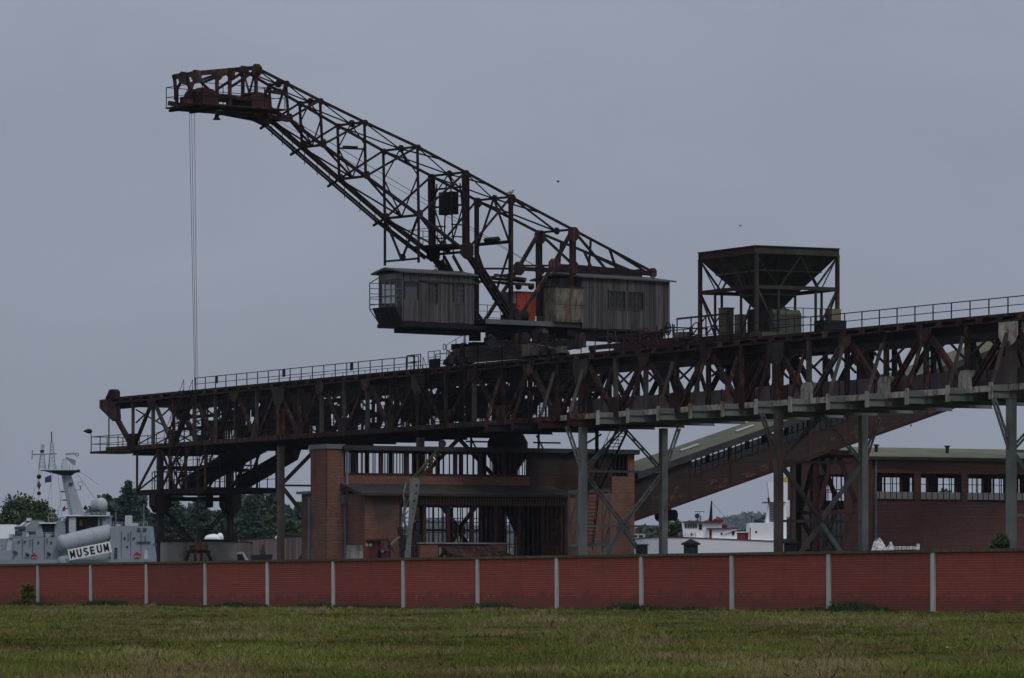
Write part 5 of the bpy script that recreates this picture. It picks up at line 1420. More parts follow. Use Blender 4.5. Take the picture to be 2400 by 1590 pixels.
rb('rear_bar', 'rust_dark', hall, (0, XR, YD - .32, YD - .26, z0 + .9, z0 + .97))
rb('end_wall', 'hall_brick', hall, (XR - .4, XR, .45, YD - .4, 0, zEv))
m = MB(); m.prism([(-.5, -.5, zEv + .004), (-.5, YD*.5, zEv + 1.1), (-.5, YD + .5, zEv + .004), (-.5, YD + .5, zEv - .25), (-.5, YD*.5, zEv + .85), (-.5, -.5, zEv - .25)], (XR + 1, 0, 0))
m.build('roof', 'moss_roof', hall, RM)
rb('eaves_gutter', 'slate', hall, (-.55, XR + .5, -.62, -.51, zEv - .3, zEv - .02))
for px in (2097, 2264):
    x = rx(px); m = MB(); m.lathe((x, 3.2, zEv + .5), [(.16, 0), (.16, .55), (.26, .58), (.26, .72)], 10); m.build('roof_vent', 'black_paint', hall, RM)
m = MB(); m.tube((.35, -.15, 0), (.35, -.15, zEv - .3), .11, n=10); m.build('downpipe', 'zinc', hall, RM)
# ------------------------------------------------------------------ small things in the yard
def vent(px, y_top, Y, wpx, label):
    p = atY(px, y_top, Y); w = wpx/2*Y/F
    t = thing('brick_vent', label, 'vent', (p.x, p.y, 0))
    M = frame((p.x, p.y, 0), (1, .2))
    MB().box(-w*.82, w*.82, -w*.82, w*.82, 0, p.z - .45).build('shaft', 'dark_steel', t, M)
    m = MB(); m.prism([(-w*1.1, -w*1.1, p.z - .446), (w*1.1, -w*1.1, p.z - .446), (w*1.1, w*1.1, p.z - .446), (-w*1.1, w*1.1, p.z - .446)], (0, 0, .12))
    m.poly([(-w*1.1, -w*1.1, p.z - .32), (w*1.1, -w*1.1, p.z - .32), (w*1.1, w*1.1, p.z - .32), (-w*1.1, w*1.1, p.z - .32), (0, 0, p.z)], [(0,1,4),(1,2,4),(2,3,4),(3,0,4),(3,2,1,0)])
    m.build('cap', 'black_paint', t, M)
    for q in (-.4, .4): MB().box(w*q - .05, w*q + .05, -w*.82 - .03, -w*.82 - .003, .2, p.z - .6).build('louvre', 'black_paint', t, M)
    return t
vent(1619, 1263, 330, 34, 'dark hooded vent shaft standing before the white ship hull')
vent(1852, 1260, 345, 30, 'dark hooded vent shaft beside the brown bridge leg and hall')
p = atY(1504, 1276, 330)
sb = thing('yard_box', 'small dark steel box beside the grey bridge leg braces', 'box', (p.x, p.y, 0))
MB().box(-.35, .35, -.35, .35, 0, p.z - .08).build('box_body', 'black_paint', sb, frame((p.x, p.y, 0), (1, .2)))
MB().box(-.4, .4, -.4, .4, p.z - .076, p.z).build('box_lid', 'dark_steel', sb, frame((p.x, p.y, 0), (1, .2)))
# pale concrete block beside the loader
p = atY(831, 1278, 366)
cb_ = thing('concrete_block', 'pale concrete block in front of the screen house brick corner', 'block', (p.x, p.y, 0))
m = MB(); m.hexa([(-.62, -.5, 0), (.62, -.5, 0), (.62, .5, 0), (-.62, .5, 0), (-.5, -.4, p.z), (.52, -.4, p.z), (.52, .4, p.z), (-.5, .4, p.z)])
m.build('block_body', 'old_concrete', cb_, frame((p.x, p.y, 0), N))
for q in (-.25, .25): MB().torus((q, 0, p.z + .02), (0, 1, 0), .1, .025, 10, 5).build('lifting_loop', 'rust', cb_, frame((p.x, p.y, 0), N))
# tarpaulin bundle and white ribbed hose post
def lump(parent, name, c, rx_, ry_, rz_, mat, seed, amp=.22, n=22, k_=14):
    rr = random.Random(seed); m = MB(); ph = [rr.uniform(0, 6.28) for _ in range(8)]
    for j in range(k_ + 1):
        th = math.pi*j/k_
        for i in range(n):
            a = 2*math.pi*i/n
            f = 1 + amp*(math.sin(3*a + ph[0] + 2*th) * .5 + math.sin(5*th + ph[1] + a)*.4 + math.sin(7*a + ph[2])*.25 + rr.uniform(-.3, .3))
            m.v.append((c[0] + rx_*f*math.sin(th)*math.cos(a), c[1] + ry_*f*math.sin(th)*math.sin(a), c[2] - rz_*f*math.cos(th)))
    for j in range(k_):
        for i in range(n): m.f.append((j*n+i, j*n+(i+1)%n, (j+1)*n+(i+1)%n, (j+1)*n+i))
    return m.build(name, mat, parent)
p = atY(2060, 1265, 262)
tb = thing('tarpaulin_bundle', 'crumpled dirty white tarpaulin bundle showing above the wall before the hall', 'tarpaulin', (p.x, p.y, 0))
lump(tb, 'sheet', (p.x, p.y, 1.85), .72, .7, p.z - 1.9, 'tarp', 3, .07)
lump(tb, 'sheet_fold', (p.x + .6, p.y - .1, 1.7), .42, .5, p.z - 1.98, 'tarp', 8, .08)
q0 = atY(2092, 1279, 262); q1 = atY(2152, 1280, 262)
hs_ = thing('drum_rack', 'rack of small white ribbed drums in a row beside the tarpaulin bundle', 'rack', (q0.x + .6, q0.y, 0))
bar(hs_, 'shelf', Vector((q0.x, q0.y, q0.z - .28)), Vector((q1.x, q1.y, q0.z - .28)), .5, .08, 'old_concrete', ref=Vector((0, 1, 0)))
for x in (q0.x + .1, q1.x - .1): bar(hs_, 'rack_leg', Vector((x, q0.y, 0)), Vector((x, q0.y, q0.z - .32)), .1, .1, 'rust')
for i in range(9):
    x = q0.x + .1 + (q1.x - q0.x - .2)*i/8
    m = MB(); m.lathe((x, q0.y, q0.z - .24), [(.06, 0), (.085, .04), (.06, .09), (.085, .14), (.07, .19)], 10); m.build('drum', 'tarp', hs_, smooth=True)
bar(hs_, 'rack_post', Vector((q1.x, q1.y, 0)), Vector((q1.x, q1.y, q1.z + .12)), .1, .16, 'tarp')
# ------------------------------------------------------------------ grey museum warship in the harbour
YW = 484.0; kW = YW / F
def wp(px, py, dy=0.0): return atY(px, py, YW) + Vector((0, dy, 0))
def wx(px): return (px - CX) * kW
def wz(py): return EYE + (HY - py) * kW
ship = thing('warship', 'pale grey missile warship moored behind the wall with a leaning mast', 'warship', (wx(150), YW + 4, 0))
def sbx(name, mat, px0, px1, py0, py1, y0=0.0, y1=6.0, parent=None, slant0=0, slant1=0):
    """block seen between pixel columns px0, px1 and rows py0 (top), py1; slants move the top corners"""
    m = MB(); z0, z1 = (0.0 if py1 is None else wz(py1)), wz(py0)
    a0, a1, b0, b1 = wx(px0), wx(px1), wx(px0 + slant0), wx(px1 + slant1)
    m.hexa([(a0, YW + y0, z0), (a1, YW + y0, z0), (a1, YW + y1, z0), (a0, YW + y1, z0), (b0, YW + y0 + .15, z1), (b1, YW + y0 + .15, z1), (b1, YW + y1, z1), (b0, YW + y1, z1)])
    return m.build(name, mat, parent or ship)
m = MB(); zh = wz(1312)
outl = [(wx(-420), YW + 4), (wx(-330), YW + .5), (wx(-150), YW - 1.2), (wx(395), YW - 1.2), (wx(405), YW + 8.6), (wx(-150), YW + 8.6), (wx(-330), YW + 7)]
m.prism([(x, y, -.5) for x, y in outl], (0, 0, zh + .5)); m.build('hull', 'ship_grey', ship)
sbx('deckhouse', 'ship_grey', 32, 138, 1259.5, 1313)
sbx('deckhouse', 'ship_grey_light', 12, 31.6, 1261, 1293, .6, 5.5, slant0=5)
sbx('bulwark', 'ship_grey', -200, 31, 1290, 1313, .3, .58)
br_ = sbx('bridge_house', 'ship_grey', 29, 101, 1220, 1258.8, .8, 5.5, slant0=28, slant1=-9)
for (a, b, c, d) in ((41, 47, 52, 60), (54, 60, 65, 73)):
    m = MB(); z0, z1 = wz(1233.5), wz(1224.5)
    m.hexa([(wx(a), YW + .83, z0), (wx(b), YW + .83, z0), (wx(b), YW + .9, z0), (wx(a), YW + .9, z0), (wx(c), YW + .83, z1), (wx(d), YW + .83, z1), (wx(d), YW + .9, z1), (wx(c), YW + .9, z1)])
    m.build('bridge_window', 'banner_cloth', br_)
sbx('window_band', 'ship_dark', 32, 58, 1235, 1242, .70, .93, br_)
sbx('side_window', 'ship_dark', 33, 50, 1243.5, 1255, .75, .85, br_); sbx('side_window', 'ship_dark', 62, 82, 1240, 1252, .77, .87, br_)
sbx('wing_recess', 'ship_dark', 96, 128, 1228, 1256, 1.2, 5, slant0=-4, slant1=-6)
sbx('wing_roof', 'ship_grey_light', 90, 130, 1224.5, 1227.6, .6, 5)
sbx('mid_house', 'ship_grey', 126, 150, 1222, 1259, .9, 5)
sbx('mast_house', 'ship_grey', 150, 250, 1209, 1246, 2.2, 6)
sbx('mast_house_roof', 'ship_grey_light', 148, 252, 1207.5, 1210, .5, 6.2)
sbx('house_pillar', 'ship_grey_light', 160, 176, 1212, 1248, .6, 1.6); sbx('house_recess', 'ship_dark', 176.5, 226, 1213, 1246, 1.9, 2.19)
sbx('house_pillar', 'ship_grey', 228, 249, 1212, 1240, .8, 2.1); sbx('pillar_panel', 'ship_dark', 232, 238, 1214, 1238, .66, .82)
sbx('hatch_cover', 'yellow_paint', 182, 189, 1218, 1232, 1.75, 1.88)
sbx('aft_house', 'ship_grey', 259, 357, 1233, 1313, 0, 6, slant1=-8)
for px in (325, 339): sbx('port', 'ship_dark', px - 4, px + 4, 1237, 1244.5, .0, .16)
sbx('aft_ledge', 'ship_dark', 320, 354, 1269.6, 1271, -.12, .02)
sbx('aft_rail_block', 'ship_grey_light', 290, 305, 1208, 1232.8, 1.5, 3); sbx('stern_panel', 'blue_paint', 356, 366, 1274, 1279.5, 1.0, 1.2)
bar(ship, 'panel_post', Vector((wx(361), YW + 1.1, wz(1313))), Vector((wx(361), YW + 1.1, wz(1279))), .08, .08, 'ship_grey')
# raked mast with its flared platform, lattice topmasts and radars
m = MB()
def ring(px0, px1, py, y0, y1): return [(wx(px0), YW + y0, wz(py)), (wx(px1), YW + y0, wz(py)), (wx(px1), YW + y1, wz(py)), (wx(px0), YW + y1, wz(py))]
m.poly(ring(157, 190, 1208, 2.2, 4.8) + ring(138, 158, 1113, 2.7, 4.3), [(3,2,1,0),(4,5,6,7),(0,1,5,4),(1,2,6,5),(2,3,7,6),(3,0,4,7)])
mast = m.build('mast', 'ship_mast', ship)
m = MB(); m.poly(ring(138, 158, 1113, 2.7, 4.3) + ring(90, 174, 1101.5, 2.0, 5.0), [(3,2,1,0),(4,5,6,7),(0,1,5,4),(1,2,6,5),(2,3,7,6),(3,0,4,7)])
m.build('mast_flare', 'ship_dark', mast)
sbx('mast_platform', 'ship_grey', 86, 177, 1098.5, 1101.4, 1.8, 5.2, mast)
sbx('platform_bracket', 'ship_dark', 171, 180, 1099, 1106, 2.8, 3.6, mast)
def lattice(px, pw0, pw1, py0, py1, seg, mat):
    a = [(wx(px - pw0), 2.6), (wx(px + pw0), 2.6), (wx(px + pw0), 2.6 + 2*pw0*kW), (wx(px - pw0), 2.6 + 2*pw0*kW)]
    b = [(wx(px - pw1), 2.9), (wx(px + pw1), 2.9), (wx(px + pw1), 2.9 + 2*pw1*kW), (wx(px - pw1), 2.9 + 2*pw1*kW)]
    m = MB(); z0, z1 = wz(py0), wz(py1)
    P = lambda k_, t: Vector((a[k_][0]*(1-t) + b[k_][0]*t, YW + a[k_][1]*(1-t) + b[k_][1]*t, z0*(1-t) + z1*t))
    for k_ in range(4): m.bar(P(k_, 0), P(k_, 1), .06, .06)
    for s_ in range(seg):
        for k_ in range(4):
            t0, t1 = s_/seg, (s_ + 1)/seg; k2 = (k_ + 1) % 4
            m.bar(P(k_, t0), P(k2, t1), .035, .035); m.bar(P(k_, t1), P(k2, t1), .035, .035)
    return m.build('lattice_topmast', mat, mast)
lattice(92, 8, 3.5, 1098.5, 1058, 5, 'ship_grey'); lattice(115, 8, 2.2, 1098.5, 1033, 7, 'ship_grey')
bar(mast, 'mast_tip', Vector((wx(114.5), YW + 3, wz(1034))), Vector((wx(114), YW + 3, wz(1010))), .11, .11, 'ship_dark')
bar(mast, 'yard', Vector((wx(70), YW + 3, wz(1064))), Vector((wx(126), YW + 3, wz(1062))), .08, .08, 'ship_dark')
bar(mast, 'yard_aerial', Vector((wx(69), YW + 3, wz(1053))), Vector((wx(68), YW + 3, wz(1075))), .1, .1, 'ship_grey')
m = MB(); m.lathe(Vector((wx(92), YW + 3, wz(1056))), [(.16, -.16), (.22, 0), (.16, .16)], 12); m.build('mast_lamp', 'black_paint', mast)
sbx('topmast_box', 'ship_grey', 89, 97, 1040, 1050, 2.8, 3.2, mast)
m = MB(); m.lathe(Vector((wx(144), YW + 3.2, 0)), [(.42, wz(1098.4)), (.34, wz(1088)), (.2, wz(1078)), (.2, wz(1074))], 14); m.build('radar_pedestal', 'ship_grey_light', mast)
m = MB(); n_ = 8
for i in range(n_ + 1):
    t = i/n_; px = 147 + 25*t; dy = .5*math.sin(t*2.2); py = 1069 + 8*t
    m.v += [(wx(px), YW + 3.2 - 1.2*t + dy, wz(py)), (wx(px), YW + 3.2 - 1.2*t + dy, wz(py + 4 + 9*min(1, t*1.6))), (wx(px), YW + 3.28 - 1.2*t + dy, wz(py)), (wx(px), YW + 3.28 - 1.2*t + dy, wz(py + 4 + 9*min(1, t*1.6)))]
for i in range(n_):
    a = i*4; m.f += [(a, a+4, a+5, a+1), (a+2, a+3, a+7, a+6), (a, a+2, a+6, a+4), (a+1, a+5, a+7, a+3)]
m.f += [(0, 1, 3, 2), (n_*4, n_*4+2, n_*4+3, n_*4+1)]
m.build('radar_dish', 'ship_grey_light', mast)
bar(mast, 'radar_arm', Vector((wx(148), YW + 3.2, wz(1063))), Vector((wx(172), YW + 2.2, wz(1062))), .2, .16, 'ship_grey_light')
m = MB(); m.torus(Vector((wx(176), YW + 2.1, wz(1064.5))), (0, 1, 0), .16, .04, 14, 6); m.build('radar_feed', 'ship_red', mast)
bar(mast, 'antenna_bracket', Vector((wx(166), YW + 3, wz(1147))), Vector((wx(183), YW + 3, wz(1147))), .08, .08, 'ship_grey')
bar(mast, 'antenna_stem', Vector((wx(182), YW + 3, wz(1148))), Vector((wx(182), YW + 3, wz(1138))), .08, .08, 'ship_dark')
m = MB(); m.torus(Vector((wx(182), YW + 3, wz(1133))), (0, 1, 0), .26, .03, 16, 6); m.build('loop_antenna', 'ship_grey', mast)
# radome
m = MB(); c = Vector((wx(232), YW + 2.5, wz(1182))); m.lathe(c, [(.68*math.sin(math.pi*i/12), -.72*math.cos(math.pi*i/12)) for i in range(13)], 20); rd = m.build('radome', 'ship_grey_light', ship, smooth=True)
m = MB(); m.tube(c + Vector((-.15, 0, -.1)), c + Vector((-1.05, -.1, -.12)), .6, .52, 16); m.build('radome_collar', 'ship_grey', rd)
m = MB(); m.lathe(Vector((wx(224), YW + 2.6, 0)), [(1.0, wz(1208)), (.45, wz(1199)), (.5, wz(1196))], 14); m.build('radome_pedestal', 'ship_dark', rd)
# twin launch tubes, one above the other
for dz, mt in ((0, 'ship_mast'), (49, 'ship_grey')):
    a, b = Vector((wx(146), YW - .9, wz(1276 + dz))), Vector((wx(258), YW + 1.2, wz(1248 + dz)))
    m = MB(); d = (b - a).normalized()
    L = (b - a).length
    m.lathe(a, [(.55, -.35), (.85, -.12), (.93, .1), (.93, L*.3), (.96, L*.3 + .01), (.96, L*.34), (.93, L*.34 + .01), (.93, L*.6), (.96, L*.6 + .01), (.96, L*.64), (.93, L*.64 + .01), (.93, L - .2), (.8, L), (.5, L + .12)], 24, axis=d)
    m.build('launch_tube', mt, ship, smooth=True)
sbx('tube_cradle', 'ship_grey', 160, 172, 1276, 1313, -.5, .6); sbx('tube_cradle', 'ship_grey', 235, 250, 1268, 1313, .2, 1.2)
bar(ship, 'deck_post', Vector((wx(154), YW - 1.0, wz(1314))), Vector((wx(154), YW - 1.0, wz(1231))), .12, .12, 'ship_grey')
for px, py in ((34, 1294), (62, 1299), (112, 1297)):
    m = MB(); m.tube(Vector((wx(px), YW - .35, wz(py))), Vector((wx(px + 5), YW - .1, wz(py + 3))), .16, n=10); m.build('deck_fitting', 'ship_dark', ship)
def shiprail(pts, h=9):
    for (a, b) in zip(pts[:-1], pts[1:]):
        for f in (1, .5): bar(ship, 'deck_rail', Vector((wx(a[0]), YW + .5, wz(a[1] - h*f))), Vector((wx(b[0]), YW + .5, wz(b[1] - h*f))), .03, .03, 'ship_grey_light')
        n_ = max(1, int((b[0] - a[0])/10))
        for i in range(n_ + 1):
            t = i/n_; px = a[0] + (b[0] - a[0])*t; py = a[1] + (b[1] - a[1])*t
            bar(ship, 'deck_rail_post', Vector((wx(px), YW + .5, wz(py))), Vector((wx(px), YW + .5, wz(py - h))), .035, .035, 'ship_grey_light')
shiprail([(95, 1258), (132, 1258)]); shiprail([(113, 1224), (137, 1224)], 20); shiprail([(255, 1233), (345, 1233)]); shiprail([(190, 1208), (250, 1207)], 7); shiprail([(-60, 1294), (10, 1294)], 20)
for px, t in ((267, 1200), (333, 1180), (85, 1230)):
    bar(ship, 'whip_aerial', Vector((wx(px), YW + 2.4, wz(1232))), Vector((wx(px), YW + 2.4, wz(t))), .05, .05, 'ship_grey')
sbx('fore_tarpaulin', 'ship_white', -60, 30, 1229, 1262, 2.5, 6)
sbx('fore_turret', 'ship_grey', -90, 14, 1262, 1296, 1.5, 5.5, slant0=8, slant1=-2)
# fittings: seams, doors, lockers, cables
for px in (52, 76, 104): sbx('plate_seam', 'ship_dark', px, px + .7, 1262, 1312, -.03, .02)
for px in (284, 306, 330): sbx('plate_seam', 'ship_dark', px, px + .7, 1246, 1312, -.02, .03)
sbx('house_door', 'ship_dark', 268, 275, 1284, 1310, -.08, .02); sbx('house_door', 'ship_grey_light', 338, 346, 1290, 1311, -.08, .02)
for px, py, w_, h_ in ((20, 1252, 9, 7), (104, 1250, 12, 8), (140, 1214, 10, 8), (196, 1203, 12, 4), (300, 1226, 20, 6), (270, 1228, 10, 9), (246, 1200, 8, 7), (122, 1246, 8, 12), (60, 1214, 10, 5)):
    sbx('deck_locker', R.choice(('ship_grey', 'ship_grey_light', 'ship_mast')), px, px + w_, py, py + h_ + 2, .5 + R.random(), 2.2)
for (a, b) in (((92, 1100), (52, 1218)), ((120, 1100), (98, 1222)), ((170, 1102), (262, 1230)), ((150, 1104), (128, 1222)), ((176, 1100), (228, 1136)), ((130, 1103), (140, 1210))):
    bar(ship, 'rigging_wire', Vector((wx(a[0]), YW + 2.6, wz(a[1]))), Vector((wx(b[0]), YW + 2.2, wz(b[1]))), .025, .025, 'ship_dark')
for z_, pa, pb in ((1130, 160, 166), (1150, 140, 146), (1170, 145, 151), (1190, 150, 157)): sbx('mast_step', 'ship_dark', pa - 4, pb, z_, z_ + 3, 2.3, 2.7, mast)
bar(mast, 'mast_ladder', Vector((wx(146), YW + 2.3, wz(1115))), Vector((wx(165), YW + 2.1, wz(1206))), .1, .03, 'ship_dark')
for px in (100, 108, 128, 158, 166): bar(mast, 'platform_aerial', Vector((wx(px), YW + 2.1, wz(1099))), Vector((wx(px), YW + 2.1, wz(1099 - R.uniform(6, 16)))), .05, .05, 'ship_grey')
sbx('railing_screen', 'ship_grey_light', 60, 66, 1248, 1258, .4, .5)
for px, py in ((44, 1270), (58, 1270), (90, 1272), (120, 1272), (292, 1262), (314, 1262), (298, 1282)):
    m = MB(); m.tube(Vector((wx(px), YW - .03, wz(py))), Vector((wx(px), YW + .03, wz(py))), .11, n=12); m.build('port', 'ship_dark', ship)
for px, py, h_ in ((70, 1264, 30), (110, 1262, 22), (150, 1266, 26), (300, 1250, 34), (340, 1256, 30)):
    sbx('rust_run', 'grey_brown_steel', px, px + 1.0, py, py + h_*.6, -.015, .03)
# life-rings on the ship's side
for px, py, dy, lab in ((80, 1304, -.12, 'red lifebuoy hung on the warship deckhouse ahead of the launch tubes'), (322, 1301, -.12, 'red lifebuoy hung on the warship stern house beside the blue panel')):
    c = Vector((wx(px), YW + dy, wz(py)))
    t = thing('lifebuoy', lab, 'lifebuoy', c, 'lifebuoys on the warship')
    m = MB(); m.torus(c, (0, 1, 0), .27, .075, 20, 8); m.build('ring', 'buoy_orange', t, smooth=True)
    for a in (45, 135, 225, 315):
        q = c + Vector((math.cos(math.radians(a))*.27, 0, math.sin(math.radians(a))*.27))
        m = MB(); m.torus(q, Vector((-math.sin(math.radians(a)), 0, math.cos(math.radians(a)))), .085, .014, 10, 5); m.build('band', 'banner_cloth', t)
# banner with its lettering
ban = thing('museum_banner', 'white banner with bold black MUSEUM lettering slung across the launch tubes', 'banner', (wx(215), YW - 2.1, wz(1300)))
bA, bB, bD = Vector((wx(168), YW - 2.12, wz(1314))), Vector((wx(266.5), YW - 2.05, wz(1294.5))), Vector((wx(163.5), YW - 2.12, wz(1289)))
bx_ = (bB - bA); bl = bx_.length; bxn = bx_.normalized(); bup = (bD - bA); bh = bup.length; bupn = (bup - bxn*bup.dot(bxn)).normalized(); bn = bxn.cross(bupn)
BMx = Matrix(((bxn.x, bupn.x, bn.x, bA.x), (bxn.y, bupn.y, bn.y, bA.y), (bxn.z, bupn.z, bn.z, bA.z), (0, 0, 0, 1)))
m = MB(); n_ = 14
for i in range(n_ + 1):
    x = bl*i/n_; dz_ = .02*math.sin(i*1.3)
    m.v += [(x, 0, dz_), (x, bh, dz_), (x, bh, dz_ - .02), (x, 0, dz_ - .02)]
for i in range(n_):
    a = i*4; m.f += [(a, a+4, a+5, a+1), (a+1, a+5, a+6, a+2), (a+2, a+6, a+7, a+3), (a+3, a+7, a+4, a)]
m.f += [(0, 1, 2, 3), (n_*4+3, n_*4+2, n_*4+1, n_*4)]
m.build('cloth', 'banner_cloth', ban, BMx)
def lettering(text, size, mat, parent, M, bold=0.0, fit=None, name='lettering', thick=.004):
    cu = bpy.data.curves.new('text', 'FONT'); cu.body = text; cu.size = size; cu.offset = bold; cu.extrude = thick; cu.align_x = 'LEFT'
    cu.space_character = 1.08
    o = bpy.data.objects.new('text', cu); COL.objects.link(o)
    dg = bpy.context.evaluated_depsgraph_get(); me = bpy.data.meshes.new_from_object(o.evaluated_get(dg))
    bpy.data.objects.remove(o)
    xs = [v.co.x for v in me.vertices]; ys = [v.co.y for v in me.vertices]
    if fit:
        sx = fit[0]/(max(xs) - min(xs)); sy = fit[1]/(max(ys) - min(ys)); x0_, y0_ = min(xs), min(ys)
        for v in me.vertices: v.co.x = (v.co.x - x0_)*sx; v.co.y = (v.co.y - y0_)*sy
    me.materials.clear(); me.materials.append(MAT[mat])
    return put(name, me, parent, M)
lw, lh, gap = bl*.118, bh*.72, bl*.041; sw = bl*.034
def arc(cx, cy, rx_, ry_, a0, a1, n=9): return [(cx + rx_*math.cos(math.radians(a0 + (a1 - a0)*i/n)), cy + ry_*math.sin(math.radians(a0 + (a1 - a0)*i/n))) for i in range(n + 1)]
def ribbon(path, w):
    m = MB(); P = [Vector(p) for p in path]; L = []; Rr = []
    for i, p in enumerate(P):
        d = (P[min(i+1, len(P)-1)] - P[max(i-1, 0)]).normalized(); nn = Vector((-d.y, d.x))*(w/2)
        L.append(p + nn); Rr.append(p - nn)
    for i in range(len(P) - 1):
        q = [Rr[i], Rr[i+1], L[i+1], L[i]]; z = .034
        m.poly([(a.x, a.y, z) for a in q] + [(a.x, a.y, z + .004) for a in q], [(3,2,1,0),(4,5,6,7),(0,1,5,4),(1,2,6,5),(2,3,7,6),(3,0,4,7)])
    return m
h_ = sw/2
GL_ = {'M': [[(h_, 0), (h_, lh)], [(h_, lh - h_*.2), (lw/2, lh*.22)], [(lw/2, lh*.22), (lw - h_, lh - h_*.2)], [(lw - h_, 0), (lw - h_, lh)]],
       'U': [[(h_, lh)] + arc(lw/2, lw/2, lw/2 - h_, lw/2 - h_, 180, 360) + [(lw - h_, lh)]],
       'E': [[(h_, 0), (h_, lh)], [(h_, h_), (lw*.86, h_)], [(h_, lh/2), (lw*.78, lh/2)], [(h_, lh - h_), (lw*.86, lh - h_)]],
       'S': [arc(lw/2, lh*.735, lw/2 - h_, lh*.265 - h_, 20, 270) + arc(lw/2, lh*.27, lw/2 - h_, lh*.27 - h_*.0 - h_, 90, -160)]}
for i, ch_ in enumerate('MUSEUM'):
    m = MB()
    for st in GL_[ch_]:
        r_ = ribbon(st, sw); m.poly(r_.v, r_.f)
    m.build('letter', 'print_black', ban, BMx @ Matrix.Translation((bl*.035 + i*(lw + gap), bh*.14, .0)))
for x in (.0, bl):
    bar(ban, 'lashing', BMx @ Vector((x, bh, 0)), BMx @ Vector((x, bh, 0)) + Vector((0, 1.0, .15)), .03, .03, 'banner_cloth')
    bar(ban, 'lashing', BMx @ Vector((x, 0, 0)), BMx @ Vector((x, 0, 0)) + Vector((0, 1.3, 0)), .03, .03, 'banner_cloth')
# flags and signal shapes
def flag(name, label, p_, w_, h_, mat, pole_dz, drop, poly=None):
    t = thing(name, label, 'flag', p_)
    m = MB(); n_ = 8
    for i in range(n_ + 1):
        f = i/n_; x = -w_*f; y = .12*math.sin(f*7); z = -drop*f
        hh = h_*(1 - .25*f)
        m.v += [(p_[0] + x, p_[1] + y, p_[2] + z - hh*.05*i/n_), (p_[0] + x, p_[1] + y, p_[2] + z - hh), (p_[0] + x, p_[1] + y + .02, p_[2] + z), (p_[0] + x, p_[1] + y + .02, p_[2] + z - hh)]
    for i in range(n_):
        a = i*4; m.f += [(a, a+1, a+5, a+4), (a+2, a+6, a+7, a+3), (a, a+4, a+6, a+2), (a+1, a+3, a+7, a+5)]
    m.build('cloth', mat, t)
    bar(t, 'halyard', Vector(p_) + Z3*pole_dz[0], Vector(p_) - Z3*pole_dz[1], .03, .03, 'ship_grey_light')
    return t
f1 = flag('blue_flag', 'blue flag with a pale emblem flying beneath the warship mast platform', (wx(116), YW + 2.0, wz(1112)), .68, .75, 'flag_blue', (.5, 4.8), .28)
m = MB(); m.torus(Vector((wx(110), YW + 1.96, wz(1122))), (0, 1, 0), .12, .025, 10, 5); m.build('emblem', 'flag_red', f1)
flag('red_pennant', 'small red pennant on a staff behind the warship bridge', (wx(149.5), YW + 1.6, wz(1184)), .3, .55, 'flag_red', (.05, 1.9), .3)
ss = thing('signal_shapes', 'black ball, diamond and ball hoisted on a line before the warship mast', 'signal', (wx(88), YW + 1.5, wz(1220)))
for py, r_ in ((1117, .25), (1156, .21)):
    m = MB(); m.lathe(Vector((wx(88), YW + 1.5, wz(py))), [(r_*math.sin(math.pi*i/10), -r_*math.cos(math.pi*i/10)) for i in range(11)], 16); m.build('ball', 'black_paint', ss, smooth=True)
m = MB(); m.lathe(Vector((wx(88), YW + 1.5, wz(1137))), [(.01, -.5), (.22, 0), (.01, .5)], 8); m.build('diamond', 'ship_dark', ss)
bar(ss, 'line', Vector((wx(88), YW + 1.5, wz(1222))), Vector((wx(87), YW + 1.7, wz(1100))), .03, .03, 'dark_steel')

# ------------------------------------------------------------------ white coaster behind the gallery
YS = 505.0; kS = YS/F
def sx_(px): return (px - CX)*kS
def sz_(py): return EYE + (HY - py)*kS
ws = thing('white_ship', 'white coaster with black mast and red tarpaulins moored beyond the gallery', 'ship', (sx_(1700), YS + 5, 0))
def wbx(name, mat, px0, px1, py0, py1, y0=0.0, y1=5.0, parent=None, s0=0, s1=0):
    m = MB(); z0, z1 = sz_(py1), sz_(py0)
    a0, a1, b0, b1 = sx_(px0), sx_(px1), sx_(px0 + s0), sx_(px1 + s1)
    m.hexa([(a0, YS + y0, z0), (a1, YS + y0, z0), (a1, YS + y1, z0), (a0, YS + y1, z0), (b0, YS + y0, z1), (b1, YS + y0, z1), (b1, YS + y1, z1), (b0, YS + y1, z1)])
    return m.build(name, mat, parent or ws)
m = MB(); top_ = [(1486, 1264, 3.5), (1510, 1261, 1.6), (1545, 1259, .4), (1600, 1260, -.6), (1700, 1264, -.9), (1820, 1269, -.9), (2000, 1271, -.9)]
n_ = len(top_)
for (px, py, y) in top_:
    m.v += [(sx_(px), YS + y, sz_(py)), (sx_(px + (12 if px < 1520 else 0)), YS + y + .5, -.5), (sx_(px), YS + 8 - y, sz_(py)), (sx_(px + (12 if px < 1520 else 0)), YS + 7.5 - y, -.5)]
for i in range(n_ - 1):
    a = i*4; m.f += [(a+1, a+5, a+4, a), (a+2, a+6, a+7, a+3), (a, a+4, a+6, a+2)]
m.f += [(0, 2, 3, 1), ((n_-1)*4, (n_-1)*4+1, (n_-1)*4+3, (n_-1)*4+2)]
m.build('hull', 'ship_white', ws)
for a, b in zip(top_[:-1], top_[1:]):
    bar(ws, 'rubbing_strake', Vector((sx_(a[0]), YS + a[2] - .03, sz_(a[1]))), Vector((sx_(b[0]), YS + b[2] - .03, sz_(b[1]))), .1, .08, 'ship_red')
wh = wbx('wheelhouse', 'ship_white', 1606, 1692, 1224, 1263, .2, 5, s0=-4)
wbx('wheelhouse_roof', 'ship_red', 1600, 1696, 1222.3, 1223.8, -.2, 5.2, wh)
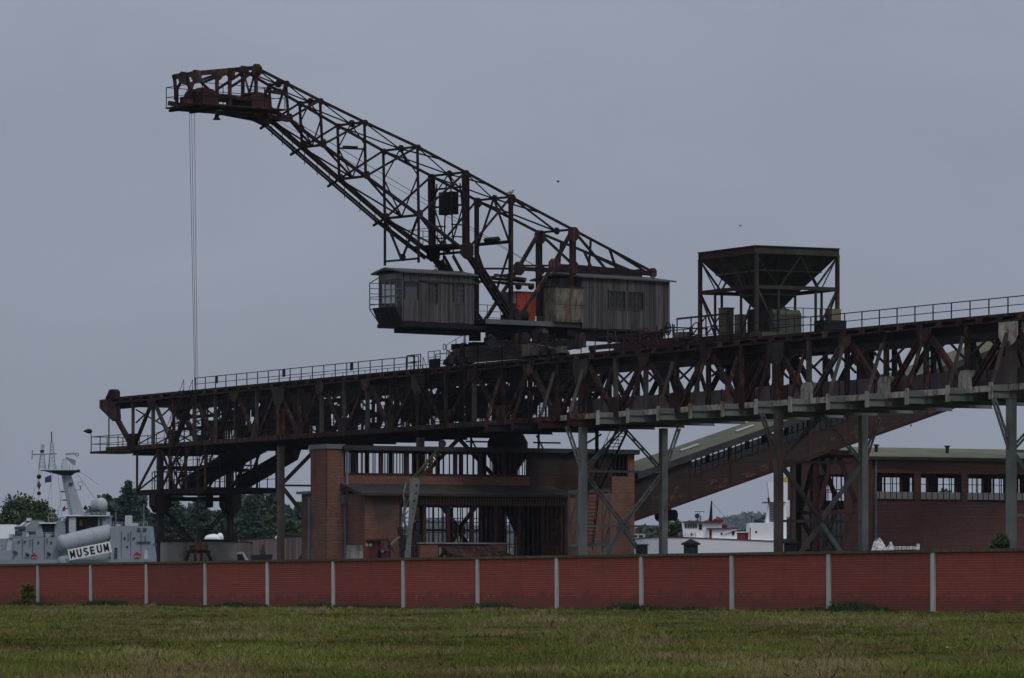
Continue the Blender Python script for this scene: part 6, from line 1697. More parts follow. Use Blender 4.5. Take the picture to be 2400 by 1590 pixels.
for i in range(5):
    px = 1605.5 + i*6; wbx('wheelhouse_window', 'dark_glass', px, px + 4.2, 1228, 1238, .12, .19, wh, s0=-.6, s1=-.6)
wbx('wheelhouse_window', 'window_glass', 1638, 1645.5, 1229, 1242, .12, .19, wh)
m = MB(); m.tube(Vector((sx_(1620.5), YS + .1, sz_(1253))), Vector((sx_(1620.5), YS + .19, sz_(1253))), .11, n=12); m.build('porthole', 'dark_glass', wh)
for q in range(5): 
    px = 1608 + q*5.5; bar(wh, 'hose', Vector((sx_(px), YS + .1, sz_(1259))), Vector((sx_(px + R.uniform(-3, 3)), YS + .1, sz_(1246 + R.uniform(-2, 5)))), .04, .04, 'ship_dark')
dh = wbx('deckhouse', 'ship_white', 1659, 1727, 1239.5, 1265.5, -.3, 5)
wbx('deckhouse_roof', 'ship_red', 1656, 1731, 1238, 1239.3, -.6, 5.2, dh)
wbx('deckhouse_door', 'ship_red', 1662, 1668, 1243, 1263, -.36, -.31, dh); wbx('door_window', 'dark_glass', 1663.5, 1666.8, 1245, 1254, -.4, -.37, dh)
m = MB(); m.tube(Vector((sx_(1691), YS - .38, sz_(1251.5))), Vector((sx_(1691), YS - .3, sz_(1251.5))), .12, n=12); m.build('porthole', 'dark_glass', dh)
wbx('deckhouse_window', 'dark_glass', 1715.5, 1721, 1244.5, 1255, -.37, -.31, dh)
bar(dh, 'boat_boom', Vector((sx_(1696), YS - .5, sz_(1250))), Vector((sx_(1725), YS - .5, sz_(1241))), .1, .1, 'ship_white')
wbx('cargo_stack', 'ship_red', 1728, 1753, 1248.5, 1265.5, .5, 4); wbx('cargo_cover', 'ship_white', 1727, 1753, 1246.6, 1248.4, .3, 4.2)
ah = wbx('aft_house', 'ship_white', 1754, 1836, 1226, 1268.5, -.2, 5.5, s0=2)
wbx('aft_door', 'ship_red', 1757, 1759, 1237, 1265, -.26, -.21, ah)
m = MB(); m.tube(Vector((sx_(1772), YS - .28, sz_(1247))), Vector((sx_(1772), YS - .2, sz_(1247))), .11, n=12); m.build('porthole', 'dark_glass', ah)
fn = wbx('funnel', 'ship_white', 1796, 1838, 1179, 1225.8, .6, 3.5, s0=8)
for i in range(11): wbx('louvre', 'ship_dark', 1804, 1836, 1183 + i*3.8, 1184.8 + i*3.8, .52, .59, fn)
wbx('funnel_cap', 'ship_dark', 1790, 1842, 1177, 1178.8, .3, 3.8, fn)
wbx('bridge_tower', 'ship_white', 1806, 1846, 1130, 1176.8, .8, 3.6, fn, s0=-6)
wbx('mast_post', 'ship_white', 1836.5, 1848, 1130, 1262, 3.7, 4.6, ah)
wbx('tower_top', 'yellow_paint', 1836, 1849, 1118, 1129.6, .8, 3.6, fn)
m = MB(); m.lathe(Vector((sx_(1804), YS + 1.5, 0)), [(.12, sz_(1177)), (.14, sz_(1172)), (.18, sz_(1169)), (.1, sz_(1165.5))], 10); m.build('deck_lamp', 'ship_red', ws)
m = MB(); m.poly([(sx_(1663), YS + 2, sz_(1222)), (sx_(1672), YS + 2, sz_(1222)), (sx_(1672), YS + 2.5, sz_(1222)), (sx_(1663), YS + 2.5, sz_(1222)), (sx_(1668.5), YS + 2, sz_(1173)), (sx_(1671), YS + 2, sz_(1173)), (sx_(1671), YS + 2.3, sz_(1173)), (sx_(1668.5), YS + 2.3, sz_(1173))], [(3,2,1,0),(4,5,6,7),(0,1,5,4),(1,2,6,5),(2,3,7,6),(3,0,4,7)])
m.build('mast', 'black_paint', ws)
bar(ws, 'mast_stay', Vector((sx_(1671), YS + 2, sz_(1178))), Vector((sx_(1712), YS + 2, sz_(1224))), .03, .03, 'dark_steel')
m = MB(); m.tube(Vector((sx_(1635.5), YS + 1.9, sz_(1209))), Vector((sx_(1635.5), YS + 2.1, sz_(1209))), .27, n=18); m.build('searchlight', 'ship_dark', ws)
for px in (1637, 1644): bar(ws, 'light_post', Vector((sx_(px), YS + 2.1, sz_(1223))), Vector((sx_(px), YS + 2.1, sz_(1208))), .1, .1, 'ship_dark')
bar(ws, 'radar_scanner', Vector((sx_(1629), YS + 2.1, sz_(1198.5))), Vector((sx_(1653), YS + 2.1, sz_(1198.8))), .1, .1, 'ship_grey')
bar(ws, 'light_post', Vector((sx_(1641), YS + 2.1, sz_(1222))), Vector((sx_(1641), YS + 2.1, sz_(1199))), .07, .07, 'ship_grey')
lump(ws, 'red_cover', (sx_(1685), YS + 2, sz_(1219.5)), .58, .5, .24, 'ship_red', 5, .1, 16, 10)
lump(ws, 'red_cover', (sx_(1697), YS + 1.5, sz_(1232.5)), .42, .5, .2, 'ship_red', 6, .1, 16, 10)
bar(ws, 'deck_crane', Vector((sx_(1762), YS + 1, sz_(1226))), Vector((sx_(1763.5), YS + 1, sz_(1210))), .12, .12, 'ship_dark')
bar(ws, 'deck_crane', Vector((sx_(1760), YS + 1, sz_(1215))), Vector((sx_(1766), YS + 1, sz_(1211))), .16, .12, 'ship_dark')
lettering('OTT.Z.11440', 1.0, 'print_faded', ws, Matrix(((math.cos(-.30), 0, 0, sx_(1509)), (math.sin(-.30), 0, -1, YS + 1.30), (0, 1, 0, sz_(1277)), (0, 0, 0, 1))), bold=.01, fit=(1.36, .25), name='hull_lettering')
p = Vector((sx_(1497), YS + 18, 0))
rbt = thing('red_boat', 'small boat with red hull and pale cabin moored left of the white coaster', 'boat', p)
m = MB(); m.prism([(p.x - 2.4, p.y, -.2), (p.x + 2.2, p.y, -.2), (p.x + 2.8, p.y, sz_(1262)), (p.x - 2.6, p.y, sz_(1259))], (0, 2.4, 0)); m.build('hull', 'ship_red', rbt)
m = MB(); m.box(p.x - .9, p.x + 1.2, p.y + .4, p.y + 2.0, sz_(1262), sz_(1247)); cb2 = m.build('cabin', 'ship_grey_light', rbt)
for q in (-.6, .1, .75): MB().box(p.x + q - .22, p.x + q + .22, p.y + .34, p.y + .39, sz_(1255), sz_(1250)).build('cabin_window', 'dark_glass', cb2)

# ------------------------------------------------------------------ old bucket-chain loader before the screen house
YL = 372.0; kL = YL/F
def lx(px): return (px - CX)*kL
def lz(py): return EYE + (HY - py)*kL
ld = thing('bucket_loader', 'old red bucket-chain loader with grey raised jib parked before the screen house', 'loader', (lx(930), YL, 0))
m = MB(); m.box(lx(842), lx(985), YL - 1.1, YL + 1.1, 1.0, 1.9); m.build('chassis', 'loader_red', ld)
for px in (862, 905, 965):
    for y in (-1.25, 1.0):
        m = MB(); m.tube((lx(px), YL + y, .55), (lx(px), YL + y + .3, .55), .55, n=16); whl = m.build('wheel', 'rubber', ld)
        m = MB(); m.tube((lx(px), YL + y - .02, .55), (lx(px), YL + y + .32, .55), .25, n=12); m.build('rim', 'loader_red', whl)
m = MB(); m.prism([(lx(838), YL - 1, 1.9), (lx(838), YL - 1, lz(1296)), (lx(858), YL - 1, lz(1284)), (lx(866), YL - 1, lz(1284)), (lx(866), YL - 1, 1.9)], (0, 2, 0)); m.build('bonnet', 'loader_red', ld)
z0, z1 = 1.9, lz(1268)
m = MB()
for px in (860, 887, 889, 912):
    for y in (-.95, .85): m.box(lx(px), lx(px) + .12, YL + y, YL + y + .1, z0, z1)
m.box(lx(860), lx(912), YL - .95, YL + .95, z0, lz(1292)); m.box(lx(860), lx(886), YL - .9, YL + .9, lz(1292), z1)
cabL = m.build('cab', 'loader_red', ld)
m = MB(); m.prism([(lx(855), YL - 1.1, z1 + .004), (lx(914), YL - 1.1, z1 + .004), (lx(910), YL - 1.1, lz(1263)), (lx(862), YL - 1.1, lz(1264))], (0, 2.2, 0)); m.build('cab_roof', 'loader_red', cabL)
MB().box(lx(889), lx(911), YL - .93, YL - .91, lz(1291), z1 - .05).build('cab_window', 'clear_glass', cabL)
for px in (861, 869): MB().tube((lx(px), YL - .98, lz(1278)), (lx(px), YL - .9, lz(1278)), .12, n=10).build('cab_lamp', 'lamp_white', cabL)
bar(ld, 'cab_stay', Vector((lx(908), YL - 1, lz(1266))), Vector((lx(926), YL - 1, lz(1299))), .14, .18, 'loader_red')
bar(ld, 'cab_stay', Vector((lx(892), YL - 1.02, lz(1268))), Vector((lx(906), YL - 1.02, lz(1293))), .1, .14, 'loader_red')
# perforated grey jib: two side plates with round holes
pts = [(950, 1300), (958, 1215), (961, 1125), (975, 1118), (985, 1128), (976, 1190), (966, 1245), (962, 1300)]
holes = [(977, 1139, 3.6), (974.5, 1157, 3.4), (971, 1175, 2.9), (968, 1191, 2.6), (966, 1206, 2.5)]
def jib(y):
    cu = bpy.data.curves.new('jib', 'CURVE'); cu.dimensions = '2D'; cu.fill_mode = 'BOTH'; cu.extrude = .03
    def spl(P):
        s_ = cu.splines.new('POLY'); s_.points.add(len(P) - 1); s_.use_cyclic_u = True
        for i, q in enumerate(P): s_.points[i].co = (q[0], q[1], 0, 1)
    spl([(lx(a), lz(b)) for a, b in pts])
    for (a, b, r_) in holes: spl([(lx(a) + r_*kL*math.cos(t*math.pi/5), lz(b) + r_*kL*math.sin(t*math.pi/5)) for t in range(10)])
    o = bpy.data.objects.new('jib', cu); COL.objects.link(o)
    me = bpy.data.meshes.new_from_object(o.evaluated_get(bpy.context.evaluated_depsgraph_get())); bpy.data.objects.remove(o)
    me.materials.clear(); me.materials.append(MAT['pale_grey_steel'])
    put('jib_plate', me, ld, Matrix(((1, 0, 0, 0), (0, 0, -1, YL + y), (0, 1, 0, 0), (0, 0, 0, 1))))
jib(-.55); jib(.35)
for (a, b) in ((961, 1290), (964, 1250), (972, 1222), (978, 1165)): bar(ld, 'jib_spacer', Vector((lx(a), YL - .5, lz(b))), Vector((lx(a), YL + .32, lz(b))), .12, .12, 'pale_grey_steel')
bar(ld, 'jib_base', Vector((lx(956), YL - .1, 1.5)), Vector((lx(956), YL - .1, lz(1292))), 1.0, .5, 'pale_grey_steel')
for q in ((952, 1130, 945, 1160), (945, 1160, 948, 1180), (950, 1165, 941, 1235), (958, 1168, 944, 1215), (944, 1215, 953, 1236), (941, 1235, 938, 1260), (957, 1198, 941, 1216), (941, 1212, 953, 1240)):
    bar(ld, 'tipping_rod', Vector((lx(q[0]), YL + .1, lz(q[1]))), Vector((lx(q[2]), YL + .1, lz(q[3]))), .09, .12, 'pale_grey_steel')
bar(ld, 'ram', Vector((lx(895), YL - 1.05, lz(1296))), Vector((lx(937), YL - .3, lz(1258))), .12, .14, 'pale_grey_steel')
bar(ld, 'ram_cylinder', Vector((lx(937), YL - .1, lz(1236))), Vector((lx(945), YL - .1, lz(1300))), .5, .45, 'dark_steel')
m = MB(); m.lathe(Vector((lx(944), YL - .1, lz(1160))), [(.05, 0), (.28, .1), (.28, .22)], 8, axis=(-1, 0, .4)); m.build('red_scoop', 'loader_red', ld)
e0_, e1_ = Vector((lx(970), YL - .1, lz(1120))), Vector((lx(1037), YL - .5, lz(1041)))
for y in (-.4, .3): bar(ld, 'bucket_boom', e0_ + Vector((0, y, 0)), e1_ + Vector((0, y, 0)), .2, .14, 'moss_steel')
ed = (e1_ - e0_).normalized(); en = Vector((ed.z, 0, -ed.x)).normalized()
for i in range(15):
    p = e0_.lerp(e1_, (i + .5)/15.5); L = .75 - .022*i
    bar(ld, 'bucket', p + en*.05, p + en*L - Vector((.12, 0, .0)), .6, .11, 'moss_steel', ref=Vector((0, 1, 0)))
m = MB(); m.tube(e1_ + Vector((0, -.45, 0)), e1_ + Vector((0, .35, 0)), .27, n=18); m.build('chain_wheel', 'dark_steel', ld)
m = MB(); m.torus(e1_ + Vector((0, -.46, 0)), (0, 1, 0), .26, .05, 18, 6); m.build('wheel_rim', 'dark_steel', ld)

# ------------------------------------------------------------------ trees
def leaves_mesh(name, pts, size, mat, seed, tone, aspect=.6):
    """one small leaf spray (a bent quad) at each point"""
    rg = np.random.default_rng(seed); n_ = len(pts)
    d = rg.normal(size=(n_, 3)); d /= np.linalg.norm(d, axis=1)[:, None]
    e = rg.normal(size=(n_, 3)); e -= d*(e*d).sum(1)[:, None]; e /= np.linalg.norm(e, axis=1)[:, None]
    s_ = size*(.6 + .8*rg.random(n_))[:, None]
    c = np.asarray(pts)
    v = np.stack([c - d*s_*.5, c + e*s_*aspect*.5, c + d*s_*.5, c - e*s_*aspect*.5], 1).reshape(-1, 3)
    me = bpy.data.meshes.new(name)
    me.vertices.add(4*n_); me.vertices.foreach_set('co', v.astype(np.float32).ravel())
    me.loops.add(4*n_); me.loops.foreach_set('vertex_index', np.arange(4*n_, dtype=np.int32))
    me.polygons.add(n_); me.polygons.foreach_set('loop_start', np.arange(0, 4*n_, 4, dtype=np.int32)); me.polygons.foreach_set('loop_total', np.full(n_, 4, np.int32))
    at_ = me.attributes.new('tone', 'FLOAT', 'POINT')
    at_.data.foreach_set('value', np.repeat(np.clip(tone, 0, 1), 4).astype(np.float32))
    me.materials.append(MAT[mat]); me.update(calc_edges=True); me.validate()
    return me
def spruce(label, px, ytop, Y, wpx, seed, group='spruce trees behind the quay', z0=0.0, n_w=None, dens=1.0):
    rg = random.Random(seed); p = atY(px, ytop, Y); H = p.z - z0; Rm = wpx/2*Y/F
    t = thing('spruce_tree', label, 'tree', (p.x, p.y, z0), group)
    m = MB(); m.tube((p.x, p.y, z0), (p.x, p.y, z0 + H*.98), H*.016, .03, 9)
    n_ = n_w or int(H*3.6); P = []; TN = []
    for i in range(n_):
        f = i/n_; z = z0 + H*(.06 + .93*f)
        r_ = Rm*1.75*(1 - f)**.85*rg.uniform(.6, 1.15) + .15
        for k_ in range(rg.randint(5, 7)):
            a = rg.uniform(0, 6.283); ex, ey = math.cos(a), math.sin(a)
            droop = rg.uniform(.05, .3)
            tip = Vector((p.x + ex*r_, p.y + ey*r_, z - r_*droop + .18*r_))
            base = Vector((p.x, p.y, z))
            if k_ < 2 and r_ > .6: m.bar(base, tip, .05, .05)
            nl = int((6 + r_*22)*dens); tb_ = rg.uniform(.1, .8)
            for j in range(nl):
                q = rg.random()**.75; sp = .34*r_*(1 - q)*.7 + .16
                c = base.lerp(tip, q) + Vector((rg.gauss(0, sp), rg.gauss(0, sp), rg.gauss(0, sp*.35) - .1*q))
                P.append(c); TN.append(tb_*.6 + rg.random()*.4)
    m.build('trunk', 'bark', t)
    put('crown', leaves_mesh('crown', P, .42, 'spruce_needles', seed, np.array(TN), .5), t)
    return t
spruce('tall spruce tree rising behind the stern of the grey warship', 301, 1122, 640, 92, 1)
spruce('broad spruce tree standing right of the near bridge leg, seen through its braces', 405, 1135, 655, 120, 2)
spruce('spruce tree seen between the two legs above the white covered boat', 472, 1150, 665, 110, 3)
spruce('lone spruce tree with drooping tiers right of the far bridge leg', 588, 1155, 645, 84, 4, dens=1.0)
def broadtree(name, label, px, ytop, Y, wpx, seed, mat='broad_leaves', cat='tree', group=None, leaf=.5, dens=1.0, zc=.55, trunk=True, z0=0.0, flat=1.0):
    rg = random.Random(seed); p = atY(px, ytop, Y); H = p.z - z0; Rm = wpx/2*Y/F
    t = thing(name, label, cat, (p.x, p.y, z0), group)
    m = MB(); rt = max(.05, H*.022)
    m.tube((p.x, p.y, z0), (p.x + .1, p.y, z0 + H*.5), rt, rt*.6, 9)
    P = []; TN = []
    ncl = int(34*dens)
    for i in range(ncl):
        while True:
            a, b, c = rg.uniform(-1, 1), rg.uniform(-1, 1), rg.uniform(-1, 1)
            if .15 < a*a + b*b + c*c < 1: break
        q = Vector((p.x + a*Rm*.88, p.y + b*Rm*.7*flat, z0 + H*zc + c*H*(1 - zc)*.88))
        m.bar((p.x, p.y, z0 + H*rg.uniform(.25, .5)), q, rt*.3, rt*.3)
        r_ = Rm*rg.uniform(.2, .36); tb_ = rg.uniform(0, .65)
        for j in range(int(150*dens)):
            g = Vector((rg.gauss(0, .5), rg.gauss(0, .5), rg.gauss(0, .42)))
            if g.length > 1.35: continue
            P.append(q + g*r_); TN.append(tb_ + rg.random()*.35)
    m.build('trunk' if trunk else 'stem', 'bark', t)
    put('crown' if trunk else 'foliage', leaves_mesh('crown', P, leaf, mat, seed, np.array(TN), .7), t)
    return t
broadtree('round_tree', 'big round leafy tree behind the bow half of the grey warship', 58, 1150, 610, 176, 11, group='broad trees along the shore', leaf=.45, dens=2.4, zc=.5)
broadtree('round_tree', 'low leafy tree partly hidden by the screen house left corner', 690, 1196, 690, 90, 12, group='broad trees along the shore', leaf=.5)
broadtree('round_tree', 'leafy tree between the lone spruce and the bridge leg', 632, 1200, 700, 80, 13, group='broad trees along the shore', leaf=.5)
broadtree('round_tree', 'dark leafy tree behind the white ship wheelhouse', 1585, 1190, 640, 110, 14, group='broad trees along the shore', leaf=.5, dens=1.3, zc=.45)
broadtree('round_tree', 'low dark tree seen below the gallery beside the bridge braces', 1520, 1222, 650, 90, 15, group='broad trees along the shore', leaf=.5)
broadtree('round_tree', 'distant tree seen through the middle hall windows', 2205, 1128, 640, 80, 16, group='broad trees along the shore', leaf=.5)
broadtree('green_bush', 'dark green bush at the hall wall beside the last bridge leg', 2345, 1218, 322, 76, 17, cat='bush', leaf=.2, trunk=False, zc=.5)
# far wooded shore and hills
def woods(name, label, px0, px1, Y, h0, h1, seed, leaf, n_, zb=0.0, prof=None):
    rg = np.random.default_rng(seed); x0_, x1_ = (px0 - CX)/F*Y, (px1 - CX)/F*Y
    xs = rg.uniform(x0_, x1_, n_); ph = rg.uniform(0, 6.28, 6)
    t = (xs - x0_)/(x1_ - x0_)
    hh = h0 + (h1 - h0)*(.5 + .22*np.sin(t*9 + ph[0]) + .16*np.sin(t*23 + ph[1]) + .12*np.sin(t*51 + ph[2]) + .1*np.sin(t*97 + ph[3]))
    if prof: hh = hh*np.interp(t, prof[0], prof[1])
    zs = zb + hh*np.sqrt(rg.random(n_)); ys = Y + rg.normal(0, Y*.008, n_)
    me = leaves_mesh(name, np.stack([xs, ys, zs], 1), leaf, 'wood_leaves', seed, rg.random(n_), .8)
    return tag(put(name, me), label, 'woods', kind='stuff')
woods('shore_woods', 'low belt of dark woods behind the spruces on the left shore', 215, 760, 760, 11, 18, 21, 1.2, 26000)
woods('distant_woods', 'hazy distant wooded shore beyond the white ship', 1350, 2450, 1500, 17, 25, 22, 2.4, 12000)
woods('distant_hills', 'hazy blue far wooded hills on the horizon beyond the harbour', -200, 2600, 6800, 82, 112, 23, 14, 16000)

# ------------------------------------------------------------------ quay clutter on the left
cvb = thing('covered_boat', 'small boat under a white cover beyond the concrete wall', 'boat', (atY(505, 1255, 520).x, 520, 0))
p = atY(500, 1266, 520)
lump(cvb, 'cover', (p.x, 520, p.z + .1), 1.0, .9, .55, 'ship_white', 31, .06, 18, 10)
lump(cvb, 'cover', (p.x + .75, 520, p.z + .28), .38, .6, .5, 'ship_white', 32, .06, 18, 10)
m = MB(); m.prism([(p.x - 1.6, 519.2, p.z - .1), (p.x + 1.4, 519.2, p.z - .1), (p.x + 1.0, 519.4, p.z - 1.5), (p.x - 1.1, 519.4, p.z - 1.5)], (0, 1.6, 0)); m.build('hull', 'ship_grey_light', cvb)
for q in (-.8, .8): bar(cvb, 'cradle_post', Vector((p.x + q, 520, 0)), Vector((p.x + q, 520, p.z - 1.45)), .3, .3, 'dark_steel')
fnc = thing('board_fence', 'long weathered board fence with capping behind the parked car', 'fence', (atY(630, 1270, 540).x, 540, 0))
fx0, fx1 = (546 - CX)/F*540, (722 - CX)/F*540; fz = atY(600, 1268, 540).z
n_ = 44; bmn = MB().box(-.098, .098, -.02, .02, 0, fz).mesh('board', 'fence_boards')
for i in range(n_):
    put('board', bmn, fnc, Matrix.Translation((fx0 + (fx1 - fx0)*(i + .5)/n_, 540 + R.uniform(-.015, .015), R.uniform(-.06, .06) + .02 + .5*i/n_)))
bar(fnc, 'capping', Vector((fx0, 540, fz + .06)), Vector((fx1, 540, fz + .6)), .16, .1, 'dark_steel')
for z in (1.2, fz - 1): bar(fnc, 'fence_rail', Vector((fx0, 540.08, z)), Vector((fx1, 540.08, z)), .1, .1, 'fence_wood')
bar(fnc, 'lamp', Vector((atY(645, 1263, 539.8).x, 539.8, fz + .3)), Vector((atY(650, 1262, 539.8).x, 539.8, fz + .55)), .2, .14, 'ship_white')
# lean-to roof beside the fence
shd = thing('lean_to_shed', 'open lean-to shelter with dark flat roof against the board fence', 'shed', (atY(568, 1272, 520).x, 520, 0))
a, b = atY(552, 1270, 520), atY(591, 1272, 520)
bar(shd, 'roof', Vector((a.x, 520, a.z)), Vector((b.x, 520, b.z)), 3.0, .12, 'dark_steel', ref=Vector((0, 1, 0)))
for x in (a.x + .1, b.x - .1):
    for y in (518.7, 521.3): bar(shd, 'shed_post', Vector((x, y, 0)), Vector((x, y, a.z - .06)), .1, .1, 'fence_wood')
bar(shd, 'roof_edge', Vector((a.x, 518.42, a.z + .1)), Vector((a.x + .5, 518.42, a.z + .1)), .1, .1, 'ship_white')
# van whose roof and windscreen show over the wall
YC = 472.0; c0, c1 = (548 - CX)/F*YC, (586 - CX)/F*YC; ztop = atY(565, 1294, YC).z
car = thing('parked_van', 'pale blue high-roofed van with raked windscreen parked beyond the wall', 'van', ((c0 + c1)/2, YC, 0))
L0, L1 = c0 - 3.6, c1 + 1.5
m = MB(); m.prism([(L0, YC - 1, .5), (L1, YC - 1, .5), (L1, YC - 1, 1.5), (L1 - .9, YC - 1, 1.9), (c1 - .1, YC - 1, ztop - 1.0), (c1 - .75, YC - 1, ztop), (L0 + .15, YC - 1, ztop), (L0, YC - 1, ztop - .4)], (0, 2, 0)); bd = m.build('body', 'car_paint', car)
m = MB(); m.prism([(c0 - .2, YC - 1.02, ztop - .22), (c1 - .72, YC - 1.02, ztop - .22), (c1 - .35, YC - 1.02, ztop - 1.0), (c0 - .2, YC - 1.02, ztop - 1.0)], (0, .015, 0)); m.build('side_window', 'dark_glass', bd)
m = MB(); m.bar((c1 - .74, YC, ztop - .02), (c1 - .12, YC, ztop - .98), 1.7, .03, ref=(0, 1, 0)); m.build('windscreen', 'clear_glass', bd)
for x in (L0 + 1.0, L1 - 1.0):
    for y in (-1.02, .8):
        m = MB(); m.tube((x, YC + y, .36), (x, YC + y + .22, .36), .36, n=16); w_ = m.build('wheel', 'rubber', car)
        m = MB(); m.tube((x, YC + y - .01, .36), (x, YC + y + .23, .36), .2, n=12); m.build('rim', 'zinc', w_)
# blue covered skip
p = atY(612, 1302, 440)
sk = thing('blue_dinghy', 'dark blue dinghy on a stand with a furled pale sail beyond the wall', 'boat', (p.x, 440, 0))
m = MB(); m.prism([(p.x - 1.0, 439.4, p.z), (p.x + 1.1, 439.4, p.z + .1), (p.x + .8, 439.4, p.z - .9), (p.x - .8, 439.4, p.z - .9)], (0, 1.3, 0)); m.build('hull', 'ship_dark', sk)
m = MB(); m.lathe(Vector((p.x + .15, 440, p.z)), [(.3, 0), (.22, .5), (.05, 1.05)], 8); m.build('furled_sail', 'cream_paint', sk)
for q in (-.5, .5): bar(sk, 'stand_leg', Vector((p.x + q, 440, 0)), Vector((p.x + q*.8, 440, p.z - .88)), .1, .1, 'zinc')

# ------------------------------------------------------------------ shrub at the wall, weeds, grass
broadtree('small_shrub', 'small yellow-green shrub growing against the brick wall near a post', 66, 1362, 331, 34, 41, mat='bush_leaves', cat='shrub', leaf=.16, trunk=False, zc=.55, dens=.75, flat=.6, z0=.40)
def blades(name, base, hgt, wid, mat, seed, tone, lean=.35, per=4):
    rg = np.random.default_rng(seed); n_ = len(base)
    base = np.repeat(base, per, 0); hgt = np.repeat(hgt, per); wid = np.repeat(wid, per); tone = np.repeat(tone, per); n_ = len(base)
    base = base + np.stack([rg.normal(0, .07, n_), rg.normal(0, .07, n_), np.zeros(n_)], 1)
    a = rg.uniform(0, 2*np.pi, n_); l = rg.normal(0, lean, (n_, 2))
    h = hgt*rg.uniform(.5, 1.15, n_); sd = np.stack([np.cos(a), np.sin(a)*.5, np.zeros(n_)], 1)*wid[:, None]*.5
    tip = base + np.stack([l[:, 0]*h, l[:, 1]*h, h], 1)
    mid_ = base + np.stack([l[:, 0]*h*.3, l[:, 1]*h*.3, h*.55], 1)
    v = np.stack([base - sd, base + sd, mid_ + sd*.8, tip, mid_ - sd*.8], 1).reshape(-1, 3)
    me = bpy.data.meshes.new(name); me.vertices.add(5*n_); me.vertices.foreach_set('co', v.astype(np.float32).ravel())
    me.loops.add(5*n_); me.loops.foreach_set('vertex_index', np.arange(5*n_, dtype=np.int32))
    me.polygons.add(n_); me.polygons.foreach_set('loop_start', np.arange(0, 5*n_, 5, dtype=np.int32)); me.polygons.foreach_set('loop_total', np.full(n_, 5, np.int32))
    at_ = me.attributes.new('tone', 'FLOAT', 'POINT')
    at_.data.foreach_set('value', np.repeat(np.clip(tone + rg.normal(0, .12, n_), 0, 1), 5).astype(np.float32))
    me.materials.append(MAT[mat]); me.update(calc_edges=True)
    return me
rg = np.random.default_rng(5)
n_ = 140000
# even cover in picture depth: more tufts close by
inv = rg.uniform(1/345., 1/66., n_); Yg = 1/inv
Xg = rg.uniform(-.128, .128, len(Yg))*Yg
side = (Xg - WA.x)*wd.y - (Yg - WA.y)*wd.x             # > 0 in front of the wall
ok = side > .25
Xg, Yg = Xg[ok], Yg[ok]
patch = fbm(Xg, Yg, .55, 1); fine = fbm(Xg, Yg, 1.5, 2, k_y=.9)
clump = np.clip(fine - .9, 0, 2)
hg = (.10 + .016*patch + .065*clump)*rg.uniform(.6, 1.4, len(Xg))
tall = rg.random(len(Xg)) < .012; hg[tall] *= 1.7
tone = .52 + .13*patch + .11*fbm(Xg, Yg, .16, 77, k_y=.5) + .06*clump + rg.normal(0, .10, len(Xg)); tone[tall] = .85
me = blades('grass', np.stack([Xg, Yg, relief(Xg, Yg) - .01], 1), np.clip(hg, .06, .36)*np.clip((Yg/150.)**.35, .85, 1.5), np.clip(.011*Yg/85, .010, .06), 'grass_blades', 9, tone, .5, 5)
tag(put('grass', me), 'rough mown meadow grass, green mixed with dry straw patches', 'grass', kind='stuff')
# weeds along the foot of the wall
n_ = 11000
t = rg.random(n_)*(bay*(i1 - i0)) + bay*i0
wv = np.clip(fbm(t, t*0, .35, 4), -.6, 3); dn = rg.random(n_)*.9
wx_ = WA.x + wd.x*t + wd.y*dn; wy_ = WA.y + wd.y*t - wd.x*dn
hh = np.clip((.21 + .14*wv)*rg.uniform(.5, 1.3, n_), .10, .9)
me = blades('weeds', np.stack([wx_ + wd.y*.25, wy_ - wd.x*.25, relief(wx_, wy_) - .02], 1), hh, np.full(n_, .07), 'weed_leaves', 12, rg.random(n_), .4, 5)
tag(put('weeds', me), 'dark green weeds growing along the foot of the brick wall', 'weeds', kind='stuff')
# scraps of litter
for px, py, lab in ((515, 1538, 'white paper scrap lying on the grass'), (2219, 1530, 'crumpled pale scrap standing up in the grass below the wall')):
    Yl = EYE*F/(py - HY); p = atY(px, py, Yl)
    t = thing('litter', lab, 'litter', (p.x, p.y, .0), 'litter scraps on the grass')
    lump(t, 'paper', (p.x, p.y, .1 + float(relief(p.x, p.y))), .04, .04, .025, 'lamp_white', px, .3, 10, 6)
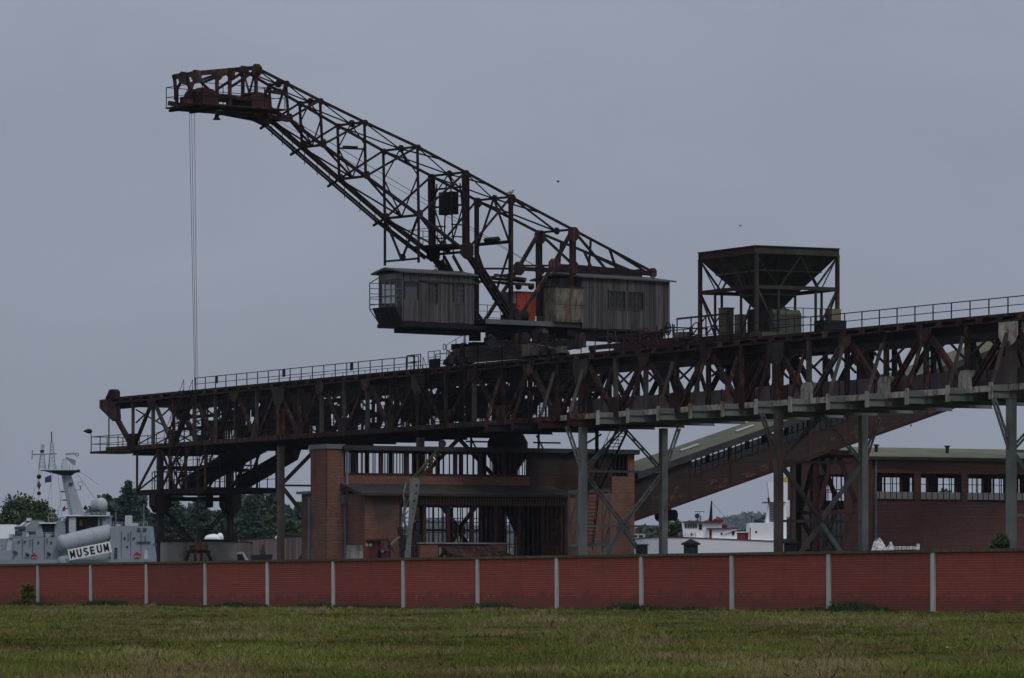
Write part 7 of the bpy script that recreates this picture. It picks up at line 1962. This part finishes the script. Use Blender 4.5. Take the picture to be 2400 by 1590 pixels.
# ------------------------------------------------------------------ birds
def gull(p, label, span, perched=False, roll=.2, flap=.3):
    t = thing('bird', label, 'bird', p, 'birds about the crane')
    p = Vector(p); m = MB()
    if perched:
        d = Vector((.75, .1, .12)).normalized()
        m.lathe(p + Vector((0, 0, .22)) - d*.22, [(.02, -.12), (.07, 0), (.13, .16), (.14, .28), (.09, .4)], 12, axis=d)
        m.lathe(p + Vector((.2, .02, .36)), [(.02, -.08), (.08, -.02), (.08, .05), (.03, .1)], 10)
        m.build('body', 'feather', t, smooth=True)
        for y in (-.04, .04): bar(t, 'leg', p + Vector((0, y, 0)), p + Vector((0, y, .14)), .02, .02, 'yellow_paint')
    else:
        d = Vector((.9, .2, .1)).normalized()
        q_ = span/.75; m.lathe(p - d*.2*q_, [(.01*q_, 0), (.05*q_, .08*q_), (.07*q_, .2*q_), (.05*q_, .34*q_), (.01*q_, .42*q_)], 10, axis=d); m.build('body', 'dark_steel', t, smooth=True)
        for s_ in (-1, 1):
            w_ = Vector((-.1*s_ + .35*s_, s_*.45, flap)) * span
            a = p + Vector((.1, 0, .02))*q_; b = p + Vector((-.1, 0, .02))*q_; c = p + w_*.55 + Vector((.08, 0, .06))*q_; dd = p + w_*.55 - Vector((.07, 0, -.06))*q_; e = p + w_
            n3 = Vector((0, 0, .012))
            MB().poly([a, b, dd, e, c, a + n3, b + n3, dd + n3, e + n3, c + n3], [(4,3,2,1,0),(5,6,7,8,9),(0,1,6,5),(1,2,7,6),(2,3,8,7),(3,4,9,8),(4,0,5,9)]).build('wing', 'dark_steel', t)
gull(T[6][0] + Z3*.17, 'gull perched on the top chord of the crane boom', .5, True)
gull(atY(1308, 427, 300), 'dark bird flying in the sky just right of the perched gull', .34)
gull(atY(1735, 530, 330), 'dark bird flying in the sky above the coal hopper', .32, flap=.15)
gull(atY(2135, 999, 400), 'dark bird flying below the gallery above the hall roof', .34, flap=.4)

# ------------------------------------------------------------------ thin sea haze
hz = MB().box(-2600, 2600, -60, 7400, -1.2, 140).build('haze', 'meadow')
k = NT('sea_haze'); k.t.nodes.clear()
ov = k.n('ShaderNodeOutputMaterial'); pv = k.n('ShaderNodeVolumePrincipled')
pv.inputs['Color'].default_value = (0.86, 0.92, 1.0, 1); pv.inputs['Density'].default_value = 3.2e-5; pv.inputs['Anisotropy'].default_value = 0.0
k.l(pv.outputs[0], ov.inputs['Volume'])
hz.data.materials.clear(); hz.data.materials.append(k.m)
hz['kind'] = 'stuff'; hz['label'] = 'thin grey sea haze in the air over the harbour'
hz.display_type = 'WIRE'
